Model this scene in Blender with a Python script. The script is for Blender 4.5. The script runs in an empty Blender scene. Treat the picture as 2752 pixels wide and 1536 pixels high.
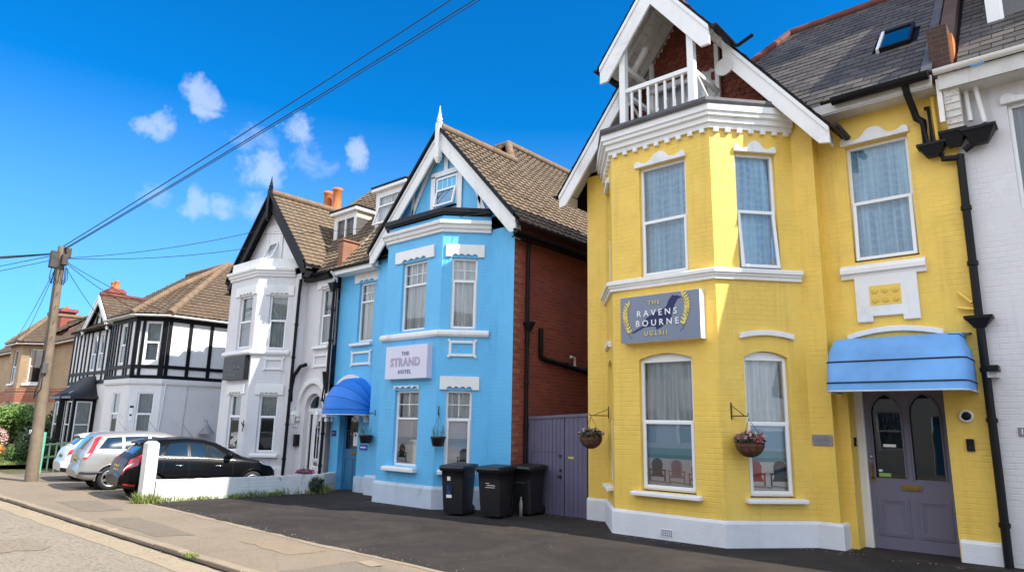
import bpy, bmesh, math, random
from math import sin, cos, pi, sqrt, floor, radians, atan2
from mathutils import Vector as V, Matrix
random.seed(7)
SC = bpy.context.scene
COL = SC.collection
Z = V((0, 0, 1))
def gz(x, y=0): return .006*(x+5)

# ------------------------------------------------------------------ materials
def nt(name):
    m = bpy.data.materials.new(name); m.use_nodes = True
    t = m.node_tree; t.nodes.clear()
    return m, t
def N(t, ty, **kw):
    n = t.nodes.new(ty)
    for k, v in kw.items():
        if k.startswith('i_'): n.inputs[k[2:].replace('_', ' ')].default_value = v
        elif k.startswith('n_'): n.inputs[int(k[2:])].default_value = v
        else: setattr(n, k, v)
    return n
def L(t, a, b, ao=0): t.links.new(a.outputs[ao] if isinstance(ao, int) else a.outputs[ao], b)
def c4(c, k=1): return (c[0]*k, c[1]*k, c[2]*k, 1)
def ramp(t, stops, interp='LINEAR'):
    r = N(t, 'ShaderNodeValToRGB'); e = r.color_ramp.elements
    r.color_ramp.interpolation = interp
    while len(e) < len(stops): e.new(.5)
    for q, (p, c) in zip(e, stops): q.position = p; q.color = c4(c) if len(c) == 3 else c
    return r
def mixc(t, fac, a, b, bt='MIX'):
    m = N(t, 'ShaderNodeMix', data_type='RGBA', blend_type=bt)
    for s, v in ((0, fac), (6, a), (7, b)):
        if isinstance(v, (int, float)): m.inputs[s].default_value = v
        elif isinstance(v, tuple): m.inputs[s].default_value = v if len(v) == 4 else c4(v)
        else: t.links.new(v, m.inputs[s])
    return m.outputs[2]
def noise(t, scale, det=3, rough=.55, vec=None, dist=0):
    n = N(t, 'ShaderNodeTexNoise'); n.inputs['Scale'].default_value = scale
    n.inputs['Detail'].default_value = det; n.inputs['Roughness'].default_value = rough
    n.inputs['Distortion'].default_value = dist
    if vec is not None: t.links.new(vec, n.inputs['Vector'])
    return n.outputs[0]
def mapr(t, v, a, b, c=0, d=1):
    m = N(t, 'ShaderNodeMapRange'); t.links.new(v, m.inputs[0])
    for i, q in enumerate((a, b, c, d)): m.inputs[i+1].default_value = q
    return m.outputs[0]
def fin(t, col, rough=.6, bump=None, bstr=.3, bdist=.01, metal=0, spec=.5, coat=0, sub=0, trans=0):
    p = N(t, 'ShaderNodeBsdfPrincipled'); o = N(t, 'ShaderNodeOutputMaterial')
    if isinstance(col, tuple): p.inputs['Base Color'].default_value = c4(col)
    else: t.links.new(col, p.inputs['Base Color'])
    if isinstance(rough, (int, float)): p.inputs['Roughness'].default_value = rough
    else: t.links.new(rough, p.inputs['Roughness'])
    p.inputs['Metallic'].default_value = metal; p.inputs['Specular IOR Level'].default_value = spec
    p.inputs['Coat Weight'].default_value = coat; p.inputs['Coat Roughness'].default_value = .04
    if bump is not None:
        b = N(t, 'ShaderNodeBump'); b.inputs['Strength'].default_value = bstr; b.inputs['Distance'].default_value = bdist
        t.links.new(bump, b.inputs['Height']); L(t, b, p.inputs['Normal'])
    L(t, p, o.inputs[0])
    return p
def geo(t): return N(t, 'ShaderNodeTexCoord').outputs['Object']
def uvv(t): return N(t, 'ShaderNodeTexCoord').outputs['UV']
def MAT(name, col, rough=.6, var=.12, vs=2.5, bump=.15, bs=60, metal=0, spec=.5, coat=0, dirt=0):
    m, t = nt(name); g = geo(t)
    c = mixc(t, mapr(t, noise(t, vs, 4, .6, g), .3, .7), c4(col, 1-var), c4(col, 1+var*.6))
    if dirt:
        c = mixc(t, mapr(t, noise(t, 1.3, 6, .7, g, .6), .56, .74, 0, dirt), c, (.16, .13, .09))
        c = mixc(t, mapr(t, streak(t, g), .58, .75, 0, dirt*.8), c, (.3, .27, .22))
    fin(t, c, rough, noise(t, bs, 3, .6, g) if bump else None, bump, .01, metal, spec, coat)
    return m
def streak(t, g):
    # rain streaks: noise drawn out along the vertical
    m = N(t, 'ShaderNodeMapping'); m.inputs['Scale'].default_value = (7, 7, .45); t.links.new(g, m.inputs['Vector'])
    return noise(t, 1, 5, .65, m.outputs[0])
def paintbrick(name, col, var=.1, bstr=.55, dirt=.0, rough=.55, stain=(.2, .15, .05), flake=0):
    m, t = nt(name); u = uvv(t); g = geo(t)
    wob = N(t, 'ShaderNodeVectorMath', operation='ADD')
    nn = N(t, 'ShaderNodeTexNoise'); nn.inputs['Scale'].default_value = 6; t.links.new(u, nn.inputs['Vector'])
    sc = N(t, 'ShaderNodeVectorMath', operation='SCALE'); L(t, nn, sc.inputs[0], 1); sc.inputs['Scale'].default_value = .012
    t.links.new(u, wob.inputs[0]); L(t, sc, wob.inputs[1])
    b = N(t, 'ShaderNodeTexBrick'); L(t, wob, b.inputs['Vector'])
    b.inputs['Scale'].default_value = 1; b.inputs['Brick Width'].default_value = .225; b.inputs['Row Height'].default_value = .078
    b.inputs['Mortar Size'].default_value = .009; b.inputs['Mortar Smooth'].default_value = .8
    k = noise(t, 3.5, 4, .65, g); k2 = noise(t, .6, 3, .6, g)
    c = mixc(t, mapr(t, k, .3, .7), c4(col, 1-var), c4(col, 1+var*.5))
    c = mixc(t, mapr(t, k2, .35, .65, 0, .7), c, c4(col, 1-var))
    c = mixc(t, mapr(t, noise(t, 1.7, 6, .7, g, 1.2), .6, .64, 0, .22), c, c4((min(.9, col[0]*1.1+.04), min(.9, col[1]*1.12+.04), min(.9, col[2]*1.15+.06))))
    br = mapr(t, noise(t, 2.2, 3, .6, g), .42, .62)
    mm = N(t, 'ShaderNodeMath', operation='MULTIPLY'); L(t, b, mm.inputs[0], 'Fac'); t.links.new(br, mm.inputs[1])
    m3 = N(t, 'ShaderNodeMath', operation='MULTIPLY'); L(t, mm, m3.inputs[0]); m3.inputs[1].default_value = .14
    c = mixc(t, m3.outputs[0], c, c4(col, .55))
    if dirt: c = mixc(t, mapr(t, noise(t, 1.1, 7, .75, g, .8), .58, .76, 0, dirt), c, stain)
    c = mixc(t, mapr(t, streak(t, g), .54, .72, 0, .34), c, c4(col, .6))
    if flake: c = mixc(t, mapr(t, noise(t, 6.5, 5, .7, g, .6), .635, .66, 0, .85), c, (.15, .11, .08)); c = mixc(t, mapr(t, noise(t, 17, 4, .7, g, .3), .68, .7, 0, .7), c, (.10, .09, .07))
    inv = N(t, 'ShaderNodeMath', operation='SUBTRACT'); inv.inputs[0].default_value = 1; L(t, mm, inv.inputs[1])
    ad = N(t, 'ShaderNodeMath', operation='MULTIPLY_ADD'); t.links.new(noise(t, 30, 4, .6, g), ad.inputs[0]); ad.inputs[1].default_value = .5; L(t, inv, ad.inputs[2])
    fin(t, c, rough, ad.outputs[0], bstr, .012)
    return m
def brick(name, c1, c2, mort, bands=None):
    m, t = nt(name); u = uvv(t); g = geo(t)
    b = N(t, 'ShaderNodeTexBrick'); t.links.new(u, b.inputs['Vector'])
    b.inputs['Scale'].default_value = 1; b.inputs['Brick Width'].default_value = .225; b.inputs['Row Height'].default_value = .078
    b.inputs['Mortar Size'].default_value = .006; b.inputs['Mortar Smooth'].default_value = .3; b.inputs['Bias'].default_value = -.2
    b.inputs['Color1'].default_value = c4(c1); b.inputs['Color2'].default_value = c4(c2); b.inputs['Mortar'].default_value = c4(mort)
    c = mixc(t, mapr(t, noise(t, 1.2, 5, .7, g), .35, .7, 0, .6), b.outputs[0], c4(c1, .55))
    inv = N(t, 'ShaderNodeMath', operation='SUBTRACT'); inv.inputs[0].default_value = 1; L(t, b, inv.inputs[1], 'Fac')
    fin(t, c, .85, inv.outputs[0], .6, .01)
    return m
def tilemat(name, cols, tw, ch, rough=.8, moss=None, edge=.5, lich=None):
    # a separate tone for every tile (UV in metres on the slope)
    m, t = nt(name); u = uvv(t); g = geo(t)
    d = N(t, 'ShaderNodeVectorMath', operation='DIVIDE'); t.links.new(u, d.inputs[0]); d.inputs[1].default_value = (tw, ch, 1)
    f = N(t, 'ShaderNodeVectorMath', operation='FLOOR'); L(t, d, f.inputs[0])
    w = N(t, 'ShaderNodeTexWhiteNoise', noise_dimensions='2D'); L(t, f, w.inputs['Vector'])
    r = ramp(t, [(i/(len(cols)-1), c) for i, c in enumerate(cols)]); L(t, w, r.inputs[0])
    c = mixc(t, mapr(t, noise(t, 8, 5, .7, g), .3, .75, 0, .35), r.outputs[0], c4(cols[0], .55))
    if moss: c = mixc(t, mapr(t, noise(t, 1.6, 6, .75, g, .7), .58, .72, 0, .7), c, moss)
    if lich: c = mixc(t, mapr(t, noise(t, 9, 4, .8, g, 1.5), .66, .7, 0, .55), c, lich)
    fin(t, c, rough, noise(t, 45, 4, .6, g), .25, .008)
    return m
def glassmat(name, tint=(.9, .95, 1), refl=1.0):
    m, t = nt(name)
    fr = N(t, 'ShaderNodeFresnel'); fr.inputs['IOR'].default_value = 1.6
    k = N(t, 'ShaderNodeMath', operation='MULTIPLY_ADD', use_clamp=True); L(t, fr, k.inputs[0]); k.inputs[1].default_value = 1.1*refl; k.inputs[2].default_value = .03*refl
    tr = N(t, 'ShaderNodeBsdfTransparent'); tr.inputs[0].default_value = c4(tint)
    gl = N(t, 'ShaderNodeBsdfGlossy'); gl.inputs['Roughness'].default_value = .015
    b = N(t, 'ShaderNodeBump'); b.inputs['Strength'].default_value = .02; b.inputs['Distance'].default_value = .05
    t.links.new(noise(t, 1.4, 2, .5, geo(t)), b.inputs['Height']); L(t, b, gl.inputs['Normal'])
    mx = N(t, 'ShaderNodeMixShader'); L(t, k, mx.inputs[0]); L(t, tr, mx.inputs[1]); L(t, gl, mx.inputs[2])
    o = N(t, 'ShaderNodeOutputMaterial'); L(t, mx, o.inputs[0])
    return m

# ------------------------------------------------------------------ mesh builder
class MB:
    def __init__(s): s.v = []; s.f = []; s.m = []; s.uv = []; s.sm = []
    def face(s, pts, mat=0, uv=None, smooth=False):
        i = len(s.v); s.v += [V(p) for p in pts]; s.f.append(tuple(range(i, i+len(pts)))); s.m.append(mat); s.uv.append(uv); s.sm.append(smooth)
    def grid(s, rows, mat=0, uvs=None, smooth=True, closed=False):
        # shared-vertex grid of points rows[i][j]
        b = len(s.v); n = len(rows[0])
        for r in rows: s.v += [V(p) for p in r]
        for i in range(len(rows)-1):
            for j in range(n if closed else n-1):
                k = (j+1) % n
                s.f.append((b+i*n+j, b+i*n+k, b+(i+1)*n+k, b+(i+1)*n+j)); s.m.append(mat); s.sm.append(smooth)
                s.uv.append([uvs[i][j], uvs[i][k], uvs[i+1][k], uvs[i+1][j]] if uvs else None)
    def box(s, x0, x1, y0, y1, z0, z1, mat=0):
        s.hexa([V((x, y, z)) for z in (z0, z1) for x, y in ((x0, y0), (x1, y0), (x1, y1), (x0, y1))], mat)
    def hexa(s, p, mat=0):
        b = len(s.v); s.v += [V(q) for q in p]
        for f in ((3, 2, 1, 0), (4, 5, 6, 7), (0, 1, 5, 4), (1, 2, 6, 5), (2, 3, 7, 6), (3, 0, 4, 7)):
            s.f.append(tuple(b+i for i in f)); s.m.append(mat); s.uv.append(None); s.sm.append(False)
    def fbox(s, fr, a0, a1, z0, z1, d0, d1, mat=0):
        s.hexa([fr.p(a, z, d) for z in (z0, z1) for a, d in ((a0, d1), (a1, d1), (a1, d0), (a0, d0))], mat)
    def prism(s, pts, off, mat=0, smooth=False):
        # polygon pts (3-D, planar) extruded along off; shared vertices
        b = len(s.v); n = len(pts); off = V(off); s.v += [V(p) for p in pts] + [V(p)+off for p in pts]
        fs = [tuple(b+i for i in range(n)), tuple(b+n+i for i in reversed(range(n)))]
        fs += [(b+i, b+n+i, b+n+(i+1) % n, b+(i+1) % n) for i in range(n)]
        for k, f in enumerate(fs): s.f.append(f); s.m.append(mat); s.uv.append(None); s.sm.append(smooth and k > 1)
    def fprism(s, fr, poly, d0, d1, mat=0, smooth=False):
        s.prism([fr.p(a, z, d0) for a, z in poly], fr.n*(d1-d0), mat, smooth)
    def beam(s, a, b, w, h, up=Z, mat=0):
        a = V(a); b = V(b); t = (b-a).normalized(); sd = t.cross(V(up)).normalized(); u2 = sd.cross(t)
        s.hexa([q+sd*i*w/2+u2*j*h/2 for j in (-1, 1) for q, i in ((a, -1), (a, 1), (b, 1), (b, -1))], mat)
    def tube(s, pts, r, n=8, mat=0, cap=True, r1=None):
        pts = [V(p) for p in pts]; rows = []; m = len(pts)
        for i, p in enumerate(pts):
            t = ((pts[min(i+1, m-1)]-p).normalized() + (p-pts[max(i-1, 0)]).normalized())
            if t.length < 1e-6: t = Z.copy()
            t.normalize(); ref = Z if abs(t.z) < .95 else V((0, 1, 0))
            a = t.cross(ref).normalized(); b = a.cross(t)
            rr = r if r1 is None else r+(r1-r)*i/(m-1)
            rows.append([p+(a*cos(2*pi*k/n)+b*sin(2*pi*k/n))*rr for k in range(n)])
        s.grid(rows, mat, closed=True)
        if cap: s.face(rows[0], mat); s.face(rows[-1][::-1], mat)
    def lathe(s, c, prof, n=16, mat=0, ax=Z, cap=False):
        c = V(c); ax = V(ax); ref = V((1, 0, 0)) if abs(ax.x) < .9 else V((0, 1, 0)); a = ax.cross(ref).normalized(); b = ax.cross(a)
        rows = [[c+ax*z+(a*cos(2*pi*k/n)+b*sin(2*pi*k/n))*r for k in range(n)] for r, z in prof]
        s.grid(rows, mat, closed=True)
        if cap: s.face(rows[0][::-1], mat); s.face(rows[-1], mat)
    def mould(s, path, prof, z=0, mat=0, cap=True):
        # profile (out, height) swept with mitres along a plan path, outside on the right-hand side
        P = [V((x, y, 0)) for x, y in path]; rows = []
        for i, p in enumerate(P):
            d0 = (p-P[i-1]).normalized() if i else None; d1 = (P[i+1]-p).normalized() if i < len(P)-1 else None
            n0 = V((d0.y, -d0.x, 0)) if d0 else None; n1 = V((d1.y, -d1.x, 0)) if d1 else None
            if n0 is None: o = n1
            elif n1 is None: o = n0
            else: o = (n0+n1).normalized(); o = o/max(.3, o.dot(n0))
            rows.append([p+o*a+Z*(z+h) for a, h in prof])
        for i in range(len(rows)-1):
            for j in range(len(prof)-1): s.face([rows[i][j], rows[i+1][j], rows[i+1][j+1], rows[i][j+1]], mat)
        if cap: s.face(rows[0], mat); s.face(rows[-1][::-1], mat)
    def wall(s, fr, a0, a1, z0, z1, ops=(), rec=.12, mat=0):
        ops = [tuple(o)+(0,)*(5-len(o)) for o in ops]
        A = sorted({a0, a1}|{q for o in ops for q in o[:2]}); ZZ = sorted({z0, z1}|{q for o in ops for q in (o[2], o[3]+o[4])})
        for i in range(len(A)-1):
            for j in range(len(ZZ)-1):
                a = (A[i]+A[i+1])/2; z = (ZZ[j]+ZZ[j+1])/2
                if any(o[0] < a < o[1] and o[2] < z < o[3]+o[4] for o in ops): continue
                s.face([fr.p(A[i], ZZ[j]), fr.p(A[i+1], ZZ[j]), fr.p(A[i+1], ZZ[j+1]), fr.p(A[i], ZZ[j+1])], mat)
        for b0, b1, y0, y1, rise in ops:
            zt = lambda a: y1+rise*sqrt(max(0, 1-((a-(b0+b1)/2)/((b1-b0)/2))**2)) if rise > .3 else y1+rise*(1-((a-(b0+b1)/2)/((b1-b0)/2))**2)
            k = 14 if rise else 1; X = [b0+(b1-b0)*i/k for i in range(k+1)]
            for q, w in ((b0, 1), (b1, -1)):
                f = [fr.p(q, y0), fr.p(q, y1), fr.p(q, y1, -rec), fr.p(q, y0, -rec)]; s.face(f[::w], mat)
            s.face([fr.p(b0, y0), fr.p(b1, y0), fr.p(b1, y0, -rec), fr.p(b0, y0, -rec)][::-1], mat)
            for i in range(k):
                p, q = X[i], X[i+1]
                s.face([fr.p(p, zt(p)), fr.p(q, zt(q)), fr.p(q, zt(q), -rec), fr.p(p, zt(p), -rec)], mat)
                if rise: s.face([fr.p(p, zt(p)), fr.p(q, zt(q)), fr.p(q, y1+rise), fr.p(p, y1+rise)], mat)
    def xform(s, M): s.v = [M @ p for p in s.v]; return s
    def build(s, name, mats, parent=None, bevel=0, local=False, smooth=None, merge=False):
        me = bpy.data.meshes.new(name); me.from_pydata([tuple(p) for p in s.v], [], s.f)
        if not isinstance(mats, (list, tuple)): mats = [mats]
        for q in mats: me.materials.append(q)
        me.polygons.foreach_set('material_index', s.m); me.polygons.foreach_set('use_smooth', s.sm if smooth is None else [smooth]*len(s.f))
        uvl = me.uv_layers.new(name='UVMap'); dat = uvl.data
        for pl, cu in zip(me.polygons, s.uv):
            if cu is None:
                n = pl.normal
                tt = Z.cross(n)
                tt = tt.normalized() if tt.length > .15 else V((1, 0, 0))
                bb = n.cross(tt)
                for li in pl.loop_indices:
                    co = me.vertices[me.loops[li].vertex_index].co; dat[li].uv = (co.dot(tt), co.dot(bb))
            else:
                for li, q in zip(pl.loop_indices, cu): dat[li].uv = q
        if merge:
            bm = bmesh.new(); bm.from_mesh(me); bmesh.ops.remove_doubles(bm, verts=bm.verts, dist=1e-4)
            bmesh.ops.recalc_face_normals(bm, faces=bm.faces); bm.to_mesh(me); bm.free()
        o = bpy.data.objects.new(name, me); COL.objects.link(o)
        if bevel:
            md = o.modifiers.new('bevel', 'BEVEL'); md.width = bevel; md.segments = 2; md.limit_method = 'ANGLE'; md.angle_limit = radians(40)
        if parent:
            o.parent = parent
            if parent.type == 'EMPTY' and not local: o.matrix_parent_inverse = Matrix.Translation(-parent.location)
        return o

class Fr:
    """a vertical plane seen from outside: a runs left to right, z up, d out of the wall"""
    def __init__(s, x0, y0, x1, y1):
        s.o = V((x0, y0, 0)); d = V((x1-x0, y1-y0, 0)); s.len = d.length; s.u = d.normalized(); s.n = V((s.u.y, -s.u.x, 0)); s.t = None
    def p(s, a, z, d=0):
        if s.t:
            zt, dt, an = s.t; q = zt-z; e = d-dt; z = zt-q*cos(an)+e*sin(an); d = dt+q*sin(an)+e*cos(an)
        return s.o+s.u*a+Z*z+s.n*d
    def tilt(s, zt, dt, an):
        f = Fr.__new__(Fr); f.o, f.u, f.n, f.len = s.o, s.u, s.n, s.len; f.t = (zt, dt, an); return f

def tag(o, label, cat, group=None, kind=None):
    if label: o['label'] = label
    if cat: o['category'] = cat
    if group: o['group'] = group
    if kind: o['kind'] = kind
    return o
def root(name, loc, label, cat, group=None, rz=0):
    o = bpy.data.objects.new(name, None); COL.objects.link(o); o.location = loc; o.rotation_euler = (0, 0, rz); o.empty_display_size = .2
    return tag(o, label, cat, group)
def dup(o, loc, rz, label, parent=None):
    c = o.copy(); COL.objects.link(c)
    if parent is None: c.location = loc; c.rotation_euler = (0, 0, rz); c['label'] = label
    else: c.parent = parent
    for ch in list(o.children): dup(ch, None, None, None, c)
    return c
def text(body, size, fr, a, z, d, mat, parent, name, bold=0, space=1, depth=.004, just='CENTER', sx=1):
    cu = bpy.data.curves.new('lettering', 'FONT'); cu.body = body; cu.size = size; cu.align_x = just; cu.align_y = 'CENTER'
    cu.offset = bold; cu.space_character = space; cu.extrude = depth; cu.resolution_u = 3
    tmp = bpy.data.objects.new('lettering', cu); COL.objects.link(tmp)
    dg = bpy.context.evaluated_depsgraph_get(); me = bpy.data.meshes.new_from_object(tmp.evaluated_get(dg)); bpy.data.objects.remove(tmp)
    for v in me.vertices: v.co = fr.p(a+v.co.x*sx, z+v.co.y, d+v.co.z)
    me.materials.clear(); me.materials.append(mat)
    o = bpy.data.objects.new(name, me); COL.objects.link(o)
    if parent:
        o.parent = parent
        if parent.type == 'EMPTY': o.matrix_parent_inverse = Matrix.Translation(-parent.location)
    return o

# ------------------------------------------------------------------ roofs
def tiles(mb, p0, u, s, U, S, inside, course=.19, tw=.22, prof='roman', lip=.026, mat=0, off=0):
    p0 = V(p0); u = V(u).normalized(); s = V(s).normalized(); n = u.cross(s).normalized()
    sub = 8; st = tw/sub
    def h(x):
        q = (x/tw) % 1
        if prof == 'roman': return .022*(max(0, cos(2*pi*q))**.8)
        return .03*sin(2*pi*q)**2
    nc = int(math.ceil(S/course)); nu = int(math.ceil(U/st))
    for k in range(nc):
        s0 = k*course; s1 = min(s0+course, S); jit = [random.uniform(0, .008) for _ in range(nu//sub+2)]
        sg = [random.uniform(-.012, .012) for _ in range(nu//sub+2)]
        run = []
        def flush():
            if len(run) < 2: return
            lo, hi, bt, ul, uh = [], [], [], [], []
            for i in run:
                x = i*st; j = jit[i//sub]; g = sg[i//sub]
                lo.append(p0+u*x+s*(s0+g)+n*(lip+h(x)+j)); hi.append(p0+u*x+s*(s1+.01)+n*(h(x)*.8)); bt.append(p0+u*x+s*(s0+g)+n*(h(x)*.8-.01))
                ul.append((x+.0001, (k+.1)*course)); uh.append((x+.0001, (k+.9)*course))
            mb.grid([lo, hi], mat, [ul, uh], smooth=True); mb.grid([bt, lo], mat, [ul, ul], smooth=False)
        for i in range(nu+1):
            if inside(i*st, (s0+s1)/2): run.append(i)
            else: flush(); run = []
        flush()
def slates(mb, p0, u, s, U, S, inside, course=.2, w=.27, mat=0, lip=.012):
    p0 = V(p0); u = V(u).normalized(); s = V(s).normalized(); n = u.cross(s).normalized()
    for k in range(int(math.ceil(S/course))):
        o = (k % 2)*w/2; i = -1
        while i*w+o < U:
            x0 = i*w+o+.004; x1 = x0+w-.008; i += 1; xm = (x0+x1)/2
            if not inside(xm, (k+.5)*course): continue
            x0 = max(0, x0); x1 = min(U, x1)
            if x1-x0 < .02: continue
            if not inside(x0+.001, (k+.5)*course): x0 = xm
            if not inside(x1-.001, (k+.5)*course): x1 = xm
            l = lip+random.uniform(-.002, .007); r = random.uniform(-.004, .004); s0 = k*course+random.uniform(-.01, .01)
            a, b = p0+u*x0+s*s0+n*(l+r), p0+u*x1+s*s0+n*(l-r)
            c, d = p0+u*x1+s*((k+1)*course+.03)+n*.001, p0+u*x0+s*((k+1)*course+.03)+n*.001
            uv = ((k*37.1 % 11)+i*w*2, k*course+.1*course)
            mb.face([a, b, c, d], mat, [(xm+k*7, (k+.5)*course)]*4)
            mb.face([a-n*.02, b-n*.02, b, a], mat, [(xm+k*7, (k+.5)*course)]*4)
def ridge(mb, a, b, r=.09, mat=0, seg=.4):
    a = V(a); b = V(b); n = max(1, int((b-a).length/seg))
    for i in range(n):
        p, q = a.lerp(b, i/n), a.lerp(b, (i+1.04)/n)
        mb.tube([p, q], r*random.uniform(1.02, 1.06), 10, mat, True, r*.97)
def poly_in(P):
    def f(x, y):
        c = False; j = len(P)-1
        for i in range(len(P)):
            if (P[i][1] > y) != (P[j][1] > y) and x < (P[j][0]-P[i][0])*(y-P[i][1])/(P[j][1]-P[i][1])+P[i][0]: c = not c
            j = i
        return c
    return f
CLOUDS = [((-0.848, 0.338, 0.407), 0.027, 1.00), ((-0.853, 0.350, 0.388), 0.018, 1.00), ((-0.883, 0.296, 0.363), 0.024, 0.95), ((-0.834, 0.406, 0.374), 0.034, 0.60), ((-0.802, 0.452, 0.390), 0.025, 0.95), ((-0.840, 0.427, 0.336), 0.034, 1.00), ((-0.807, 0.471, 0.356), 0.028, 0.60), ((-0.765, 0.530, 0.367), 0.025, 1.00), ((-0.906, 0.315, 0.284), 0.026, 0.60), ((-0.888, 0.365, 0.280), 0.024, 0.80), ((-0.875, 0.394, 0.280), 0.024, 0.75), ((-0.858, 0.428, 0.282), 0.026, 0.70), ((-0.794, 0.494, 0.354), 0.017, 0.50), ]
# ------------------------------------------------------------------ camera, sun, sky
cam = bpy.data.cameras.new('camera'); cam.sensor_width = 36; cam.lens = 23.53; cam.clip_end = 3000; cam.clip_start = .05
co = bpy.data.objects.new('camera', cam); COL.objects.link(co); SC.camera = co
yaw, pit, rol = .724372, .202965, .0193833
f0 = V((-sin(yaw), cos(yaw), 0)); r0 = V((cos(yaw), sin(yaw), 0))
fw = f0*cos(pit)+Z*sin(pit); up = Z*cos(pit)-f0*sin(pit); rt = r0*cos(rol)+up*sin(rol); up = up*cos(rol)-r0*sin(rol)
EYE = V((0, 0, 1.7))
co.matrix_world = Matrix(((rt.x, up.x, -fw.x, EYE.x), (rt.y, up.y, -fw.y, EYE.y), (rt.z, up.z, -fw.z, EYE.z), (0, 0, 0, 1)))
SUN = V((1.09, .215, 1)).normalized()
sl = bpy.data.lights.new('sun', 'SUN'); sl.energy = 5.0; sl.angle = radians(.5); sl.color = (1, .93, .82)
so = bpy.data.objects.new('sun', sl); COL.objects.link(so); so.location = (20, 5, 25); so.rotation_euler = SUN.to_track_quat('Z', 'Y').to_euler()
w = bpy.data.worlds.new('World'); SC.world = w; w.use_nodes = True; t = w.node_tree; t.nodes.clear()
sk = N(t, 'ShaderNodeTexSky', sky_type='NISHITA'); sk.sun_disc = False
sk.sun_elevation = math.asin(SUN.z); sk.sun_rotation = atan2(SUN.x, SUN.y); sk.altitude = 100; sk.air_density = 1; sk.dust_density = .3; sk.ozone_density = 3
tc = N(t, 'ShaderNodeTexCoord').outputs['Generated']
blue = mixc(t, 1, sk.outputs[0], (.02, .86, 1.50), 'MULTIPLY')
wn = N(t, 'ShaderNodeTexNoise'); wn.inputs['Scale'].default_value = 13; wn.inputs['Detail'].default_value = 5; wn.inputs['Roughness'].default_value = .6; t.links.new(tc, wn.inputs['Vector'])
wo = N(t, 'ShaderNodeVectorMath', operation='SUBTRACT'); L(t, wn, wo.inputs[0], 1); wo.inputs[1].default_value = (.5, .5, .5)
ws = N(t, 'ShaderNodeVectorMath', operation='SCALE'); L(t, wo, ws.inputs[0]); ws.inputs['Scale'].default_value = .10
wa = N(t, 'ShaderNodeVectorMath', operation='ADD'); t.links.new(tc, wa.inputs[0]); L(t, ws, wa.inputs[1])
wv = N(t, 'ShaderNodeVectorMath', operation='NORMALIZE'); L(t, wa, wv.inputs[0])
def dmask(d, lo, hi):
    k = N(t, 'ShaderNodeVectorMath', operation='DOT_PRODUCT'); L(t, wv, k.inputs[0]); k.inputs[1].default_value = V(d).normalized()
    return mapr(t, k.outputs['Value'], lo, hi)
def mul(a, b):
    m = N(t, 'ShaderNodeMath', operation='MULTIPLY', use_clamp=True); t.links.new(a, m.inputs[0])
    if isinstance(b, (int, float)): m.inputs[1].default_value = b
    else: t.links.new(b, m.inputs[1])
    return m.outputs[0]
def mx2(a, b):
    m = N(t, 'ShaderNodeMath', operation='MAXIMUM'); t.links.new(a, m.inputs[0]); t.links.new(b, m.inputs[1]); return m.outputs[0]
# small fair-weather clouds low over the far houses, (direction, half size, strength)
cs = None
cn = mapr(t, noise(t, 26, 7, .66, tc, .8), .32, .68, .05, .95)
for d, r, st in CLOUDS:
    c1 = cos(r*1.15); m = mul(dmask(d, c1, 1-(1-cos(r))*.1), st); cs = m if cs is None else mx2(cs, m)
cl = N(t, 'ShaderNodeMath', operation='ADD'); t.links.new(cn, cl.inputs[0]); cl.inputs[1].default_value = -.35
cs2 = N(t, 'ShaderNodeMath', operation='ADD', use_clamp=True); L(t, cl, cs2.inputs[0]); t.links.new(cs, cs2.inputs[1])
fac = mul(mapr(t, mul(cs2.outputs[0], cs), .12, 1.05), .55)
sky = mixc(t, fac, blue, (5.6, 6.2, 7.8))
# haze towards the horizon, plus an unseen bright bank added to light the facades
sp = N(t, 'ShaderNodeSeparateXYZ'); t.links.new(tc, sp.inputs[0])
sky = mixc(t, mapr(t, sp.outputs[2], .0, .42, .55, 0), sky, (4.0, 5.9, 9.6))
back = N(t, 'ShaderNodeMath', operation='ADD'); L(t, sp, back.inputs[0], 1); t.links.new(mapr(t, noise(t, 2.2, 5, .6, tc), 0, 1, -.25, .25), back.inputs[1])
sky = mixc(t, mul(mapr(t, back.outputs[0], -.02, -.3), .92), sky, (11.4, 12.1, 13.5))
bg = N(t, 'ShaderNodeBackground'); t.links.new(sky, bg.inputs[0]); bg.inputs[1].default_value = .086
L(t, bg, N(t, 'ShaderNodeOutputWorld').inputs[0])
SC.view_settings.view_transform = 'Standard'; SC.view_settings.look = 'None'; SC.view_settings.gamma = 1; SC.view_settings.exposure = .86
SC.cycles.max_bounces = 8; SC.cycles.transparent_max_bounces = 12; SC.cycles.use_denoising = True

# ------------------------------------------------------------------ palette
WHITE = MAT('white gloss paint', (.80, .80, .78), .45, .06, 1.5, .12, 40, dirt=.28)
UPVC = MAT('white plastic frame', (.82, .83, .82), .3, .03, 1, 0)
GREYW = MAT('weathered white wood', (.62, .61, .58), .6, .15, 3, .2, 50, dirt=.5)
BLACKP = MAT('black plastic pipe', (.010, .010, .012), .4, .2, 3, .05, spec=.2)
BLACKW = MAT('black painted timber', (.008, .008, .010), .5, .2, 3, .15, spec=.15)
LEAD = MAT('lead flashing', (.09, .09, .1), .6, .3, 4, .2)
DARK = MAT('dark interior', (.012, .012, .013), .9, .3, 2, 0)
YEL = paintbrick('yellow painted brick', (.87, .59, .105), .10, .4, .15)
BLU = paintbrick('blue painted brick', (.125, .50, .84), .06, .4, .1)
WHB = paintbrick('white painted brick', (.70, .69, .70), .05, .35, .12, stain=(.35, .33, .3))
REND = MAT('white render', (.76, .75, .75), .75, .06, 1.2, .5, 18, dirt=.2)
PLIN = MAT('white painted plinth', (.72, .73, .75), .6, .06, 2, .4, 25, dirt=.15)
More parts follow.
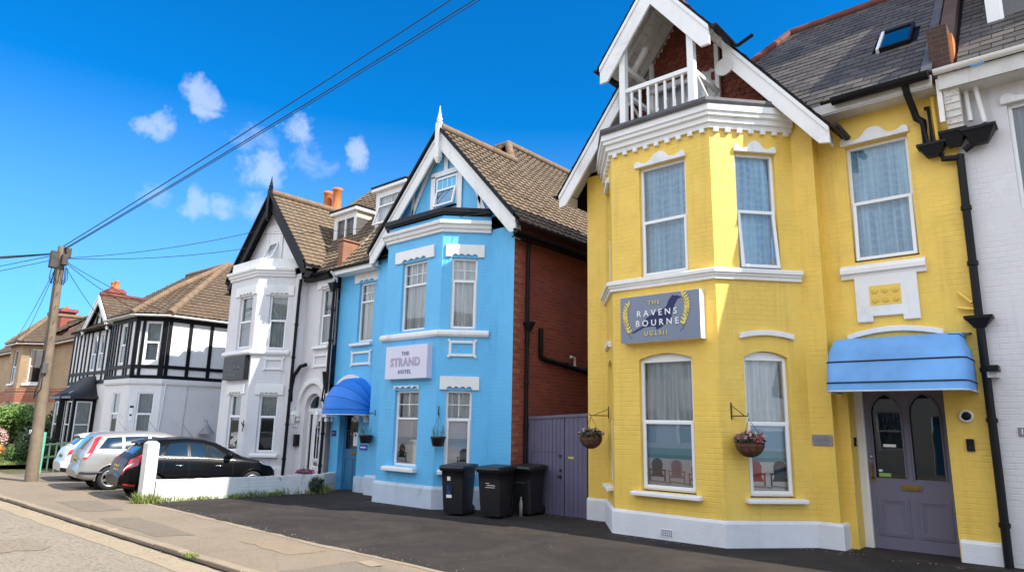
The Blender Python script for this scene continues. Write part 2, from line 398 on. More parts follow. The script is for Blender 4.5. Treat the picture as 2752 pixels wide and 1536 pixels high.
BPLIN = MAT('pale blue plinth', (.52, .60, .70), .6, .08, 2, .4, 25, dirt=.75)
REDB = brick('red brick', (.34, .078, .052), (.22, .048, .034), (.27, .16, .12))
ORB = brick('orange brick', (.40, .145, .07), (.30, .095, .05), (.34, .24, .17))
BUFB = brick('buff brick', (.46, .31, .18), (.38, .24, .13), (.44, .34, .24))
TAN = tilemat('tan concrete tiles', [(.14, .10, .064), (.165, .12, .077), (.185, .136, .088), (.15, .108, .068)], .22, .19, .85, (.10, .085, .05))
BRN = tilemat('brown concrete tiles', [(.10, .068, .043), (.125, .086, .055), (.14, .098, .062), (.11, .076, .05)], .22, .19, .85, (.07, .06, .04))
SLATE = tilemat('grey slates', [(.058, .050, .044), (.085, .074, .064), (.118, .102, .087), (.07, .062, .054)], .27, .2, .6, None, .5, (.28, .26, .21))
REDT = tilemat('red clay hanging tiles', [(.16, .04, .022), (.22, .055, .03), (.27, .075, .04)], .16, .12, .85)
RIDGE = MAT('red ridge tile', (.15, .042, .026), .8, .3, 4, .3)
TRIDGE = MAT('tan ridge tile', (.19, .125, .075), .85, .25, 4, .3)
TERRA = MAT('terracotta', (.55, .17, .045), .75, .2, 5, .2)
GLASS = glassmat('window glass', (.93, .96, .97), 1.1)
GLASSD = glassmat('dark door glass', (.35, .38, .38), .8)
CUR = MAT('white net curtain', (.74, .76, .77), .9, .1, 6, .1)
def curtmat(name, a, b, chev=0):
    m, t = nt(name); g = geo(t); mp = N(t, 'ShaderNodeMapping'); mp.inputs['Scale'].default_value = (13, 13, .5); t.links.new(g, mp.inputs['Vector'])
    c = mixc(t, mapr(t, noise(t, 1, 3, .6, mp.outputs[0]), .36, .64), a, b)  # light and dark of the pleats put into the colour as vertical streaks
    if chev:
        w = N(t, 'ShaderNodeTexWave', wave_type='BANDS', bands_direction='Z'); w.inputs['Scale'].default_value = 2.4; w.inputs['Distortion'].default_value = 7; w.inputs['Detail'].default_value = 1; w.inputs['Detail Scale'].default_value = 1.6; t.links.new(g, w.inputs['Vector'])
        c = mixc(t, mapr(t, w.outputs[1], .5, .8, 0, chev), c, c4(b, 1.12))
    fin(t, c, .9); return m
CUR = curtmat('white net curtain', (.50, .55, .56), (.86, .88, .87)); CURG = curtmat('grey curtain', (.34, .38, .38), (.62, .66, .66))
CURB = curtmat('blue chevron curtain', (.22, .46, .66), (.56, .82, .95), .22)

CURG = MAT('grey curtain', (.42, .46, .46), .9, .2, 8, .1)
PURP = MAT('lilac grey paint', (.155, .145, .20), .5, .1, 2, .15, 30)
PURG = MAT('purple gate paint', (.12, .11, .175), .5, .12, 2, .15, 30)
SIGNG = MAT('grey sign panel', (.20, .24, .32), .45, .05, 2, .02)
GOLD = MAT('gold lettering', (.78, .62, .15), .4, .1, 5, 0)
NAVY = MAT('navy ink', (.010, .018, .09), .5, .05, 2, 0)
CLEAR = MAT('sign white', (.86, .86, .86), .5, .02, 2, 0)
METAL = MAT('steel', (.5, .5, .5), .3, .1, 4, 0, metal=1)
BRASS = MAT('brass', (.28, .19, .06), .4, .3, 6, .05, metal=.8)
WIRE = MAT('dark wire', (.02, .02, .022), .5, .2, 4, 0)
LEAF = [MAT('leaf %d' % i, c, .6, .35, 9, 0) for i, c in enumerate([(.045, .10, .02), (.07, .15, .025), (.03, .07, .018), (.11, .19, .03)])]
GRASSM = [MAT('grass %d' % i, c, .7, .3, 9, 0) for i, c in enumerate([(.10, .17, .025), (.17, .24, .045), (.24, .24, .07)])]

# ------------------------------------------------------------------ ground
def gmat(name, base, c2, fine, stain, rough=.9, crack=0, bstr=.5, agg=120, spec=.2):
    m, t = nt(name); g = geo(t)
    n1 = noise(t, agg, 3, .7, g); n2 = noise(t, .7, 6, .7, g, .8); n3 = noise(t, 3.1, 5, .65, g)
    c = mixc(t, mapr(t, n2, .38, .62), base, c2)
    c = mixc(t, mapr(t, n3, .35, .7, 0, .6), c, stain)
    c = mixc(t, mapr(t, n1, .35, .65, 0, fine), c, c4(base, 1.7)); c = mixc(t, mapr(t, noise(t, agg*.6, 3, .7, g), .55, .7, 0, fine), c, c4(base, .35))
    if crack:
        v = N(t, 'ShaderNodeTexVoronoi', feature='DISTANCE_TO_EDGE'); v.inputs['Scale'].default_value = .55
        vm = N(t, 'ShaderNodeVectorMath', operation='ADD'); t.links.new(g, vm.inputs[0])
        nz = N(t, 'ShaderNodeTexNoise'); nz.inputs['Scale'].default_value = 1.5; nz.inputs['Detail'].default_value = 6; t.links.new(g, nz.inputs['Vector']); L(t, nz, vm.inputs[1], 1)
        L(t, vm, v.inputs['Vector']); cm = mul2(t, mapr(t, v.outputs[0], .004, .0), crack); c = mixc(t, cm, c, c4(base, .3))
    h = N(t, 'ShaderNodeMath', operation='MULTIPLY_ADD'); t.links.new(n3, h.inputs[0]); h.inputs[1].default_value = .8; t.links.new(n1, h.inputs[2])
    fin(t, c, rough, h.outputs[0], bstr, .012, 0, spec)
    return m
def mul2(t, a, b):
    m = N(t, 'ShaderNodeMath', operation='MULTIPLY'); t.links.new(a, m.inputs[0]); m.inputs[1].default_value = b; return m.outputs[0]
ROADM = gmat('worn chippings road', (.205, .175, .132), (.25, .21, .158), .75, (.165, .142, .11), .9, .15, .9, 26)
PAVE = gmat('patched tarmac pavement', (.205, .166, .12), (.15, .125, .093), .55, (.25, .19, .13), .9, .5, .6, 60)
ASPH = gmat('dark asphalt', (.033, .029, .027), (.066, .057, .049), .5, (.028, .026, .025), .9, .25, .6, 70, .05)
KERB = gmat('kerb stone', (.30, .24, .165), (.23, .185, .135), .4, (.2, .16, .12), .9, 0, .5, 90)
FOREC = gmat('old forecourt concrete', (.17, .145, .115), (.13, .115, .09), .3, (.2, .17, .13), .9, .5, .5, 90)
SOIL = gmat('garden soil', (.10, .085, .05), (.08, .10, .035), .4, (.07, .06, .035), 1, 0, .8, 40)
def sheet(name, xs, ys, dz, m, jit=0, zf=gz):
    mb = MB(); rows = [[V((x, y+(random.uniform(-jit, jit) if 0 < j < 99 else 0), zf(x)+dz)) for x in xs] for j, y in enumerate(ys)]
    mb.grid(rows, 0, smooth=False); return tag(mb.build(name, m), None, None, kind='structure')
xr = [-70+2*i for i in range(56)]
sheet('ground', [-900, -300, -120, -70, -24, 30, 120, 900], [-900, -200, -40, 0, 30, 90, 300, 900], -.16, SOIL, zf=lambda x: gz(max(-70, min(60, x))))
sheet('road', xr, [-9, -3, 0, 2.5, 4.13], -.05, ROADM)
mb = MB(); XJ = [-60+.25*i for i in range(290)]; mb.grid([[V((x, 4.075+random.uniform(-.012, .012), gz(x)-.041)) for x in XJ], [V((x, 4.118, gz(x)-.041)) for x in XJ]], 0, smooth=False); tag(mb.build('kerb_shadow_joint', BLACKW), None, None, kind='structure')  # dark joint strip along the kerb, painted in for its edge shadow
def edge_y(x): return 5.78+max(0, (-x-9))*.03
mb = MB(); X = [-70+.5*i for i in range(200)]
mb.grid([[V((x, y, gz(x))) for x in X] for y in (4.25, 5)]+[[V((x, 5.9, gz(x))) for x in X]], 0, smooth=False); tag(mb.build('pavement', PAVE), None, None, kind='structure')
mb = MB(); XD = [-15.2+.3*i for i in range(60)]
top = [V((x, edge_y(x)+random.uniform(-.03, .03), gz(x)+.008)) for x in XD]
mb.grid([top]+[[V((x, y, gz(x)+.008)) for x in XD] for y in (7, 9, 12)], 0, smooth=False); tag(mb.build('driveway', ASPH), None, None, kind='structure')
mb = MB(); ra = [V((x, edge_y(x)-.1+random.uniform(-.03, .03), gz(x)+.004)) for x in XD]; rb = [V((p.x, p.y+.16, gz(p.x)+.0045)) for p in ra]
mb.grid([ra, rb], 0, smooth=False); tag(mb.build('driveway_edging', KERB), None, None, kind='structure')
sheet('forecourt', [-26, -24, -22, -20, -18, -15.2], [5.9, 7, 8, 10, 13], .003, FOREC)
mb = MB(); x = -60
while x < 12:       # worn kerb stones, butted with open joints
    l = random.uniform(.8, .95); a, b = x+.006, x+l-.006; e = random.uniform(-.006, .006); j = random.uniform(-.012, .012)
    mb.hexa([V((p, q, gz(p)+h)) for h in (-.3, .012+e) for p, q in ((a, 4.12+j), (b, 4.12+j), (b, 4.262+j), (a, 4.262+j))]); x += l
tag(mb.build('kerb', KERB, bevel=.012), None, None, kind='structure')
mb = MB()           # gutter strip of pale old channel along the kerb
mb.grid([[V((x, y+random.uniform(-.03, .03), gz(x)-.046)) for x in X] for y in (3.72, 4.125)], 0, smooth=False)
tag(mb.build('road_channel', gmat('pale channel', (.29, .23, .155), (.33, .265, .185), .5, (.24, .19, .13), .9, .3, .6, 70)), None, None, kind='structure')
def patch(name, pts, m, dz=.006, mb=None):
    mb = MB(); P = []
    for i, (x, y) in enumerate(pts):
        q = pts[(i+1) % len(pts)]
        for k in range(6):
            f = k/6; P.append(V((x+(q[0]-x)*f+random.uniform(-.07, .07), y+(q[1]-y)*f+random.uniform(-.05, .05), 0)))
    mb.face([V((p.x, p.y, gz(p.x)+dz)) for p in P]); return tag(mb.build(name, m), None, None, kind='structure')
P1 = gmat('older pavement patch', (.165, .138, .104), (.185, .152, .112), .5, (.13, .11, .086), .9, .6, .6, 60)
P2 = gmat('pale pavement patch', (.235, .18, .125), (.18, .15, .11), .5, (.26, .19, .13), .95, .5, .8, 60)
patch('pavement_patch', [(-7.4, 4.3), (-6.3, 4.3), (-6.1, 5.35), (-7.3, 5.45)], P1)
patch('pavement_patch', [(-13.5, 4.45), (-10.8, 4.4), (-10.6, 4.9), (-13.2, 5.0)], P1, .004)
patch('pavement_patch', [(-9.6, 5.1), (-8.3, 5.0), (-8.1, 5.55), (-9.4, 5.6)], P2, .004)
patch('pavement_patch', [(-16.8, 4.7), (-14.6, 4.6), (-14.4, 5.2), (-16.5, 5.4)], P1, .004)
patch('pavement_patch', [(-6.05, 4.3), (-4.5, 4.3), (-4.4, 5.6), (-5.9, 5.55)], PAVE, .008)
patch('road_patch', [(-12.4, 2.6), (-11.2, 2.55), (-11.1, 3.15), (-12.3, 3.2)], gmat('dark road patch', (.185, .152, .112), (.22, .18, .132), .7, (.22, .18, .13), .9, 0, .9, 26), -.044)
mb = MB(); mb.face([V((x, y, gz(x)+.012)) for x, y in ((-7.22, 5.36), (-6.86, 5.30), (-6.82, 5.47), (-7.18, 5.54))])
tag(mb.build('cover_plate', KERB), 'small pale square cover plate set in the pavement beside the dark driveway', 'cover')
# ------------------------------------------------------------------ building parts
def curtain(fr, a0, a1, z0, z1, d, amp=.025, wl=.11):
    mb = MB(); n = max(8, int((a1-a0)/.018)); ph = random.uniform(0, 6); rows = []
    for k in range(5):
        f = k/4; z = z1+(z0-z1)*f
        rows.append([fr.p(a0+(a1-a0)*i/n, z, d+amp*(.5+.5*f)*(sin(2*pi*(a1-a0)*i/n/wl+ph+1.2*sin(i*.13+ph+f*.5))+.5*sin(i*.071+2*ph+f))) for i in range(n+1)])
    mb.grid(rows); return mb
def frame_ring(mb, fr, a0, a1, z0, z1, w, d0, d1, mat=0):
    mb.fbox(fr, a0, a0+w, z0, z1, d0, d1, mat); mb.fbox(fr, a1-w, a1, z0, z1, d0, d1, mat)
    mb.fbox(fr, a0+w, a1-w, z0, z0+w, d0, d1, mat); mb.fbox(fr, a0+w, a1-w, z1-w, z1, d0, d1, mat)
def window(par, fr, a0, a1, z0, z1, split=None, rec=.11, fw=.05, rise=0, grid=None, tilt=0, lower=True, cur=CUR, curz=(0, 1), back=None, side=None, cut=None, frm=UPVC, label=None, gl=None, mull=0):
    """frame > panes, curtain; split = height of the transom, lower sash stands proud and may hang open"""
    d1 = -rec+.045; d0 = -rec-.03; mb = MB(); zt = z1+rise
    frame_ring(mb, fr, a0, a1, z0, z1, fw, d0, d1)
    if rise: mb.fbox(fr, a0, a1, z1, zt, d0, d1-.01)
    pan = MB(); sp = split if split else z0+fw
    def glass(f, b0, b1, y0, y1, d): pan.face([f.p(b0, y0, d), f.p(b1, y0, d), f.p(b1, y1, d), f.p(b0, y1, d)])
    gf = fr
    if split:
        mb.fbox(fr, a0+fw, a1-fw, sp-.02, sp+.025, d0, d1)
        if lower:
            gf = fr.tilt(sp, d1, tilt) if tilt else fr
            e = .0 if tilt else .0
            frame_ring(mb, gf, a0+fw*.55, a1-fw*.55, z0+fw*.55, sp+.012, fw, d1-.02+e, d1+.022+e)
            glass(gf, a0+fw*1.4, a1-fw*1.4, z0+fw*1.4, sp-fw*.8, d1-.005)
            if tilt: mb.fbox(fr, a0, a1, z0, z0+fw, d0, d1, 1)  # black bar stands in for the shaded gap under the open sash
        else: glass(fr, a0+fw*.8, a1-fw*.8, z0+fw*.8, sp, d1-.03)
    glass(fr, a0+fw*.8, a1-fw*.8, (sp if split else z0+fw*.8), z1-fw*.8, d1-.035)
    if mull:
        for k in range(1, mull+1):
            a = a0+(a1-a0)*k/(mull+1); mb.fbox(fr, a-.03, a+.03, z0+fw, z1-fw, d0, d1)
    if grid:
        nx, ny, y0, y1 = grid
        for k in range(1, nx): a = a0+fw+(a1-a0-2*fw)*k/nx; mb.fbox(fr, a-.009, a+.009, y0, y1, d1-.034, d1-.022)
        for k in range(1, ny): q = y0+(y1-y0)*k/ny; mb.fbox(fr, a0+fw, a1-fw, q-.009, q+.009, d1-.0335, d1-.0225)
    w = mb.build('window', [frm, BLACKW], par, bevel=.006)
    if label: w['label'] = label
    pan.build('pane', gl or GLASS, w)
    if cur:
        ca, cb = (a0+fw*.5, a1-fw*.5) if side is None else (a0+(a1-a0)*side[0], a0+(a1-a0)*side[1])
        curtain(fr, ca, cb, z0+(z1-z0)*curz[0], z0+(zt-z0)*curz[1], -rec-.075, .034).build('curtain', cur, w)
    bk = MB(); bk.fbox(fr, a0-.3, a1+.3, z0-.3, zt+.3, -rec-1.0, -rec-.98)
    bk.build('unlit_room_backing', DARK, w)  # near-black sheet stands in for the shade of an unlit room
    return w
def sill(par, fr, a0, a1, z, h=.07, pr=.12, m=None, name='sill'):
    mb = MB(); mb.fprism(fr, [(0, 0)], 0, 0) if 0 else None
    p = [(-.1, z-h), (pr, z-h), (pr, z-h*.35), (pr-.02, z-.012), (-.1, z)]
    mb.prism([fr.p(a0, q, d) for d, q in p], fr.u*(a1-a0)); return mb.build(name, m or WHITE, par, bevel=.008)
def label_mould(par, fr, a0, a1, z, h=.16, m=None):
    """cusped white hood with a tall centre hump and small scrolls at the ends"""
    W = a1-a0; pts = []
    prof = [(0, .32), (.02, .5), (.06, .58), (.11, .5), (.15, .36), (.22, .3), (.29, .36), (.34, .55), (.38, .8), (.44, .96), (.5, 1)]
    prof = prof+[(1-a, b) for a, b in prof[-2::-1]]
    poly = [(a0, z), (a1, z)]+[(a0+W*a, z+h*b) for a, b in prof[::-1]]
    mb = MB(); mb.fprism(fr, poly, 0, .05); return mb.build('hood_mould', m or WHITE, par, bevel=.008)
def scallop_lintel(par, fr, a0, a1, zt, ztop, ext, m=None, n=4, drop=.07):
    """flat painted lintel block whose lower edge is cut into scallops over the opening"""
    pts = [(a0-ext, ztop), (a0-ext, zt), (a0, zt)]
    W = a1-a0
    for k in range(n):
        for i in range(1, 7): pts.append((a0+W*(k+i/6)/n, zt+drop*(.35+.65*sin(pi*i/6)) if i < 6 else (zt+drop*.35 if k < n-1 else zt)))
    pts += [(a1+ext, zt), (a1+ext, ztop)]
    mb = MB(); mb.fprism(fr, pts[::-1], 0, .045); return mb.build('lintel', m or WHITE, par, bevel=.006)
def panel_frame(par, fr, a0, a1, z0, z1, w=.06, m=None):
    mb = MB(); frame_ring(mb, fr, a0, a1, z0, z1, w, -.01, .045)
    for a in (a0, a1):
        for q in (z0, z1): mb.fbox(fr, a-.025, a+.025, q-.03, q+.03, -.01, .055)
    return mb.build('raised_panel', m or WHITE, par, bevel=.012)
def pipe(par, pts, r=.04, name='downpipe', m=None, clips=True, hopper=None):
    mb = MB(); mb.tube(pts, r, 10)
    P = [V(p) for p in pts]
    for a, b in zip(P, P[1:]):
        d = (b-a).length
        if clips and d > 1.2:
            for k in range(1, int(d/1.0)+1):
                q = a.lerp(b, k/(int(d/1.0)+1)); t = (b-a).normalized(); mb.tube([q-t*.03, q+t*.03], r*1.3, 10)
    o = mb.build(name, m or BLACKP, par)
    if hopper:
        x, y, z, w, h = hopper; hb = MB()
        hb.hexa([V((x+i*w*s/2, y+j*w*.3*s, z+k)) for k, s in ((-h, .45), (0, 1)) for i, j in ((-1, -1), (1, -1), (1, 1), (-1, 1))]); hb.box(x-w*.55, x+w*.55, y-w*.34, y+w*.34, z, z+.04)
        hb.build('hopper', m or BLACKP, o)
    return o
def bargeboard(par, y, xa, za, xe, ze, vert, thick=.05, m=None, cut=.0, name='bargeboard', lip=.1):
    """one sloping verge board in the plane y: ridge (xa,za) to foot (xe,ze), vert = height of the board"""
    s = 1 if xe > xa else -1
    mb = MB(); sl = (ze-za)/(xe-xa)
    f = [(xa, za), (xe, ze), (xe, ze-vert*.62), (xe-s*.16, ze-s*.16*sl-vert), (xa, za-vert)]
    mb.prism([V((x, y, z)) for x, z in (f if s < 0 else f[::-1])], (0, thick, 0))
    g = [(xa, za), (xe, ze), (xe, ze-lip), (xa, za-lip)]
    mb.prism([V((x, y-.022, z)) for x, z in (g if s < 0 else g[::-1])], (0, .02, 0))
    return mb.build(name, m or WHITE, par, bevel=.006)
def hung(mb, fr, a0, a1, z0, z1, ins, w=.16, h=.115):
    k = 0; z = z0
    while z < z1:
        i = -1; o = (k % 2)*w/2
        while a0+i*w+o < a1:
            x = a0+i*w+o; i += 1
            if not (ins(x+.02, z+.05) and ins(x+w-.02, z+.05)): continue
            pts = [(x+.004, z+h*1.5), (x+.004, z+h*.45)]+[(x+w/2-cos(pi*j/8)*(w/2-.004), z+h*.45-sin(pi*j/8)*h*.6) for j in range(1, 8)]+[(x+w-.004, z+h*.45), (x+w-.004, z+h*1.5)]
            t = random.uniform(0, .008)
            top = [fr.p(a, q, .004+t+.028*(1-(q-z)/(h*1.5))) for a, q in pts]; uv = [((k*3+i)*w+.01, k*.12+.01)]*len(pts)
            mb.face(top, 0, uv)
            for j in range(len(pts)-1): mb.face([top[j+1], top[j], top[j]-fr.n*.018, top[j+1]-fr.n*.018], 0, uv[:4])
        z += h; k += 1
def gutter(par, a, b, r=.055, m=None, name='gutter', out=(0, -1, 0)):
    a = V(a); b = V(b); o = V(out); mb = MB(); n = 8
    for rr, fl in ((r, 1), (r*.82, -1)):
        rows = [[p+o*(cos(pi*k/n)*rr)-Z*(sin(pi*k/n)*rr) for k in range(n+1)] for p in ((a, b) if fl > 0 else (b, a))]; mb.grid(rows)
    for p in (a, b): mb.face([p+o*(cos(pi*k/n)*r)-Z*(sin(pi*k/n)*r) for k in range(n+1)])
    for s in (1, -1): mb.face([a+o*s*r, b+o*s*r, b+o*s*r*.8, a+o*s*r*.8])
    k = int((b-a).length/.9)
    for i in range(k): q = a.lerp(b, (i+.5)/k); mb.beam(q-o*r*1.05-Z*.02, q+o*r*1.05-Z*.02, .03, .02)
    return mb.build(name, m or BLACKP, par)
# ------------------------------------------------------------------ yellow guest house
Y = root('guest_house', (-4.4, 12, 0), 'bright yellow painted brick house with timber balcony in its gable', 'house')
yA = 10.8
path = [(-7.54, yA), (-7.11, yA), (-6.28, 9.75), (-4.39, 9.75), (-3.45, yA), (-3.12, yA)]
FL = Fr(-7.11, yA, -6.28, 9.75); FF = Fr(-6.28, 9.75, -4.39, 9.75); FR_ = Fr(-4.39, 9.75, -3.45, yA); FB = Fr(-3.12, 11.05, -1.2, 11.05)
FA0 = Fr(-7.54, yA, -7.11, yA); FA1 = Fr(-3.45, yA, -3.12, yA)
ZT = 6.9
mb = MB()
mb.wall(FL, 0, FL.len, -.4, ZT, [(.33, 1.0, .72, 2.78, .08), (.33, 1.0, 4.15, 6.12)], .14)
mb.wall(FF, 0, FF.len, -.4, ZT, [(.50, 1.45, .70, 2.78, .09), (.57, 1.45, 4.16, 6.12)], .14)
mb.wall(FR_, 0, FR_.len, -.4, ZT, [(.40, 1.11, .70, 2.78, .09), (.41, 1.10, 4.15, 6.12)], .14)
mb.wall(FA0, 0, FA0.len, -.4, 6.7); mb.wall(FA1, 0, FA1.len, -.4, 6.7)
mb.wall(Fr(-3.12, yA, -3.12, 11.05), 0, .25, -.4, 6.6)
mb.wall(Fr(-7.54, 21, -7.54, yA), 0, 21-yA, -.4, 6.6)
mb.wall(FB, 0, 1.92, -.4, 6.85, [(.16, 1.40, -.39, 2.46), (.42, 1.30, 4.24, 6.14)], .16)
mb.box(-2.97, -2.96, 11.2, 11.5, -.4, 2.5); mb.box(-1.70, -1.69, 11.2, 11.5, -.4, 2.5)
mb.face([(-7.54, 21, -.4), (-1.2, 21, -.4), (-1.2, 21, 7), (-7.54, 21, 7)][::-1])
mb.build('wall', YEL, Y)
# plinth
mb = MB(); pr = [(.005, -.4), (.055, -.4), (.055, .34), (.04, .37), (.005, .385)]
mb.mould(path+[(-3.12, 11.05)], pr); mb.build('plinth', PLIN, Y, bevel=.01); mb = MB(); mb.mould([(-1.70, 11.05), (-1.25, 11.05)], [(a, b-.07) for a, b in pr])
mb.build('plinth', PLIN, Y, bevel=.01)
# storey band, cornice with dentils
bay = path[1:5]
mb = MB(); mb.mould(bay, [(0, 3.98), (.05, 3.98), (.05, 4.03), (.075, 4.04), (.075, 4.07), (.11, 4.08), (.11, 4.13), (.09, 4.15), (0, 4.16)]); mb.build('string_course', WHITE, Y, bevel=.006)
mb = MB(); mb.mould(bay, [(0, 6.50), (.05, 6.50), (.06, 6.57), (.10, 6.58), (.10, 6.66), (.15, 6.68), (.15, 6.74), (.18, 6.75), (.18, 6.88), (0, 6.9)]); mb.build('cornice', WHITE, Y, bevel=.006)
for f in (FL, FF, FR_):
    n = int(f.len/.2)
    for k in range(n): mb = MB(); a = f.len*(k+.5)/n; mb.fbox(f, a-.042, a+.042, 6.435, 6.51, 0, .06); mb.build('dentil', WHITE, Y, bevel=.005)
# windows
def mural(par, fr, a0, a1, z0, z1, d, chairs, MUR=None):
    """printed roller blind: pale sky, strip of sea, sand and deck chairs"""
    mb = MB(); H = z1-z0
    for q0, q1, m in ((.0, .44, 3), (.44, .50, 2), (.50, .60, 1), (.60, 1, 0)): mb.fbox(fr, a0, a1, z0+H*q0, z0+H*q1, d-.004, d, m)
    for a, z, s, m, fl in chairs:
        sx = s*fl; e = d+.002
        def P(pts, k=0): mb.fprism(fr, [(min(a1, max(a0, a+x*sx)), z+y*s) for x, y in pts], e+k, e+k+.001, m)
        P([(-.16, .18), (.16, .18), (.19, .52), (.13, .63), (.0, .68), (-.13, .63), (-.19, .52)])
        for t in (-.1, -.035, .035, .1): mb.fbox(fr, min(a1, max(a0, a+t*s-.003)), min(a1, max(a0, a+t*s+.003)), z+.2*s, z+.62*s, e+.001, e+.002, 7)
        P([(-.3, .30), (.3, .30), (.3, .34), (-.3, .34)], .001); P([(-.28, 0), (-.23, 0), (-.24, .32), (-.28, .32)], .0012); P([(.28, 0), (.23, 0), (.24, .32), (.28, .32)], .0012)
        P([(-.24, .12), (.24, .12), (.17, .24), (-.17, .24)], .0014); mb.fprism(fr, [(min(a1, max(a0, a+x*s)), z+y*s) for x, y in ((-.3, -.03), (.45, -.07), (.5, -.02), (-.2, .02))], e, e+.0005, 8)
    return mb.build('printed_blind', MUR or MURS, par)
MURS = [MAT('print sky', (.44, .64, .80), .6, .04, 2, 0), MAT('print sea light', (.16, .46, .52), .6, .1, 4, 0), MAT('print sea deep', (.06, .30, .38), .6, .1, 4, 0), MAT('print sand', (.80, .73, .70), .7, .08, 6, 0),
       MAT('print olive chair', (.05, .05, .035), .6, .1, 4, 0), MAT('print rose chair', (.46, .22, .27), .6, .1, 4, 0), MAT('print red chair', (.50, .07, .08), .6, .1, 4, 0), MAT('print slat gap', (.15, .1, .1), .6, .1, 4, 0), MAT('print chair shade', (.40, .36, .37), .6, .1, 4, 0),
       MAT('print blue chair', (.03, .07, .12), .6, .1, 4, 0), MAT('print green chair', (.02, .06, .03), .6, .1, 4, 0)]
MURP = [MAT('faded print', (.78, .75, .77), .6, .04, 2, 0), MAT('faded sea', (.50, .56, .60), .6, .05, 3, 0), MAT('faded horizon', (.46, .53, .58), .6, .05, 3, 0), MAT('faded sand', (.76, .70, .70), .7, .05, 5, 0)]+MURS[4:]
wu = dict(split=5.13, cur=CURB)
window(Y, FF, .57, 1.45, 4.16, 6.12, lower=True, **wu); label_mould(Y, FF, .50, 1.47, 6.12, .2)
window(Y, FR_, .41, 1.10, 4.15, 6.12, tilt=.10, **wu); label_mould(Y, FR_, .40, 1.12, 6.12, .2)
window(Y, FL, .33, 1.0, 4.15, 6.12, **wu); label_mould(Y, FL, .32, 1.02, 6.12, .2)
window(Y, FB, .42, 1.30, 4.24, 6.14, split=5.2, tilt=.05, rec=.13, cur=CURB, label='upper window over the blue canopy with its lower sash ajar'); label_mould(Y, FB, .36, 1.33, 6.15, .22)
wl = dict(split=1.78, cur=CUR, curz=(.52, 1), rise=.085)
q = window(Y, FF, .50, 1.45, .72, 2.78, **wl); mural(q, FF, .52, 1.43, .76, 1.78, -.135, [(.72, .86, .52, 4, 1), (1.06, .86, .50, 5, 1), (1.40, .84, .48, 6, 1)])
q = window(Y, FR_, .40, 1.11, .72, 2.78, **wl); mural(q, FR_, .42, 1.09, .76, 1.78, -.135, [(.56, .86, .55, 6, 1), (.95, .86, .55, 9, -1)])
q = window(Y, FL, .33, 1.0, .72, 2.78, **wl); mural(q, FL, .35, .98, .76, 1.78, -.135, [(.6, .86, .5, 6, 1)])
sill(Y, FF, .36, 1.55, .70); sill(Y, FR_, .32, 1.25, .70); sill(Y, FL, .22, 1.12, .70)
def archlabel(par, fr, a0, a1, z, rise, h=.085, pr=.06):
    mb = MB(); n = 10; up = []; dn = []
    for i in range(n+1):
        f = i/n; b = rise*(1-(2*f-1)**2); up.append((a0+(a1-a0)*f, z+b+h)); dn.append((a0+(a1-a0)*f, z+b))
    mb.fprism(fr, dn+up[::-1], 0, pr); return mb.build('arch_label', WHITE, par, bevel=.01)
archlabel(Y, FR_, .34, 1.22, 3.05, .06); archlabel(Y, FL, .25, 1.1, 3.05, .06); archlabel(Y, FB, .24, 1.50, 3.04, .10, .08)
# panel below the upper door-bay window
mb = MB(); mb.mould([(-2.90, 11.05), (-1.75, 11.05)], [(0, 3.98), (.04, 3.98), (.05, 4.04), (.09, 4.06), (.09, 4.12), (.07, 4.16), (0, 4.2)]); mb.build('sill', WHITE, Y, bevel=.006)
mb = MB(); mb.fprism(FB, [(.40, 4.0), (.40, 3.30), (.62, 3.30), (.62, 3.38), (1.02, 3.38), (1.02, 3.30), (1.24, 3.30), (1.24, 4.0)], 0, .05); ap = mb.build('apron_panel', WHITE, Y, bevel=.012)
mb = MB(); mb.fbox(FB, .60, 1.02, 3.54, 3.84, .045, .054)
for i in range(3):
    for j in range(2): mb.lathe(FB.p(.67+.14*i, 3.62+.14*j, .05), [(.045, 0), (.045, .012), (.03, .02), (.028, .014), (.012, .03), (.001, .032)], 10, 0, FB.n)
mb.build('moulded_tile', YEL, ap)
# main eaves, soffit
mb = MB(); mb.box(-3.12, -1.38, 10.72, 11.05, 6.62, 6.64); mb.box(-3.12, -1.38, 10.70, 10.72, 6.64, 6.80); mb.build('soffit', GREYW, Y)
gutter(Y, (-2.72, 10.60, 6.80), (-1.40, 10.60, 6.80), .095)
# front gable
gx, ga, sl_ = -5.33, 9.70, 1.30
def rz(dx): return ga-sl_*abs(dx)
DG = Fr(-8, 10.86, -2.6, 10.86)
mb = MB(); mb.face([(-7.54, 10.85, 6.8), (-3.12, 10.85, 6.8), (-3.12, 10.85, rz(2.21)-.1), (gx, 10.85, ga-.1), (-7.54, 10.85, rz(2.21)-.1)]); mb.build('gable_wall', GREYW, Y)
mb = MB(); hung(mb, DG, .4, 5.0, 6.92, 9.6, lambda a, z: z < rz(a-8-gx)-.12 and not (-8+a > -6.05 and -8+a < -4.85 and z < 8.15)); mb.build('hung_tiles', REDT, Y)
GW = Fr(-8, 10.82, -2.6, 10.82)
window(Y, GW, 2.02, 3.1, 6.95, 8.1, split=7.55, rec=.0, cur=None, label='white framed window at the back of the balcony', mull=0)
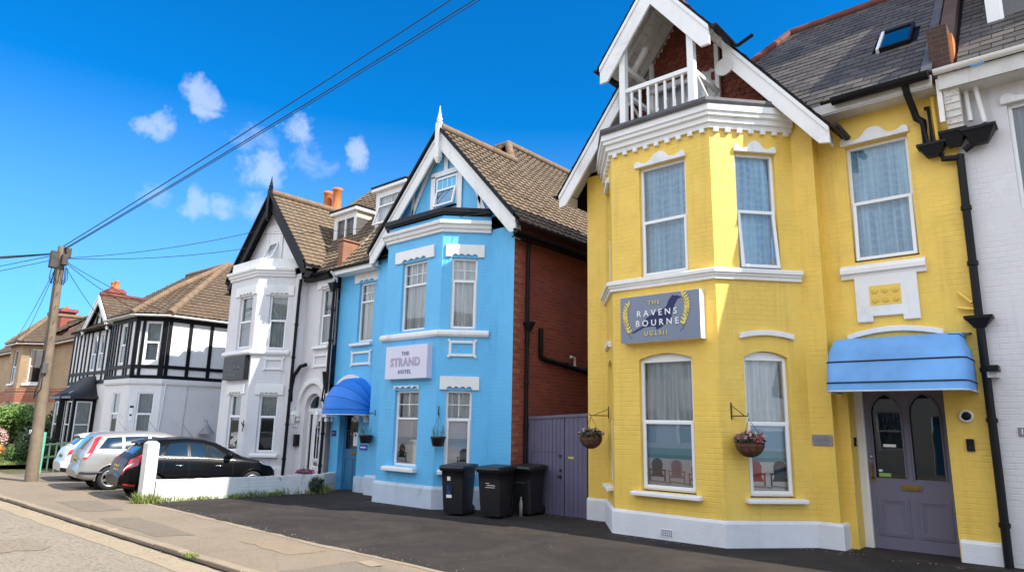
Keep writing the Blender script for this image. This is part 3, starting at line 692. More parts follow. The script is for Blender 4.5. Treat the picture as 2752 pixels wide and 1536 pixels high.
# roofs: gable over balcony, main slate slope with hip
def gslope(name, x_out, y0, y1, sgn, dx0=0):
    u = V((0, 1, 0)) if sgn > 0 else V((0, -1, 0)); s = V((-sgn, 0, sl_)).normalized(); S = (x_out-dx0)*sqrt(1+sl_**2)
    p = V((gx+sgn*x_out, y0 if sgn > 0 else y1, rz(x_out)))
    mb = MB(); slates(mb, p, u, s, y1-y0, S, lambda a, b: True)
    b = [V((gx+sgn*x, y, rz(x)-.03)) for x, y in ((x_out, y0), (dx0, y0), (dx0, y1), (x_out, y1))]
    mb.prism(b if sgn < 0 else b[::-1], (0, 0, .035), 1); return mb.build(name, [SLATE, BLACKW], Y)
gslope('roof', 2.62, 10.33, 13.6, 1); gslope('roof', 2.62, 10.33, 16, -1)
gslope('roof', 1.12, 9.58, 10.33, 1); gslope('roof', 1.12, 9.58, 10.33, -1)
mb = MB(); ridge(mb, (gx, 9.56, ga+.03), (gx, 13.5, ga+.03), .1); mb.build('ridge_tiles', RIDGE, Y)
for s in (1, -1):
    bargeboard(Y, 9.60, gx, ga-.05, gx+s*1.08, rz(1.08)-.05, .54)
    mb = MB(); sd = V((s, 0, -sl_)).normalized(); x0 = .82
    a = V((gx+s*(x0+.15), 10.36, rz(x0+.15)-.05)); e = V((gx+s*2.60, 10.36, rz(2.60)-.05)); vt = .44
    f = [(a.x, a.z), (e.x, e.z), (e.x, e.z-vt*.6), (e.x-s*.16, e.z+.16*sl_-vt), (a.x, a.z-vt)]
    mb.prism([V((x, 10.36, z)) for x, z in (f if s < 0 else f[::-1])], (0, .05, 0)); g = [(a.x, a.z), (e.x, e.z), (e.x, e.z-.1), (a.x, a.z-.1)]
    mb.prism([V((x, 10.338, z)) for x, z in (g if s < 0 else g[::-1])], (0, .02, 0)); mb.build('bargeboard', WHITE, Y, bevel=.006)
    # boarded soffit under the projecting gable with rafters, and under the verge
    mb = MB()
    for y in (9.75, 10.08, 10.42, 10.72): mb.beam((gx, y, ga-.13), (gx+s*1.05, y, rz(1.05)-.13), .06, .1)
    for k in range(9):
        p, q = .12*k, .12*k+.112; mb.prism([V((gx+s*x, 9.66, rz(x)-.055)) for x in (p, q)]+[V((gx+s*x, 10.84, rz(x)-.055)) for x in (q, p)], (0, 0, -.015))
    mb.build('boarded_soffit', GREYW, Y)
    mb = MB(); b = [V((gx+s*x, 10.4, rz(x)-.12)) for x in (1.0, 2.5)]+[V((gx+s*x, 10.86, rz(x)-.12)) for x in (2.5, 1.0)]; mb.prism(b, (0, 0, .02))
    b = [V((gx+s*2.5, y, z)) for y, z in ((10.4, rz(2.5)-.14), (10.86, rz(2.5)-.14), (10.86, 6.12), (10.4, 6.12))]; mb.prism(b, (s*.02, 0, 0)); mb.build('verge_soffit', GREYW, Y)
    gutter(Y, (gx+s*1.17, 9.58, rz(1.12)-.02), (gx+s*1.17, 10.34, rz(1.12)-.02), .055, out=(s, 0, 0)); gutter(Y, (gx+s*2.69, 10.33, rz(2.62)-.01), (gx+s*2.69, 11.0 if s > 0 else 16, rz(2.62)-.01), .055, out=(s, 0, 0))
    mb = MB(); mb.tube([(gx+s*1.0, 10.33, rz(1.0)-.56), (gx+s*1.0, 10.36, rz(1.0)-.56)], .16, 14); mb.beam((gx+s*.93, 10.2, 6.9), (gx+s*.93, 10.2, rz(.93)-.1), .08, .08, (0, 1, 0)) if 0 else None; mb.build('verge_roundel', GREYW, Y)
pipe(Y, [(gx+1.2, 10.3, rz(1.12)-.08), (gx+1.28, 10.3, rz(1.12)-.12), (gx+1.55, 10.3, rz(1.12)-.02)], .035, 'overflow_spout', clips=False)
# balcony
mb = MB(); dk = [(-6.30, 9.55), (-4.36, 9.55), (-3.42, 10.6), (-3.4, 10.84), (-7.2, 10.84), (-7.14, 10.6)]; mb.prism([V((x, y, 6.885)) for x, y in dk], (0, 0, .05))
mb.mould([(-7.14, 10.62), (-6.33, 9.56), (-4.34, 9.56), (-3.40, 10.62)], [(-.02, 6.87), (.03, 6.86), (.05, 6.9), (.05, 6.95), (-.02, 6.96)]); mb.build('balcony_deck', LEAD, Y)
for y in (9.66, 10.72):
    for x in (-5.97, -4.63):
        mb = MB(); w_ = .06 if y < 10 else .04; mb.box(x-w_, x+w_, y, y+w_*2, 6.93, rz(abs(x-gx))-.2); mb.build('balcony_post', WHITE, Y, bevel=.006)
mb = MB(); mb.box(-5.91, -4.69, 9.68, 9.76, 7.60, 7.68); mb.box(-5.91, -4.69, 9.69, 9.75, 6.94, 7.0)
for k in range(7): x = -5.80+.165*k; mb.box(x-.021, x+.021, 9.70, 9.74, 6.99, 7.61)
for x in (-5.97, -4.63):
    mb.box(x-.035, x+.035, 9.78, 10.72, 7.60, 7.67); mb.box(x-.03, x+.03, 9.78, 10.72, 6.94, 6.99)
    mb.beam((x, 9.79, 7.0), (x, 10.71, 7.58), .03, .045); mb.beam((x+.035, 9.79, 7.58), (x+.035, 10.71, 7.0), .03, .045)
mb.build('balustrade', WHITE, Y, bevel=.004)
mb = MB(); mb.beam((-6.0, 10.1, 8.2), (-5.7, 10.1, 8.62), .07, .09); mb.beam((-6.05, 10.7, 8.05), (-5.3, 10.7, 8.05), .07, .1); mb.beam((-5.97, 9.75, 8.15), (-5.97, 10.75, 8.15), .07, .1); mb.build('brace', GREYW, Y)
# main slate roof
ez, ey = 6.84, 10.66; rzt, ry = 10.30, 14.12
X0, X1 = -8.0, -1.36; hipx0 = -6.5; hk = .60
mb = MB(); s = V((0, 1, 1)).normalized(); S = (ry-ey)*sqrt(2)
def ins_m(a, b):
    x = X0+a; y = ey+b/sqrt(2); z = ez+b/sqrt(2)
    hx = -4.36+(z-rzt)*.60
    return x > hx and not (x > -2.27 and x < -1.72 and 7.92 < z < 8.57) and (z > rz(x-gx)-.1 if x > gx else False)
slates(mb, (X0, ey, ez), (1, 0, 0), s, X1-X0, S, ins_m)
mb.face([(gx+1.9, ey+.1, ez+.06), (X1, ey+.02, ez-.02), (X1, ry, rzt-.02), (-4.36, ry, rzt-.02), (-6.43, ey+.02, ez-.02)], 1)
mb.build('roof', [SLATE, BLACKW], Y)
mb = MB(); mb.face([(-4.36, ry, rzt), (-6.43, ey, ez), (-6.43, 20, ez), (-4.36, 16.5, rzt)][::-1]); mb.face([(-4.36, ry, rzt), (-4.36, 20, rzt-3), (X1, 20, rzt-3), (X1, ry, rzt)][::-1]); mb.build('rear_roof', SLATE, Y)
mb = MB(); ridge(mb, (-4.36, ry, rzt+.03), (X1+.1, ry, rzt+.03), .09); ridge(mb, (-5.2, 12.7, 8.9), (-4.36, ry, rzt+.03), .09); mb.build('hip_tiles', RIDGE, Y)
# rooflight
RL = V((-2.26, 11.77, 7.95)); ru = V((1, 0, 0)); rs = V((0, 1, 1)).normalized(); rn = ru.cross(rs)
def rbox(mb, a0, a1, b0, b1, c0, c1, mat=0): mb.hexa([RL+ru*a+rs*b+rn*c for c in (c0, c1) for a, b in ((a0, b0), (a1, b0), (a1, b1), (a0, b1))], mat)
mb = MB()
rbox(mb, 0, .05, 0, .92, -.05, .085); rbox(mb, .47, .52, 0, .92, -.05, .085, 1)
rbox(mb, .05, .47, 0, .06, -.05, .085, 1); rbox(mb, .05, .47, .86, .92, -.05, .085, 1); w_ = mb.build('rooflight', [WHITE, BLACKP], Y, bevel=.006)
mb = MB(); mb.face([RL+ru*a+rs*b+rn*.06 for a, b in ((.05, .06), (.47, .06), (.47, .86), (.05, .86))]); mb.build('pane', glassmat('rooflight glass', (.3, .4, .5), 1.6), w_)
mb = MB(); rbox(mb, .05, .47, .06, .86, -.04, -.03); mb.build('blind', CUR, w_)
# rear lead flashing strip beside the party wall
mb = MB(); mb.prism([V((-1.50, ey, ez+.03)), V((-1.37, ey, ez+.03)), V((-1.37, ry, rzt+.03)), V((-1.50, ry, rzt+.03))], (0, 0, .012)); mb.build('flashing', LEAD, Y)
# front door
D = MB(); FD = Fr(-2.96, 11.42, -1.69, 11.42)
def arch_pts(a0, a1, z0, zs, zt, n=8):
    c = (a0+a1)/2; h = (a1-a0)/2; R = (h*h+(zt-zs)**2)/(2*h)
    L_ = [(a0+R-R*cos(k/n*math.acos(1-h/R)), zs+R*sin(k/n*math.acos(1-h/R))*(zt-zs)/max(1e-6, R*sin(math.acos(1-h/R)))) for k in range(n+1)]
    return [(a0, z0)]+L_+[(2*c-a, z) for a, z in L_[-2::-1]]+[(a1, z0)]
d0, d1 = .12, 1.21; G = [arch_pts(.21, .62, 1.02, 1.95, 2.25), arch_pts(.72, 1.12, 1.02, 1.95, 2.25)]
def door_face(mb, fr, a0, a1, z0, z1, holes, d):
    xs = sorted({a0, a1}|{h[0][0] for h in holes}|{h[-1][0] for h in holes}); zs = [z0, 1.02, 2.25, z1]
    for i in range(len(xs)-1):
        for j in range(3):
            am = (xs[i]+xs[i+1])/2
            if j == 1 and any(h[0][0] < am < h[-1][0] for h in holes): continue
            mb.face([fr.p(xs[i], zs[j], d), fr.p(xs[i+1], zs[j], d), fr.p(xs[i+1], zs[j+1], d), fr.p(xs[i], zs[j+1], d)])
    for h in holes:
        c = h[1:-1]
        for p, q in zip(c, c[1:]): mb.face([fr.p(p[0], p[1], d), fr.p(q[0], q[1], d), fr.p(q[0], 2.25, d), fr.p(p[0], 2.25, d)])
        hh = h+[h[0]]
        for p, q in zip(hh, hh[1:]): mb.face([fr.p(*p, d), fr.p(*p, d-.035), fr.p(*q, d-.035), fr.p(*q, d)])
        fl = [fr.p(a, z, d+.012) for a, z in h]; mb.tube(fl, .014, 6)
door_face(D, FD, d0, d1, .02, 2.34, G, .0)
for a0, a1 in ((.20, .62), (.72, 1.14)):
    for k, (e, dd) in enumerate(((0, .014), (.03, .022), (.06, .01))): frame_ring(D, FD, a0+e, a1-e, .21+e, .76-e, .03, -.01, dd)
dr = D.build('door', PURP, Y, bevel=0)
for h in G:
    mb = MB(); mb.face([FD.p(a, z, -.03) for a, z in h][::-1]); mb.build('pane', GLASSD, dr)
mb = MB(); mb.fbox(FD, 0, 1.27, -.3, 2.6, -.5, -.48); mb.build('unlit_hall_backing', DARK, dr)  # near-black sheet painted as the darkness of the hall
mb = MB(); mb.fbox(FD, .54, .80, .86, .94, -.01, .015); mb.fbox(FD, .575, .765, .882, .918, .014, .024); mb.build('letter_plate', BRASS, dr, bevel=.003)
mb = MB(); mb.fbox(FD, .15, .20, .96, 1.24, .0, .015); mb.tube([FD.p(.175, 1.0, .01), FD.p(.175, 1.02, .05), FD.p(.175, 1.18, .05), FD.p(.175, 1.2, .01)], .012, 8); mb.build('pull_handle', BRASS, dr)
mb = MB(); mb.lathe(FD.p(.17, 1.32, 0), [(.022, 0), (.022, .012), (.014, .018), (.001, .02)], 12, 0, FD.n); mb.build('lock', METAL, dr)
mb = MB(); mb.fbox(FD, .34, .51, 1.47, 1.51, -.028, -.026); mb.build('notice', CLEAR, dr); mb = MB(); mb.fbox(FD, .25, .41, 1.04, 1.09, -.028, -.026, 0); mb.fbox(FD, .25, .30, 1.11, 1.14, -.028, -.026, 1); mb.build('sticker', [MAT('green sticker', (.25, .45, .1), .5, .1, 3, 0), CLEAR], dr)
mb = MB(); mb.fbox(FD, 0, .12, -.02, 2.34, -.05, .06); mb.fbox(FD, 1.21, 1.27, -.02, 2.34, -.05, .06); mb.fbox(FD, 0, 1.27, 2.34, 2.46, -.05, .06); mb.build('door_frame', WHITE, Y, bevel=.01)
mb = MB(); mb.box(-3.15, -1.3, 10.75, 11.4, -.3, .02); mb.build('doorstep', MAT('worn brown doorstep', (.10, .075, .06), .8, .3, 5, .4), Y, bevel=.02)
mb = MB(); mb.fbox(FF, .85, 1.07, .05, .17, .05, .062); vb = mb.build('air_brick', PLIN, Y, bevel=.004)
mb = MB()
for i in range(6):
    for j in range(3): mb.fbox(FF, .875+.032*i, .892+.032*i, .068+.033*j, .088+.033*j, .06, .0632)
mb.build('vent_holes', DARK, vb)
# ------------------------------------------------------------------ blue hotel and its white neighbour (a pair)
B = root('hotel', (-12.5, 12, 0), 'sky blue painted hotel with white finial and red brick side wall', 'hotel')
W = root('town_house', (-18.6, 12, 0), 'pale white painted house with black bargeboards, standing between the blue hotel and the timbered house', 'house')
def bay_house(R, wm, pm, x0, x1, yf, c, xl, xr, up, lo, cu_, cl_, grid, tanl=None, ft=6.2, sw=None):
    """bay front x0..x1 at yf with 45-degree cants of c; the flat wall behind spans xl..xr"""
    yA = yf+c; f0 = Fr(x0-c, yA, x0, yf); f1 = Fr(x0, yf, x1, yf); f2 = Fr(x1, yf, x1+c, yA)
    mb = MB()
    cw = (cu_, cl_)
    mb.wall(f0, 0, f0.len, -.5, ft, [(.3, .85, .8, 2.37), (.3, .85, 3.7, 5.26)], .12)
    mb.wall(f1, 0, f1.len, -.5, ft, [(lo[0], lo[1], .77, 2.38), (up[0], up[1], 3.70, 5.28)], .12)
    mb.wall(f2, 0, f2.len, -.5, ft, [(cl_[0], cl_[1], .77, 2.37), (cu_[0], cu_[1], 3.66, 5.25)], .12)
    mb.wall(Fr(xl, yA, x0-c, yA), 0, x0-c-xl, -.5, ft); mb.wall(Fr(x1+c, yA, xr, yA), 0, xr-x1-c, -.5, ft)
    mb.build('wall', wm, R)
    path = [(x0-c, yA), (x0, yf), (x1, yf), (x1+c, yA)]
    mb = MB(); mb.mould([(xl, yA)]+path+[(xr, yA)], [(.004, -.5), (.05, -.5), (.05, .36), (.03, .41), (.004, .42)]); mb.build('plinth', pm, R, bevel=.012)
    mb = MB(); mb.mould(path, [(0, 3.50), (.06, 3.51), (.09, 3.55), (.09, 3.60), (.06, 3.645), (0, 3.65)]); mb.build('string_course', WHITE, R, bevel=.006)
    mb = MB(); mb.mould(path, [(0, 5.82), (.05, 5.82), (.06, 5.88), (.10, 5.90), (.11, 5.97), (.16, 5.99), (.17, 6.05), (.14, 6.07), (0, 6.08)]); mb.build('cornice', WHITE, R, bevel=.006)
    ws = []
    for f, (a, b), z0, z1, g in ((f1, up, 3.70, 5.28, 4), (f2, cu_, 3.66, 5.25, 2), (f0, (.3, .85), 3.7, 5.26, 2)):
        kw = dict(grid=(g, 2, 4.76, z1-.05)) if grid else {}
        ws.append(window(R, f, a, b, z0, z1, split=4.74 if grid else 4.52, lower=(not grid) or g != 4, cur=CUR if grid else CURG, **kw))
        e = .24 if f is f1 else .14; (f is f0) or scallop_lintel(R, f, a, b, z1+.01, z1+.29, e, n=4)
    for f, (a, b), z0, z1, g in ((f1, lo, .77, 2.38, 4), (f2, cl_, .77, 2.37, 2), (f0, (.3, .85), .8, 2.37, 2)):
        kw = dict(grid=(2, 2, 1.82, z1-.05)) if grid else {}
        ws.append(window(R, f, a, b, z0, z1, split=1.77, lower=f is not f1 or not grid, cur=CUR if grid else CURG, curz=(.55, 1) if grid else (.62, 1), **kw))
        e = .14 if f is not f1 else (.02 if grid else .17)
        if f is f0: continue
        scallop_lintel(R, f, a, b, z1+.01, z1+(.10 if f is f1 and grid else .29), e, n=4 if f is f2 else 4)
        sill(R, f, a-.2 if f is f1 else a-.12, b+.05 if f is f1 else b+.12, .76, .1, .14)
    panel_frame(R, f2, cu_[0], cu_[1], 3.08, 3.42)
    return f0, f1, f2, path, yA, ws
# ---- blue
bf0, bf1, bf2, bpath, byA, bw = bay_house(B, BLU, BPLIN, -12.5, -10.6, 9.65, .75, -13.85, -9.15, (.57, 1.42), (.54, 1.34), (.22, .79), (.20, .75), True)
q = bw[3]; mural(q, bf1, .58, 1.30, .80, 1.76, -.115, [(.74, .88, .52, 10, 1)], MURP); q = bw[4]; mural(q, bf2, .24, .71, .8, 1.76, -.115, [(.62, .84, .5, 9, 1)], MURP[:2]+[MURS[0]]+MURP[3:])
mb = MB(); mb.mould(bpath, [(0, 6.22), (.10, 6.23), (.12, 6.26), (.12, 6.36), (.09, 6.37), (0, 6.37)]); mb.prism([V((x, y, 6.33)) for x, y in bpath], (0, 0, .04)); mb.build('bay_gutter', BLACKP, B)
# ---- white
wf0, wf1, wf2, wpath, wyA, ww = bay_house(W, WHB, WHB, -20.0, -18.35, 9.5, .75, -21.15, -17.3, (.64, 1.42), (.60, 1.30), (.38, .92), (.34, .86), False, ft=6.1)
mb = MB(); mb.mould(wpath, [(.02, 6.07), (.02, 6.36), (-.2, 6.36), (-.2, 6.07)], cap=True); mb.prism([V((x, y, 6.12)) for x, y in wpath], (0, 0, .03)); mb.build('parapet', WHITE, W, bevel=.015)
FBB = Fr(-15.85, 10.65, -13.85, 10.65); FBW = Fr(-17.3, 10.5, -15.85, 10.5)
for R, f, m, pm, up, door in ((B, FBB, BLU, BPLIN, (.90, 1.57), (.39, 1.23)), (W, FBW, WHB, WHB, (.76, 1.30), (.34, 1.19))):
    mb = MB(); s = R is B
    mb.wall(f, 0, f.len, -.5, 5.85, [(up[0], up[1], 3.76, 5.36), (door[0], door[1], -.49, 2.0, (door[1]-door[0])/2)], .14)
    for a in door: mb.hexa([f.p(a+e, z, d) for z in (-.49, 2.0) for e, d in ((-.002, -.12), (.002, -.12), (.002, -.4), (-.002, -.4))])
    mb.build('wall', m, R)
    kw = dict(grid=(3, 2, 4.86, 5.31)) if s else {}
    window(R, f, up[0], up[1], 3.76, 5.36, split=4.84 if s else 4.6, lower=not s, cur=CUR if s else CURG, label='upper window above the arched doorway', **kw)
    scallop_lintel(R, f, up[0], up[1], 5.37, 5.62, .2, n=3); sill(R, f, up[0]-.2, up[1]+.03, 3.74, .09, .1); panel_frame(R, f, up[0]-.14, up[1]+.02, 3.14, 3.50)
    # arch surround
    c = (door[0]+door[1])/2; h = (door[1]-door[0])/2; mb = MB(); o = []; i_ = []
    hw = .46 if s else .40
    for k in range(19): t_ = pi*k/18; o.append((c-cos(t_)*(hw+.40), 2.0+sin(t_)*(hw+.44))); i_.append((c-cos(t_)*(hw+.24), 2.0+sin(t_)*(hw+.29)))
    for k in range(18): mb.prism([f.p(*p, 0) for p in (o[k], o[k+1], i_[k+1], i_[k])], f.n*.09)
    for sg in (-1, 1): mb.fbox(f, c+sg*(hw+.32)-.1, c+sg*(hw+.32)+.1, 1.78, 2.0, 0, .12); mb.fbox(f, c+sg*(hw+.32)-.07, c+sg*(hw+.32)+.07, 1.66, 1.78, 0, .08)
    mb.build('arch_surround', WHITE, R, bevel=.015)
# party pier, side and back walls
mb = MB(); mb.wall(Fr(-9.15, byA, -9.15, 21), 0, 21-byA, -.5, 6.0)
mb.build('side_wall', REDB, B)
mb = MB()
for k in range(38): z = -.3+.16*k; mb.box(-9.152, -9.146, byA+.01, byA+.12+.11*(k % 2), z, z+.078)
mb.build('quoins', ORB, B)
mb = MB(); mb.face([(-15.85, 21, -.5), (-9.15, 21, -.5), (-9.15, 21, 6), (-15.85, 21, 6)][::-1]); mb.build('rear_wall', REDB, B)
mb = MB(); mb.wall(Fr(-21.15, 21, -21.15, wyA), 0, 21-wyA, -.5, 6.2); mb.wall(Fr(-17.3, wyA, -17.3, 10.5), 0, .25, -.5, 5.85); mb.face([(-21.15, 21, -.5), (-15.85, 21, -.5), (-15.85, 21, 6), (-21.15, 21, 6)][::-1]); mb.build('side_wall', WHB, W)
mb = MB(); mb.wall(Fr(-13.85, 10.65, -13.85, byA), 0, .25, -.5, 6.0); mb.build('return_wall', BLU, B)
# ---- gables
def gable(R, gx, ga, sl, half, yg, yA, wallm, boardm, trim, win, y1, vert, tilem, finm, ystop, rk=None):
    zz = lambda dx: ga-sl*abs(dx)
    mb = MB(); mb.face([(gx-half+.1, yA, 5.9), (gx+half-.1, yA, 5.9), (gx+half-.1, yA, zz(half-.1)-.05), (gx, yA, ga-.05), (gx-half+.1, yA, zz(half-.1)-.05)]); mb.build('gable_wall', wallm, R)
    for s in (1, -1):
        bargeboard(R, yg, gx, ga-.05, gx+s*half, zz(half)-.05, vert, m=boardm)
        mb = MB(); b = [V((gx+s*x, y, zz(x)-.13)) for x, y in ((0, yg+.05), (half-.06, yg+.05), (half-.06, yA+.02), (0, yA+.02))]; mb.prism(b, (0, 0, .02))
        b = [V((gx+s*(half-.05), y, z)) for y, z in ((yg+.05, zz(half)-.15), (yA, zz(half)-.15), (yA, zz(half)-vert), (yg+.05, zz(half)-vert))]; mb.prism(b, (-s*.02, 0, 0)); mb.build('verge_soffit', GREYW if trim else BLACKW, R)
        # tile edge under the first tiles along the verge
        mb = MB(); mb.beam((gx, yg-.03, ga+.015), (gx+s*half, yg-.03, zz(half)+.015), .06, .09, (0, 1, 0)); mb.build('verge_tiles', BLACKW, R)
    mb = MB(); mb.box(gx-.07, gx+.07, yg-.09, yg+.05, ga-.78, ga+.12); mb.lathe((gx, yg-.02, ga+.12), [(.07, 0), (.085, .03), (.05, .06), (.075, .12), (.045, .16), (.05, .19), (.03, .27), (.004, .47)], 12); mb.hexa([V((gx+i*.07*k, yg-.02+j*.07*k, z)) for z, k in ((ga-.9, .45), (ga-.78, 1)) for i, j in ((-1, -1), (1, -1), (1, 1), (-1, 1))]); mb.build('finial', finm, R, bevel=.008)
    return zz
bgx, bga, bsl, bh = -11.43, 8.70, 1.08, 2.50
bz = gable(B, bgx, bga, bsl, bh, 10.16, byA, BLU, WHITE, True, None, 21, .46, TAN, WHITE, 13)
wgx, wga, wsl, wh = -18.97, 8.62, 1.10, 2.30
wz = gable(W, wgx, wga, wsl, wh, 9.95, wyA, REND, BLACKW, False, None, 21, .42, TAN, BLACKW, 13)
GB = Fr(-14, byA, -8, byA); GWf = Fr(-21.2, wyA, -17, wyA)
window(B, GB, 2.28, 3.02, 6.72, 7.52, split=7.2, rec=.02, grid=(4, 1, 7.2, 7.5), tilt=.22, cur=None, label='small attic window with its lower light pushed open')
mb = MB()       # applied white timbers of the gable
def strip(mb, f, a0, z0, a1, z1, w=.12, d=.04): p, q = f.p(a0, z0, d/2), f.p(a1, z1, d/2); mb.beam(p, q, d, w, f.u if abs(a1-a0) < abs(z1-z0) else Z) if 0 else mb.prism([p+(q-p).normalized().cross(f.n)*w/2, p-(q-p).normalized().cross(f.n)*w/2, q-(q-p).normalized().cross(f.n)*w/2, q+(q-p).normalized().cross(f.n)*w/2], f.n*d/2)
c = 2.60
for a in (2.18, 3.12): strip(mb, GB, a, 6.35, a, 7.6, .15)
strip(mb, GB, 2.1, 7.62, 3.2, 7.62, .13); strip(mb, GB, c+.02, 7.68, c+.02, 8.5, .13)
for a in (1.45, 3.78): strip(mb, GB, a, 6.3, a, 7.3 if a < 2 else 7.1, .1)
for s in (1, -1):
    pts = [(c+s*(.15+.2*k), 8.35-.0-.21*k-.02*k*k) for k in range(8)]
    for p, r in zip(pts, pts[1:]): strip(mb, GB, p[0], p[1], r[0], r[1], .11)
mb.build('applied_timber', WHITE, B, bevel=.005)
window(W, GWf, 1.90, 2.52, 6.5, 7.52, split=7.08, rec=.02, tilt=.35, cur=None, label='attic window with its lower light pushed wide open')
mb = MB(); strip(mb, GWf, 1.8, 6.3, 1.8, 7.66, .16, .03); strip(mb, GWf, 2.62, 6.3, 2.62, 7.66, .16, .03); strip(mb, GWf, 1.7, 7.6, 2.7, 7.6, .16, .034); mb.build('window_surround', REND, W)
# ---- roofs
RX, RY, RZ = -12.3, 13.62, 9.67
k_ = sqrt(1+bsl**2); s = V((-1, 0, bsl)).normalized()
mb = MB(); P0 = V((bgx+bh+.12, 10.12, bz(bh+.12)))
def insB(a, b):
    y = 10.12+a; z = P0.z+b*bsl/k_
    return z < bga+.02 or y > 12.95+(z-8.8)*.80
tiles(mb, P0, (0, 1, 0), s, 12, (RZ-P0.z)*k_/bsl, insB, .19, .22)
mb.prism([P0+V((0, .02, -.06)), P0+V((0, 12, -.06)), V((RX, 22, RZ-.06)), V((RX, RY, RZ-.06)), V((bgx, 12.95, bga-.06)), V((bgx, 10.14, bga-.06))][::-1], (0, 0, .05), 1)
mb.build('roof', [TAN, BLACKW], B)
mb = MB(); PL_ = V((bgx-bh-.05, 13, bz(bh+.05))); tiles(mb, PL_, (0, -1, 0), V((1, 0, bsl)).normalized(), 2.87, (bga-PL_.z)*k_/bsl, lambda a, b: True, .19, .22)
mb.prism([V((bgx-bh-.05, 10.14, PL_.z-.06)), V((bgx, 10.14, bga-.06)), V((bgx, 13, bga-.06)), V((bgx-bh-.05, 13, PL_.z-.06))], (0, 0, .05), 1); mb.build('roof', [TAN, BLACKW], B)
mb = MB(); ridge(mb, (bgx, 10.16, bga+.05), (bgx, 12.95, bga+.05), .1); ridge(mb, (bgx-.05, 12.9, bga), (RX, RY, RZ+.04), .11); ridge(mb, (RX, RY, RZ+.04), (RX, 22, RZ+.04), .1); ridge(mb, (RX, RY, RZ+.04), (-15.85, RY, RZ+.04), .1); mb.build('ridge_tiles', TRIDGE, B)
ms = 1.19; mk = sqrt(1+ms**2); EY, EZ = 10.28, 5.80
def mainslope(R, xa, xb, ins, name='roof'):
    mb = MB(); tiles(mb, (xa, EY, EZ), (1, 0, 0), V((0, 1, ms)).normalized(), xb-xa, (RZ-EZ)*mk/ms, lambda a, b: ins(xa+a, EZ+b*ms/mk), .19, .22)
    return mb
mb = mainslope(B, -15.83, RX, lambda x, z: z > bz(x-bgx)-.1 if x > -13.95 else True)
mb.face([(-15.83, EY, EZ-.05), (-13.4, EY, EZ-.05), (RX, RY, RZ-.05), (-15.83, RY, RZ-.05)], 1); mb.build('roof', [TAN, BLACKW], B)
mb = MB(); mb.face([(-18.4, RY, RZ), (RX, RY, RZ), (RX, 22, RZ)]); mb.face([(-18.4, RY, RZ), (RX, 22, RZ), (-22, 22, 6)]); mb.build('rear_roof', TAN, B)
hipx = lambda z: -18.4-(RZ-z)*1.04
mb = mainslope(W, -22, -15.88, lambda x, z: x > hipx(z) and (z > wz(x-wgx)-.1))
mb.face([(-17.3, EY, EZ-.05), (-15.88, EY, EZ-.05), (-15.88, RY, RZ-.05), (-18.4, RY, RZ-.05), (-19.4, 12.75, 8.6)], 1); mb.build('roof', [TAN, BLACKW], W)
wk = sqrt(1+wsl**2)
for sg in (1, -1):
    mb = MB(); xo = wh+.06; P = V((wgx+sg*xo, 9.92 if sg > 0 else 14.9, wz(xo)))
    tiles(mb, P, (0, sg, 0), V((-sg, 0, wsl)).normalized(), 3.4 if sg > 0 else 5, (wga-P.z)*wk/wsl, (lambda a, b: 9.92+a < EY+(wz(xo)+b*wsl/wk-EZ)/ms+.1) if sg > 0 else (lambda a, b: True), .19, .22)
    f = [V((wgx+sg*xo, 9.94, wz(xo)-.06)), V((wgx+sg*xo, 10.6 if sg > 0 else 14.9, wz(xo)-.06)), V((wgx, 12.8, wga-.06)), V((wgx, 9.94, wga-.06))]; mb.prism(f if sg < 0 else f, (0, 0, .05), 1); mb.build('roof', [TAN, BLACKW], W)
mb = MB(); ridge(mb, (wgx, 9.95, wga+.05), (wgx, 12.85, wga+.05), .1); ridge(mb, (hipx(7.4), EY+(7.4-EZ)/ms, 7.45), (-18.4, RY, RZ+.03), .1); ridge(mb, (-18.4, RY, RZ+.04), (-15.9, RY, RZ+.04), .1); mb.build('ridge_tiles', TRIDGE, W)
mb = MB(); mb.face([(-18.4, RY, RZ), (-22.2, 21, 5.8), (-22.2, EY, EZ)]); mb.build('hip_slope', TAN, W)
# eaves
for R, a, b in ((B, -15.75, -13.75), (W, -17.2, -15.95)):
    gutter(R, (a, EY-.03, EZ+.0), (b, EY-.03, EZ+.0), .06); mb = MB(); mb.box(a, b, EY+.02, 10.66, EZ-.17, EZ-.15); mb.box(a, b, EY, EY+.03, EZ-.17, EZ-.02); mb.build('soffit', WHITE if R is B else BLACKW, R)
mb = MB(); mb.box(-9.15, -8.85, 10.3, 21, 5.60, 5.62); mb.box(-8.86, -8.83, 10.02, 21, 5.5, 5.68); mb.build('soffit', BLACKW, B); gutter(B, (-8.78, 10.0, 5.62), (-8.78, 21, 5.62), .06, out=(1, 0, 0))
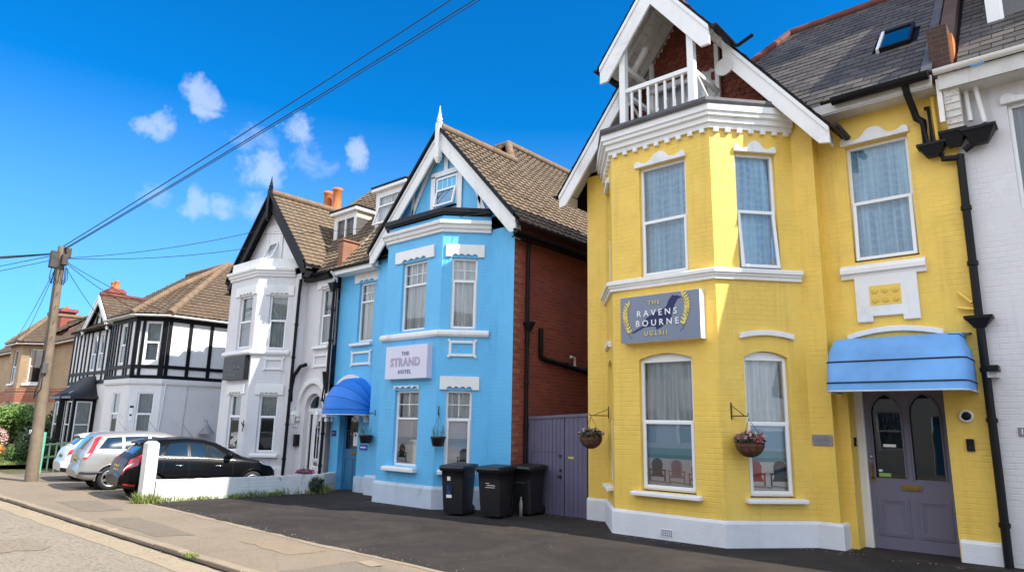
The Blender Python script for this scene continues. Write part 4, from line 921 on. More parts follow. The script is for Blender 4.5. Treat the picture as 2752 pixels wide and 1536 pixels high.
# dormers
def dormer(R, x0, x1, yf, z0, z1, mull, grid, cheek, back, label, tilt=0):
    f = Fr(x0, yf, x1, yf); mb = MB(); wd = x1-x0
    mb.wall(f, 0, wd, z0, z1, [(.1, wd-.1, z0+.06, z1-.12)], .06); mb.wall(Fr(x1, yf, x1, back), 0, back-yf, z0, z1, mat=1); mb.wall(Fr(x0, back, x0, yf), 0, back-yf, z0, z1, mat=1)
    d = mb.build('dormer', [WHITE, cheek], R); d['label'] = label
    window(R, f, .1, wd-.1, z0+.06, z1-.12, rec=.05, mull=mull, cur=CURG if not grid else CUR, split=z0+(z1-z0)*.62 if grid else None, grid=(4, 1, z0+(z1-z0)*.62, z1-.2) if grid else None, tilt=tilt)
    mb = MB(); mb.box(x0-.1, x1+.1, yf-.12, back, z1, z1+.10); mb.box(x0-.12, x1+.12, yf-.14, back, z1+.10, z1+.16, 1); mb.build('dormer_roof', [WHITE, BLACKW], d, bevel=.01)
CHK = MAT('cream boarding', (.62, .55, .42), .6, .08, 4, .1)
dormer(B, -15.55, -14.2, 11.45, 7.12, 8.30, 0, True, WHITE, 13, 'grey roofed dormer beside the blue gable with its lower light open', .3)
dormer(W, -17.60, -16.43, 11.42, 7.02, 7.95, 1, False, CHK, 12.9, 'flat roofed dormer with cream boarded cheek')
mb = MB(); mb.hexa([V((x, y, z)) for z, q in ((5.9, 0), (6.6, 1)) for x, y in ((-15.68, 10.36), (-15.45, 10.36), (-15.45, 11.2+.0*q), (-15.68, 11.2+.0*q))]); mb.box(-15.72, -15.41, 10.33, 11.22, 6.6, 6.65); mb.build('party_parapet', brick('worn party brick', (.30, .13, .075), (.22, .09, .055), (.32, .24, .17)), B, bevel=.01)
mb = MB(); mb.beam((-15.40, EY+.05, EZ+.04), (-15.40, 12.4, EZ+2.12*ms+.04), .12, .05); mb.build('mortar_fillet', MAT('pale mortar', (.55, .48, .36), .9, .2, 6, .4), B)
# chimney pots
mb = MB(); mb.box(-21.35, -20.2, 13, 13.7, 6, 9.2); mb.box(-21.42, -20.13, 12.93, 13.77, 9.0, 9.15); ch = mb.build('chimney', ORB, W)
for x in (-21.05, -20.45):
    mb = MB(); mb.lathe((x, 13.3, 9.2), [(.19, 0), (.17, .05), (.155, .75), (.19, .78), (.19, .86), (.14, .86), (.13, .5)], 16); mb.build('chimney_pot', TERRA, ch)
# pipes
pipe(B, [(-9.03, 10.75, 5.58), (-9.08, 10.78, 5.2), (-9.08, 10.78, -.1)], .042, hopper=(-9.04, 10.78, 3.78, .22, .16))
pipe(B, [(-9.06, 11.22, 3.74), (-9.06, 11.22, 3.14), (-9.06, 11.35, 3.08), (-9.06, 14.5, 2.75)], .055, 'waste_pipe'); pipe(B, [(-9.06, 12.45, 2.95), (-9.06, 12.45, 3.2), (-9.06, 12.3, 3.22)], .03, 'overflow_pipe', WHITE, False)
pipe(W, [(-15.86, 10.44, 5.55), (-15.88, 10.44, 3.0), (-15.9, 10.42, -.3)], .042, hopper=(-15.86, 10.40, 5.42, .26, .2)); pipe(B, [(-15.70, 10.2, 5.72), (-15.72, 10.32, 5.62), (-15.84, 10.4, 5.45)], .03, 'swan_neck', WHITE, False)
pipe(W, [(-17.22, 10.2, 5.7), (-17.25, 10.2, 5.3), (-17.34, 10.2, -.3)], .045); pipe(W, [(-16.86, 10.36, 3.22), (-17.1, 10.34, 3.18), (-17.28, 10.26, 2.9), (-17.30, 10.24, 2.2)], .055, 'soil_pipe')
pipe(W, [(-16.02, 10.44, 2.2), (-15.95, 10.44, 2.6), (-16.02, 10.42, 3.0)], .05, 'soil_pipe', clips=False)
# doors
FDB = Fr(-15.46, 10.83, -14.62, 10.83); mb = MB(); DBL = MAT('teal blue door paint', (.035, .16, .30), .45, .08, 2, .05)
mb.fbox(FDB, 0, .10, -.12, .85, -.02, .02); mb.fbox(FDB, .74, .84, -.12, .85, -.02, .02); mb.fbox(FDB, 0, .84, -.12, .1, -.021, .019); mb.fbox(FDB, 0, .84, .72, .98, -.021, .019); mb.fbox(FDB, .38, .46, .1, .72, -.02, .018)
mb.fbox(FDB, 0, .84, -.12, .98, -.03, .0); mb.fbox(FDB, 0, .1, .98, 1.95, -.02, .02); mb.fbox(FDB, .74, .84, .98, 1.95, -.02, .02); mb.fbox(FDB, .1, .74, 1.85, 1.95, -.02, .02); d_ = mb.build('door', DBL, B, bevel=.006)
mb = MB(); mb.face([FDB.p(a, z, 0) for a, z in ((.1, .98), (.74, .98), (.74, 1.85), (.1, 1.85))]); mb.build('pane', GLASSD, d_); mb = MB(); mb.fbox(FDB, -.2, 1.1, -.3, 2.6, -.6, -.58); mb.build('unlit_hall_backing', DARK, d_)  # last sheet is near-black to stand in for the unlit hall
mb = MB()
for pts in ([(.2, 1.02), (.2, 1.5), (.28, 1.65), (.42, 1.8), (.56, 1.65), (.64, 1.5), (.64, 1.02)], [(.1, 1.45), (.74, 1.45)], [(.3, 1.3), (.42, 1.5), (.54, 1.3), (.42, 1.12), (.3, 1.3)]): mb.tube([FDB.p(a, z, .004) for a, z in pts], .007, 5)
mb.build('leaded_lights', LEAD, d_); mb = MB(); mb.fbox(FDB, .42, .6, 1.06, 1.40, .006, .01); mb.fbox(FDB, .48, .54, 1.3, 1.37, .01, .011, 1); mb.build('notice', [CLEAR, NAVY], d_)
mb = MB(); mb.fbox(FDB, .35, .58, .83, .91, .018, .028); mb.build('letter_plate', BRASS, d_); mb = MB(); mb.fbox(FDB, .70, .80, .78, .98, .018, .07); mb.build('key_safe', CLEAR, d_)
mb = MB(); mb.fbox(FDB, -.09, 0, -.12, 2.4, -.05, .06); mb.fbox(FDB, .84, .87, -.12, 2.4, -.05, .06); mb.fbox(FDB, -.09, .87, 1.95, 2.4, -.05, .05); mb.build('door_frame', WHITE, B); mb = MB(); mb.box(-15.6, -14.6, 10.6, 11, -.3, -.10); mb.build('doorstep', MAT('blue hotel doorstep', (.2, .18, .16), .7, .3, 5, .3), B, bevel=.01)
mb = MB(); mb.fbox(FBB, 1.22, 1.95, -.5, .33, .004, .055); mb.build('door_plinth', BPLIN, B, bevel=.012); mb = MB(); mb.fbox(FBB, 0, .30, -.5, .36, .004, .055); mb.build('door_plinth', BPLIN, B, bevel=.012)
FDW = Fr(-16.96, 10.67, -16.13, 10.67); mb = MB(); mb.fbox(FDW, 0, .83, -.12, 1.92, -.03, .0); frame_ring(mb, FDW, 0, .83, -.12, 1.92, .06, -.02, .03)
mb.fbox(FDW, .2, .24, -.06, 1.9, 0, .02); frame_ring(mb, FDW, .30, .72, .62, 1.72, .05, 0, .025)
for a in (.32, .53): frame_ring(mb, FDW, a, a+.17, .02, .45, .03, 0, .015)
for i in range(3): mb.fbox(FDW, .345+.12*i, .365+.12*i, .66, 1.7, 0, .02)
d_ = mb.build('door', UPVC, W, bevel=.006); mb = MB()
for i in range(3):
    for j in range(3): mb.fbox(FDW, .375+.115*i, .455+.115*i, .72+.34*j, .98+.34*j, .001, .012)
mb.fbox(FDW, .08, .18, .05, .85, .001, .006); mb.fbox(FDW, .08, .18, .95, 1.85, .001, .006); mb.build('pane', GLASSD, d_); mb = MB(); mb.fbox(FDW, .072, .19, .04, 1.86, .0005, .001); mb.fbox(FDW, .33, .70, .66, 1.70, .0005, .001); mb.build('pane_backing', NAVY, d_)
mb = MB(); mb.fbox(FDW, .40, .56, .5, .58, .01, .03); mb.build('letter_plate', METAL, d_); mb = MB(); hh = [(.415-cos(pi*k/12)*.40, 2.0+sin(pi*k/12)*.38) for k in range(13)]; mb.face([FDW.p(a, z, .02) for a, z in hh][::-1]); mb.build('fanlight', GLASS, W)
mb = MB(); mb.fbox(FDW, 0, .83, 1.92, 2.02, -.02, .05); mb.tube([FDW.p(a, z, .02) for a, z in hh], .03, 6); mb.build('fanlight_frame', UPVC, W); mb = MB(); mb.fbox(FDW, -.2, 1.0, -.3, 2.7, -.5, -.48); mb.build('unlit_hall_backing', DARK, W)  # hall darkness behind the door is a near-black sheet
# ------------------------------------------------------------------ white house at the right edge
H = root('town_house', (0, 12, 0), 'white painted brick house with slate roof at the right edge of the picture', 'house')
FH = Fr(-1.2, 11.06, 7, 11.06)
mb = MB(); mb.wall(FH, 0, 8.2, -.4, 6.75, [(.62, 1.75, 4.7, 6.22), (.62, 1.75, .8, 2.6), (3.4, 4.6, 4.7, 6.22), (3.2, 4.3, -.39, 2.3)], .12); mb.wall(Fr(7, 11.06, 7, 20), 0, 9, -.4, 6.75); mb.face([(-1.2, 20, -.4), (7, 20, -.4), (7, 20, 6.75), (-1.2, 20, 6.75)][::-1]); mb.build('wall', WHB, H)
window(H, FH, .62, 1.75, 4.7, 6.22, cur=MAT('grey shutter blind', (.25, .29, .32), .6, .15, 3, 0), label='upper window with a grey louvred blind'); window(H, FH, .62, 1.75, .8, 2.6, split=1.8); window(H, FH, 3.4, 4.6, 4.7, 6.22, split=5.3); label_mould(H, FH, .55, 1.82, 6.22, .26)
mb = MB(); mb.fbox(FH, 3.2, 4.3, -.2, 2.3, -.1, -.06); mb.build('door', PURP, H)
mb = MB(); mb.box(-1.30, 7.1, 10.68, 11.06, 6.52, 6.55); mb.box(-1.30, 7.1, 10.66, 10.69, 6.52, 6.74); mb.build('soffit', GREYW, H)
gutter(H, (-1.34, 10.60, 6.80), (7.1, 10.60, 6.80), .065, WHITE)
# corbelled end of the party wall, boarded and rust stained
mb = MB(); mb.hexa([V((x, y, z)) for z, e in ((5.96, .12), (6.62, .0)) for x, y in ((-1.27, 10.72+e), (-1.08, 10.72+e), (-1.08, 11.06), (-1.27, 11.06))])
for k in range(6): z = 6.02+.1*k; mb.box(-1.272, -1.078, 10.70+.1-.015*k, 10.9, z, z+.018)
m_, t_ = nt('rusty white boarding'); g_ = geo(t_); fin(t_, mixc(t_, mapr(t_, noise(t_, 7, 6, .75, g_, 1), .52, .66), (.68, .66, .62), (.30, .13, .03)), .7, noise(t_, 30, 3, .6, g_), .3)
mb.build('party_corbel', m_, H, bevel=.01)
mb = MB(); mb.box(-1.34, -1.275, 10.72, 10.78, 6.05, 6.72); mb.build('corbel_board', WHITE, H, bevel=.006)
# slate slope, party wall stack and dormer
s = V((0, 1, 1)).normalized(); mb = MB(); slates(mb, (-1.05, 10.64, 6.84), (1, 0, 0), s, 8.1, 4.9, lambda a, b: True); mb.face([(-1.1, 10.7, 6.86), (7.1, 10.7, 6.86), (7.1, 14.1, 10.27), (-1.1, 14.1, 10.27)], 1); mb.face([(-1.1, 14.1, 10.28), (7.1, 14.1, 10.28), (7.1, 20, 6.7), (-1.1, 20, 6.7)], 0); mb.build('roof', [SLATE, BLACKW], H)
mb = MB(); ridge(mb, (-1.0, 14.12, 10.32), (7.1, 14.12, 10.32), .09); mb.build('ridge_tiles', RIDGE, H)
DKB = brick('sooty brick', (.075, .035, .024), (.05, .028, .02), (.12, .09, .06))
mb = MB(); mb.box(-1.40, -1.14, 10.86, 11.25, 6.80, 7.62)
mb.build('party_parapet', DKB, H, bevel=.008)
mb = MB(); mb.prism([V((-1.30, 11.2, 7.2)), V((-1.30, 11.25, 7.66)), V((-1.30, 14.1, 10.52)), V((-1.30, 14.1, 10.2))], (.2, 0, 0)); mb.build('party_coping', MAT('brown flashing', (.10, .055, .04), .7, .25, 4, .2), H, bevel=.01)
mb = MB(); mb.box(-1.14, -1.09, 10.88, 11.25, 6.9, 7.45); mb.build('sunlit_flank', TERRA, H)  # thin orange slab colours in the sunlit side of the parapet
mb = MB(); mb.box(-1.5, -.8, 13.3, 14.6, 9.4, 12.6); mb.box(-1.58, -.72, 13.22, 14.68, 12.3, 12.5); ch = mb.build('chimney', REDB, H)
for y in (13.6, 14.2):
    mb = MB(); mb.lathe((-1.15, y, 12.6), [(.19, 0), (.16, .05), (.15, .6), (.18, .65), (.13, .66)], 14); mb.build('chimney_pot', TERRA, ch)
f = Fr(-.70, 11.6, 1.3, 11.6); mb = MB(); mb.wall(f, 0, 2.0, 7.4, 9.5, [(.16, 1.84, 7.52, 9.35)], .06); mb.wall(Fr(-.70, 13.5, -.70, 11.6), 0, 1.9, 7.4, 9.5); mb.wall(Fr(1.3, 11.6, 1.3, 13.5), 0, 1.9, 7.4, 9.5); d_ = mb.build('dormer', WHITE, H)
mb = MB(); mb.prism([V((-.8, 11.55, 9.5)), V((-.8, 14, 9.5)), V((-.8, 14, 10.9)), V((-.8, 13.6, 10.9))], (2.2, 0, 0)); mb.build('dormer_roof', SLATE, d_); window(H, f, 0.16, 1.84, 7.52, 9.35, mull=1, rec=.04, cur=None, label='dormer window in the slate roof'); mb = MB(); mb.box(-.78, 1.38, 11.5, 11.61, 7.40, 7.48); mb.build('dormer_sill', WHITE, d_)
# drainage at the joint between the two houses
PB = lambda *a, **k: pipe(H, *a, **k)
PB([(-1.18, 10.97, 5.60), (-1.19, 10.97, 3.2), (-1.185, 10.96, 1.2), (-1.19, 10.94, -.1)], .052, hopper=(-1.19, 10.95, 3.22, .30, .12))
PB([(-1.72, 10.64, 6.80), (-1.71, 10.72, 6.62), (-1.68, 10.93, 6.42), (-1.66, 10.96, 6.30), (-1.58, 10.96, 6.22), (-1.57, 10.96, 5.86)], .05, clips=False, hopper=(-1.50, 10.95, 5.80, .34, .16))
PB([(-1.55, 10.97, 6.42), (-1.50, 10.97, 6.42), (-1.49, 10.97, 5.85)], .032, clips=False); PB([(-1.40, 10.96, 5.66), (-1.38, 10.95, 5.58), (-1.20, 10.95, 5.55)], .045, clips=False)
PB([(-1.44, 10.98, 6.58), (-1.42, 10.98, 5.8)], .03, m=YEL, clips=False)
PB([(-1.12, 10.95, 6.0), (-1.12, 10.95, 5.86)], .05, clips=False, hopper=(-1.22, 10.93, 5.92, .32, .2)); PB([(-1.02, 10.94, 6.55), (-1.0, 10.93, 6.05)], .032, m=WHITE, clips=False); PB([(-.90, 10.9, 6.56), (-.84, 10.93, 5.98)], .032, m=WHITE, clips=False)
PB([(-.86, 10.94, 5.84), (-.92, 10.94, 5.76), (-1.12, 10.95, 5.64)], .045, clips=False, hopper=(-.92, 10.93, 5.88, .38, .2))
PB([(-1.22, 10.98, 3.36), (-1.42, 11.0, 3.40)], .022, 'waste_pipe', YEL, False); PB([(-1.25, 10.96, 3.45), (-1.40, 11.0, 3.62)], .022, 'waste_pipe', YEL, False)
mb = MB(); mb.fbox(FH, .27, .36, 1.67, 1.78, 0, .015); pl = mb.build('number_plate', MAT('grey number plate', (.2, .2, .22), .5, .1, 4, 0), H); text('1', .09, FH, .315, 1.725, .017, WHITE, pl, 'numeral', .003)
mb = MB(); mb.fbox(FH, .03, .15, 2.42, 2.50, 0, .18); mb.fbox(FH, .05, .17, 2.50, 2.58, .02, .26, 1); mb.build('floodlight', [GREYW, BLACKP], H, bevel=.006)
# ------------------------------------------------------------------ black and white timbered house
T = root('timbered_house', (-28, 12, 0), 'white house with black timbering upstairs, behind the parked cars', 'house')
tx, ty = -24.4, 9.5
fs = Fr(tx, ty, tx, 18); fc = Fr(-25.15, 8.75, tx, ty); fb = Fr(-27.5, 8.75, -25.15, 8.75); fl0 = Fr(-28.2, 9.4, -27.5, 8.75); ff = Fr(-34.2, 9.4, -28.2, 9.4)
lw = (.30, .86, 1.0, 2.52); uw = (.30, .84, 3.55, 4.95)
mb = MB()
mb.wall(fs, 0, 8.5, -.6, 2.95); mb.wall(fc, 0, fc.len, -.6, 2.95, [lw], .1); mb.wall(fb, 0, fb.len, -.6, 2.95, [(.9, 1.6, 1.0, 2.52)], .1); mb.wall(fl0, 0, fl0.len, -.6, 2.95); mb.wall(ff, 0, 6, -.6, 2.95); mb.wall(Fr(-34.2, 18, -34.2, 9.4), 0, 8.6, -.6, 5.4); mb.face([(-34.2, 18, -.6), (tx, 18, -.6), (tx, 18, 5.2), (-34.2, 18, 5.2)][::-1])
mb.build('wall', REND, T)
mb = MB(); mb.wall(fs, 0, 8.5, 2.95, 5.2); mb.wall(fc, 0, fc.len, 2.95, 5.2, [uw], .08); mb.wall(fb, 0, fb.len, 2.95, 5.2, [(.95, 1.5, 3.5, 4.92)], .08); mb.wall(fl0, 0, fl0.len, 2.95, 5.2); mb.wall(ff, 0, 6, 2.95, 5.3, [(2.5, 3.1, 3.5, 5.0), (3.35, 3.95, 3.5, 5.0)], .08)
mb.face([ff.p(1.8, 5.3), ff.p(4.6, 5.3), ff.p(3.2, 6.5)])
m_, t_ = nt('lumpy white render'); g_ = geo(t_); fin(t_, (.77, .77, .76), .8, noise(t_, 7, 5, .6, g_, 1.2), .5, .06); mb.build('upper_wall', m_, T)
mb = MB(); mb.mould([(-28.2, 9.4), (-27.5, 8.75), (-25.15, 8.75), (tx, ty), (tx, 18)], [(0, 2.78), (.05, 2.80), (.07, 2.86), (.07, 2.98), (0, 3.0)]); mb.build('string_course', REND, T)
mb = MB(); H_ = lambda f, a0, a1, z, w=.11: mb.fbox(f, a0, a1, z-w/2, z+w/2, 0, .045); U_ = lambda f, a, z0, z1, w=.11: mb.fbox(f, a-w/2, a+w/2, z0, z1, 0, .04)
for f, n in ((fs, 8.5), (fc, fc.len), (fb, fb.len), (fl0, fl0.len)): H_(f, 0, n, 3.04, .14); H_(f, 0, n, 3.40, .12); H_(f, 0, n, 5.08, .2)
H_(ff, 0, 6, 3.04, .14); H_(ff, 0, 6, 3.42, .12); H_(ff, 0, 6, 5.2, .14)
for a in (.06, .77, 1.52, 2.3, 3.1, 3.9, 4.7, 5.5, 6.3): U_(fs, a, 3.0, 5.1, .12)
for a in (.05, .24, .92, 1.0): U_(fc, a, 3.0, 5.1, .1)
for a in (.05, .3, .55, .86, 1.60, 1.85, 2.3): U_(fb, a, 3.0, 5.1, .1)
for a in (.06, .5, .95): U_(fl0, min(a, .9), 3.0, 5.1, .1)
for a in (.06, .5, .95, 1.45, 1.9, 2.4, 3.22, 4.05, 4.5, 4.95, 5.4, 5.9): U_(ff, a, 3.0, 5.2, .11)
strip(mb, ff, 3.2, 5.2, 3.2, 6.1, .1); strip(mb, ff, 2.55, 5.2, 2.7, 5.8, .1); strip(mb, ff, 3.85, 5.2, 3.7, 5.8, .1)
mb.build('timber_frame', BLACKW, T)
for f, o, sp in ((fc, lw, 1.8), (fb, (.9, 1.6, 1.0, 2.52), 1.8), (fc, uw, 4.25), (fb, (.95, 1.5, 3.5, 4.92), 4.2), (ff, (2.5, 3.1, 3.5, 5.0), 4.2), (ff, (3.35, 3.95, 3.5, 5.0), 4.2)): window(T, f, *o[:2], *o[2:], split=sp, rec=.07, cur=CURG)
def pitch(R, pts, ub, m, name='roof', thick=.06, tl=(.22, .19), und=BLACKW):
    """tiled plane: pts counter-clockwise from outside, first edge = eave"""
    P = [V(p) for p in pts]; u = (P[1]-P[0]).normalized(); n = (P[1]-P[0]).cross(P[2]-P[0]).normalized(); s = n.cross(u)
    pl = [((p-P[0]).dot(u), (p-P[0]).dot(s)) for p in P]; ins = poly_in(pl); a0 = min(p[0] for p in pl); U = max(p[0] for p in pl)-a0; S = max(p[1] for p in pl)
    mb = MB(); tiles(mb, P[0]+u*a0, u, s, U, S, lambda a, b: ins(a+a0, b), tl[1], tl[0]); mb.prism([p-n*.03 for p in P], -n*thick, 1); return mb.build(name, [m, und], R)
ze = 5.22; ap = (-29.3, 13.6, 8.1); o_ = .28
E_ = [(-28.4, 9.1, ze), (-27.62, 8.47, ze), (-25.03, 8.47, ze), (tx+o_, 9.38, ze), (tx+o_, 18, ze)]
R1 = V((-27.1, 12.6, 8.0)); R2 = V((-27.1, 14.5, 8.0)); RB = V((-25.95, 10.2, 6.5))
pitch(T, [E_[3], E_[4], (-27.1, 18, 8.0), R2, R1], 0, BRN); pitch(T, [E_[2], E_[3], R1, RB], 0, BRN); pitch(T, [E_[1], E_[2], RB], 0, BRN); pitch(T, [(-33.9, 9.1, ze), (-28.4, 9.1, ze), (-27.0, 12.6, 8.0), (-31, 12.6, 8.0)], 0, BRN)
mb = MB(); ridge(mb, E_[2], RB, .11); ridge(mb, RB, R1, .11); ridge(mb, E_[3], R1, .13); ridge(mb, R1, R2, .1); ridge(mb, R1, (-31, 12.6, 8.05), .1); ridge(mb, R2, (-27.1, 18, 8.03), .1); mb.build('hip_tiles', TRIDGE, T)
for p, q in zip(E_, E_[1:]):
    d = (V(q)-V(p)).normalized(); gutter(T, V(p)-Z*.06, V(q)-Z*.06, .05, GREYW, out=(d.y, -d.x, 0))
mb = MB(); mb.mould([p[:2] for p in E_], [(-.3, 5.14), (0, 5.14), (0, 5.19)], cap=False); mb.build('soffit', WHITE, T)
# front gable with white bargeboards
pitch(T, [(-29.45, 9.18, 5.25), (-29.45, 12.5, 5.25), (-31.0, 12.5, 6.62), (-31.0, 9.18, 6.62)], 0, BRN); pitch(T, [(-32.55, 12.5, 5.25), (-32.55, 9.18, 5.25), (-31.0, 9.18, 6.62), (-31.0, 12.5, 6.62)], 0, BRN)
mb = MB(); ridge(mb, (-31, 9.18, 6.67), (-31, 12.5, 6.67), .09); mb.build('ridge_tiles', RIDGE, T)
for s_ in (1, -1): bargeboard(T, 9.14, -31.0, 6.6, -31.0+s_*1.55, 5.23, .3)
# black bay with a swept lead roof
px0, px1, py = -32.7, -30.3, 8.6
fp = Fr(px0, py, px1, py); fq = Fr(px1, py, px1, 9.4)
mb = MB(); mb.wall(fp, 0, 2.4, -.6, 2.45, [(.15, .72, .45, 2.25), (.88, 1.46, .45, 2.25), (1.62, 2.25, .45, 2.25)], .06); mb.wall(fq, 0, .8, -.6, 2.45, [(.10, .66, .45, 2.25)], .06); mb.wall(Fr(px0, 9.4, px0, py), 0, .8, -.6, 2.45); b_ = mb.build('bay_window', BLACKW, T)
for f, o in ((fp, (.15, .72)), (fp, (.88, 1.46)), (fp, (1.62, 2.25)), (fq, (.10, .66))): window(T, f, *o, .45, 2.25, split=1.35, rec=.04, cur=CURG, lower=False)
mb = MB(); rows = []
for k in range(9):
    t_ = k/8; e = .16*(1-t_)+.0-.62*t_**.8+.0; z = 2.43+.85*(t_**1.5); rows.append([(px0-.16+(.62*t_), py-.16+.9*t_**1.2, z), (px1+.16-(.62*t_), py-.16+.9*t_**1.2, z), (px1+.16-.62*t_, 9.5, z)])
mb.grid(rows); mb.grid([[r[0], (r[0][0], 9.5, r[0][2])][::-1] for r in rows])
for j in range(7):
    mb.tube([V(r[0]).lerp(V(r[1]), (j+.5)/7) for r in rows], .02, 6)
mb.box(px0-.18, px1+.18, py-.18, 9.4, 2.35, 2.44); mb.build('bay_roof', MAT('black lead bay roof', (.02, .02, .022), .35, .2, 4, .1), T)
mb = MB(); mb.fbox(fc, .10, .22, 1.55, 1.98, 0, .02, 0); mb.fbox(fc, .10, .22, 2.0, 2.06, 0, .021, 1); mb.fbox(fc, .12, .2, 1.72, 1.78, .02, .022, 1); mb.build('notice_board', [CLEAR, BLACKP], T)
pipe(T, [(tx+.04, 9.62, 2.9), (tx+.04, 9.5, -.3)], .02, 'conduit', WHITE, False); pipe(T, [(tx+.03, 10.35, 2.8), (tx+.03, 10.3, -.3)], .02, 'conduit', GREYW, False)
# ------------------------------------------------------------------ buff brick house beyond
K = root('brick_house', (-41, 12, 0), 'buff brick house with banded red brickwork and an angled bay, behind the leaning wooden pole', 'house')
kf = Fr(-47.8, 10.0, -45.4, 10.0); kl = Fr(-49.1, 11.3, -47.8, 10.0); kr = Fr(-45.4, 10, -44.1, 11.3); ka = Fr(-44.1, 11.3, -38.5, 11.3); kb = Fr(-58, 11.3, -49.1, 11.3)
mb = MB(); O1 = [(.75, 1.65, 3.4, 5.3), (.75, 1.65, .6, 2.5)]
mb.wall(kf, 0, kf.len, -.8, 5.65, O1, .12); mb.wall(kl, 0, kl.len, -.8, 5.65); mb.wall(kr, 0, kr.len, -.8, 5.65, [(.45, 1.35, 3.4, 5.3), (.45, 1.35, .6, 2.3)], .12); mb.wall(ka, 0, 5.6, -.8, 5.65); mb.wall(kb, 0, 8.9, -.8, 5.65, [(7.3, 8.2, 3.3, 5.2)], .12); mb.wall(Fr(-38.5, 11.3, -38.5, 19), 0, 8, -.8, 5.65); mb.build('wall', BUFB, K)
mb = MB(); pth = [(-58, 11.3), (-49.1, 11.3), (-47.8, 10), (-45.4, 10), (-44.1, 11.3), (-38.5, 11.3)]
for z0, z1 in ((2.4, 2.75), (2.78, 2.84), (3.05, 3.12)): mb.mould(pth, [(.0, z0), (.012, z0), (.012, z1), (0, z1)])
mb.build('brick_band', ORB, K); mb = MB(); mb.mould(pth, [(0, 2.9), (.02, 2.9), (.02, 3.0), (0, 3.0)]); mb.build('dog_tooth_band', REDB, K)
mb = MB(); mb.mould(pth, [(0, 5.45), (.015, 5.45), (.015, 5.65), (0, 5.65)]); mb.build('eaves_band', ORB, K)
for f, o in ((kf, O1[0]), (kf, O1[1]), (kr, (.45, 1.35, 3.4, 5.3)), (kr, (.45, 1.35, .6, 2.3)), (kb, (7.3, 8.2, 3.3, 5.2))): window(K, f, *o[:2], *o[2:], split=(o[2]+o[3])/2, cur=None if o[3] > 3 else CUR, tilt=.3 if f is kb else 0); sill(K, f, o[0]-.15, o[1]+.15, o[2]-.0, .12, .1)
zk = 5.67; A_ = V((-47.6, 11.7, 7.65))
ek = [(-49.3, 11.0, zk), (-47.92, 9.7, zk), (-45.28, 9.7, zk), (-43.9, 11.0, zk)]
pitch(K, [ek[2], ek[3], A_], 0, BRN); pitch(K, [ek[1], ek[2], A_], 0, BRN); pitch(K, [ek[0], ek[1], A_], 0, BRN); pitch(K, [(-43.9, 11, zk), (-38.2, 11, zk), (-40.5, 13.4, 7.6), (-46.5, 13.4, 7.6)], 0, BRN); pitch(K, [(-58, 11, zk), (-49.3, 11, zk), (-47.0, 13.4, 7.6), (-58, 13.4, 7.6)], 0, BRN)
pitch(K, [(-38.2, 11, zk), (-38.2, 16, zk), (-40.5, 13.4, 7.6)], 0, BRN)
mb = MB(); ridge(mb, ek[2], A_, .12); ridge(mb, ek[1], A_, .12); ridge(mb, ek[3], A_, .12); ridge(mb, A_, (-47.6, 13.4, 7.7), .11); ridge(mb, (-58, 13.4, 7.65), (-40.5, 13.4, 7.65), .12); ridge(mb, (-38.2, 11, zk), (-40.5, 13.4, 7.65), .12); mb.build('hip_tiles', TRIDGE, K)
for p, q in zip([(-58, 11, zk)]+ek, ek+[(-38.2, 11, zk)]):
    d = (V(q)-V(p)).normalized(); gutter(K, V(p)-Z*.08, V(q)-Z*.08, .07, WHITE, out=(d.y, -d.x, 0))
mb = MB(); mb.box(-53.2, -50.4, 12.9, 13.7, 7, 8.35); mb.box(-53.35, -50.25, 12.8, 13.8, 8.3, 8.5); ch = mb.build('chimney', REDB, K)
for k in range(4): mb = MB(); mb.lathe((-52.8+.65*k, 13.3, 8.5), [(.15, 0), (.12, .05), (.11, .16), (.14, .2), (.1, .2)], 10); mb.build('chimney_pot', TERRA, ch)
J = root('brick_house', (-58, 16, 0), 'farther brick house with a tall chimney at the left edge of the picture', 'house')
mb = MB(); mb.wall(Fr(-70, 15, -54, 15), 0, 16, -1, 7, [(12, 13, 4, 6)], .1); mb.wall(Fr(-54, 15, -54, 25), 0, 10, -1, 7); mb.build('wall', BUFB, J); window(J, Fr(-70, 15, -54, 15), 12, 13, 4, 6, split=5, cur=None)
pitch(J, [(-70, 14.7, 7), (-53.7, 14.7, 7), (-57.5, 19, 10), (-70, 19, 10)], 0, BRN); pitch(J, [(-53.7, 14.7, 7), (-53.7, 25, 7), (-57.5, 25, 10), (-57.5, 19, 10)], 0, BRN)
mb = MB(); mb.box(-61.9, -60.3, 18.6, 19.6, 9, 12.0); mb.box(-62.05, -60.15, 18.45, 19.75, 11.6, 11.85); ch = mb.build('chimney', REDB, J)
for k in range(2): mb = MB(); mb.lathe((-61.5+.8*k, 19.1, 12), [(.25, 0), (.2, .1), (.19, .6), (.24, .65), (.18, .65)], 10); mb.build('chimney_pot', TERRA, ch)
mb = MB(); mb.beam((-53.6, 14.6, 7.03), (-57.4, 18.9, 10.05), .35, .12); mb.build('white_verge', WHITE, J)
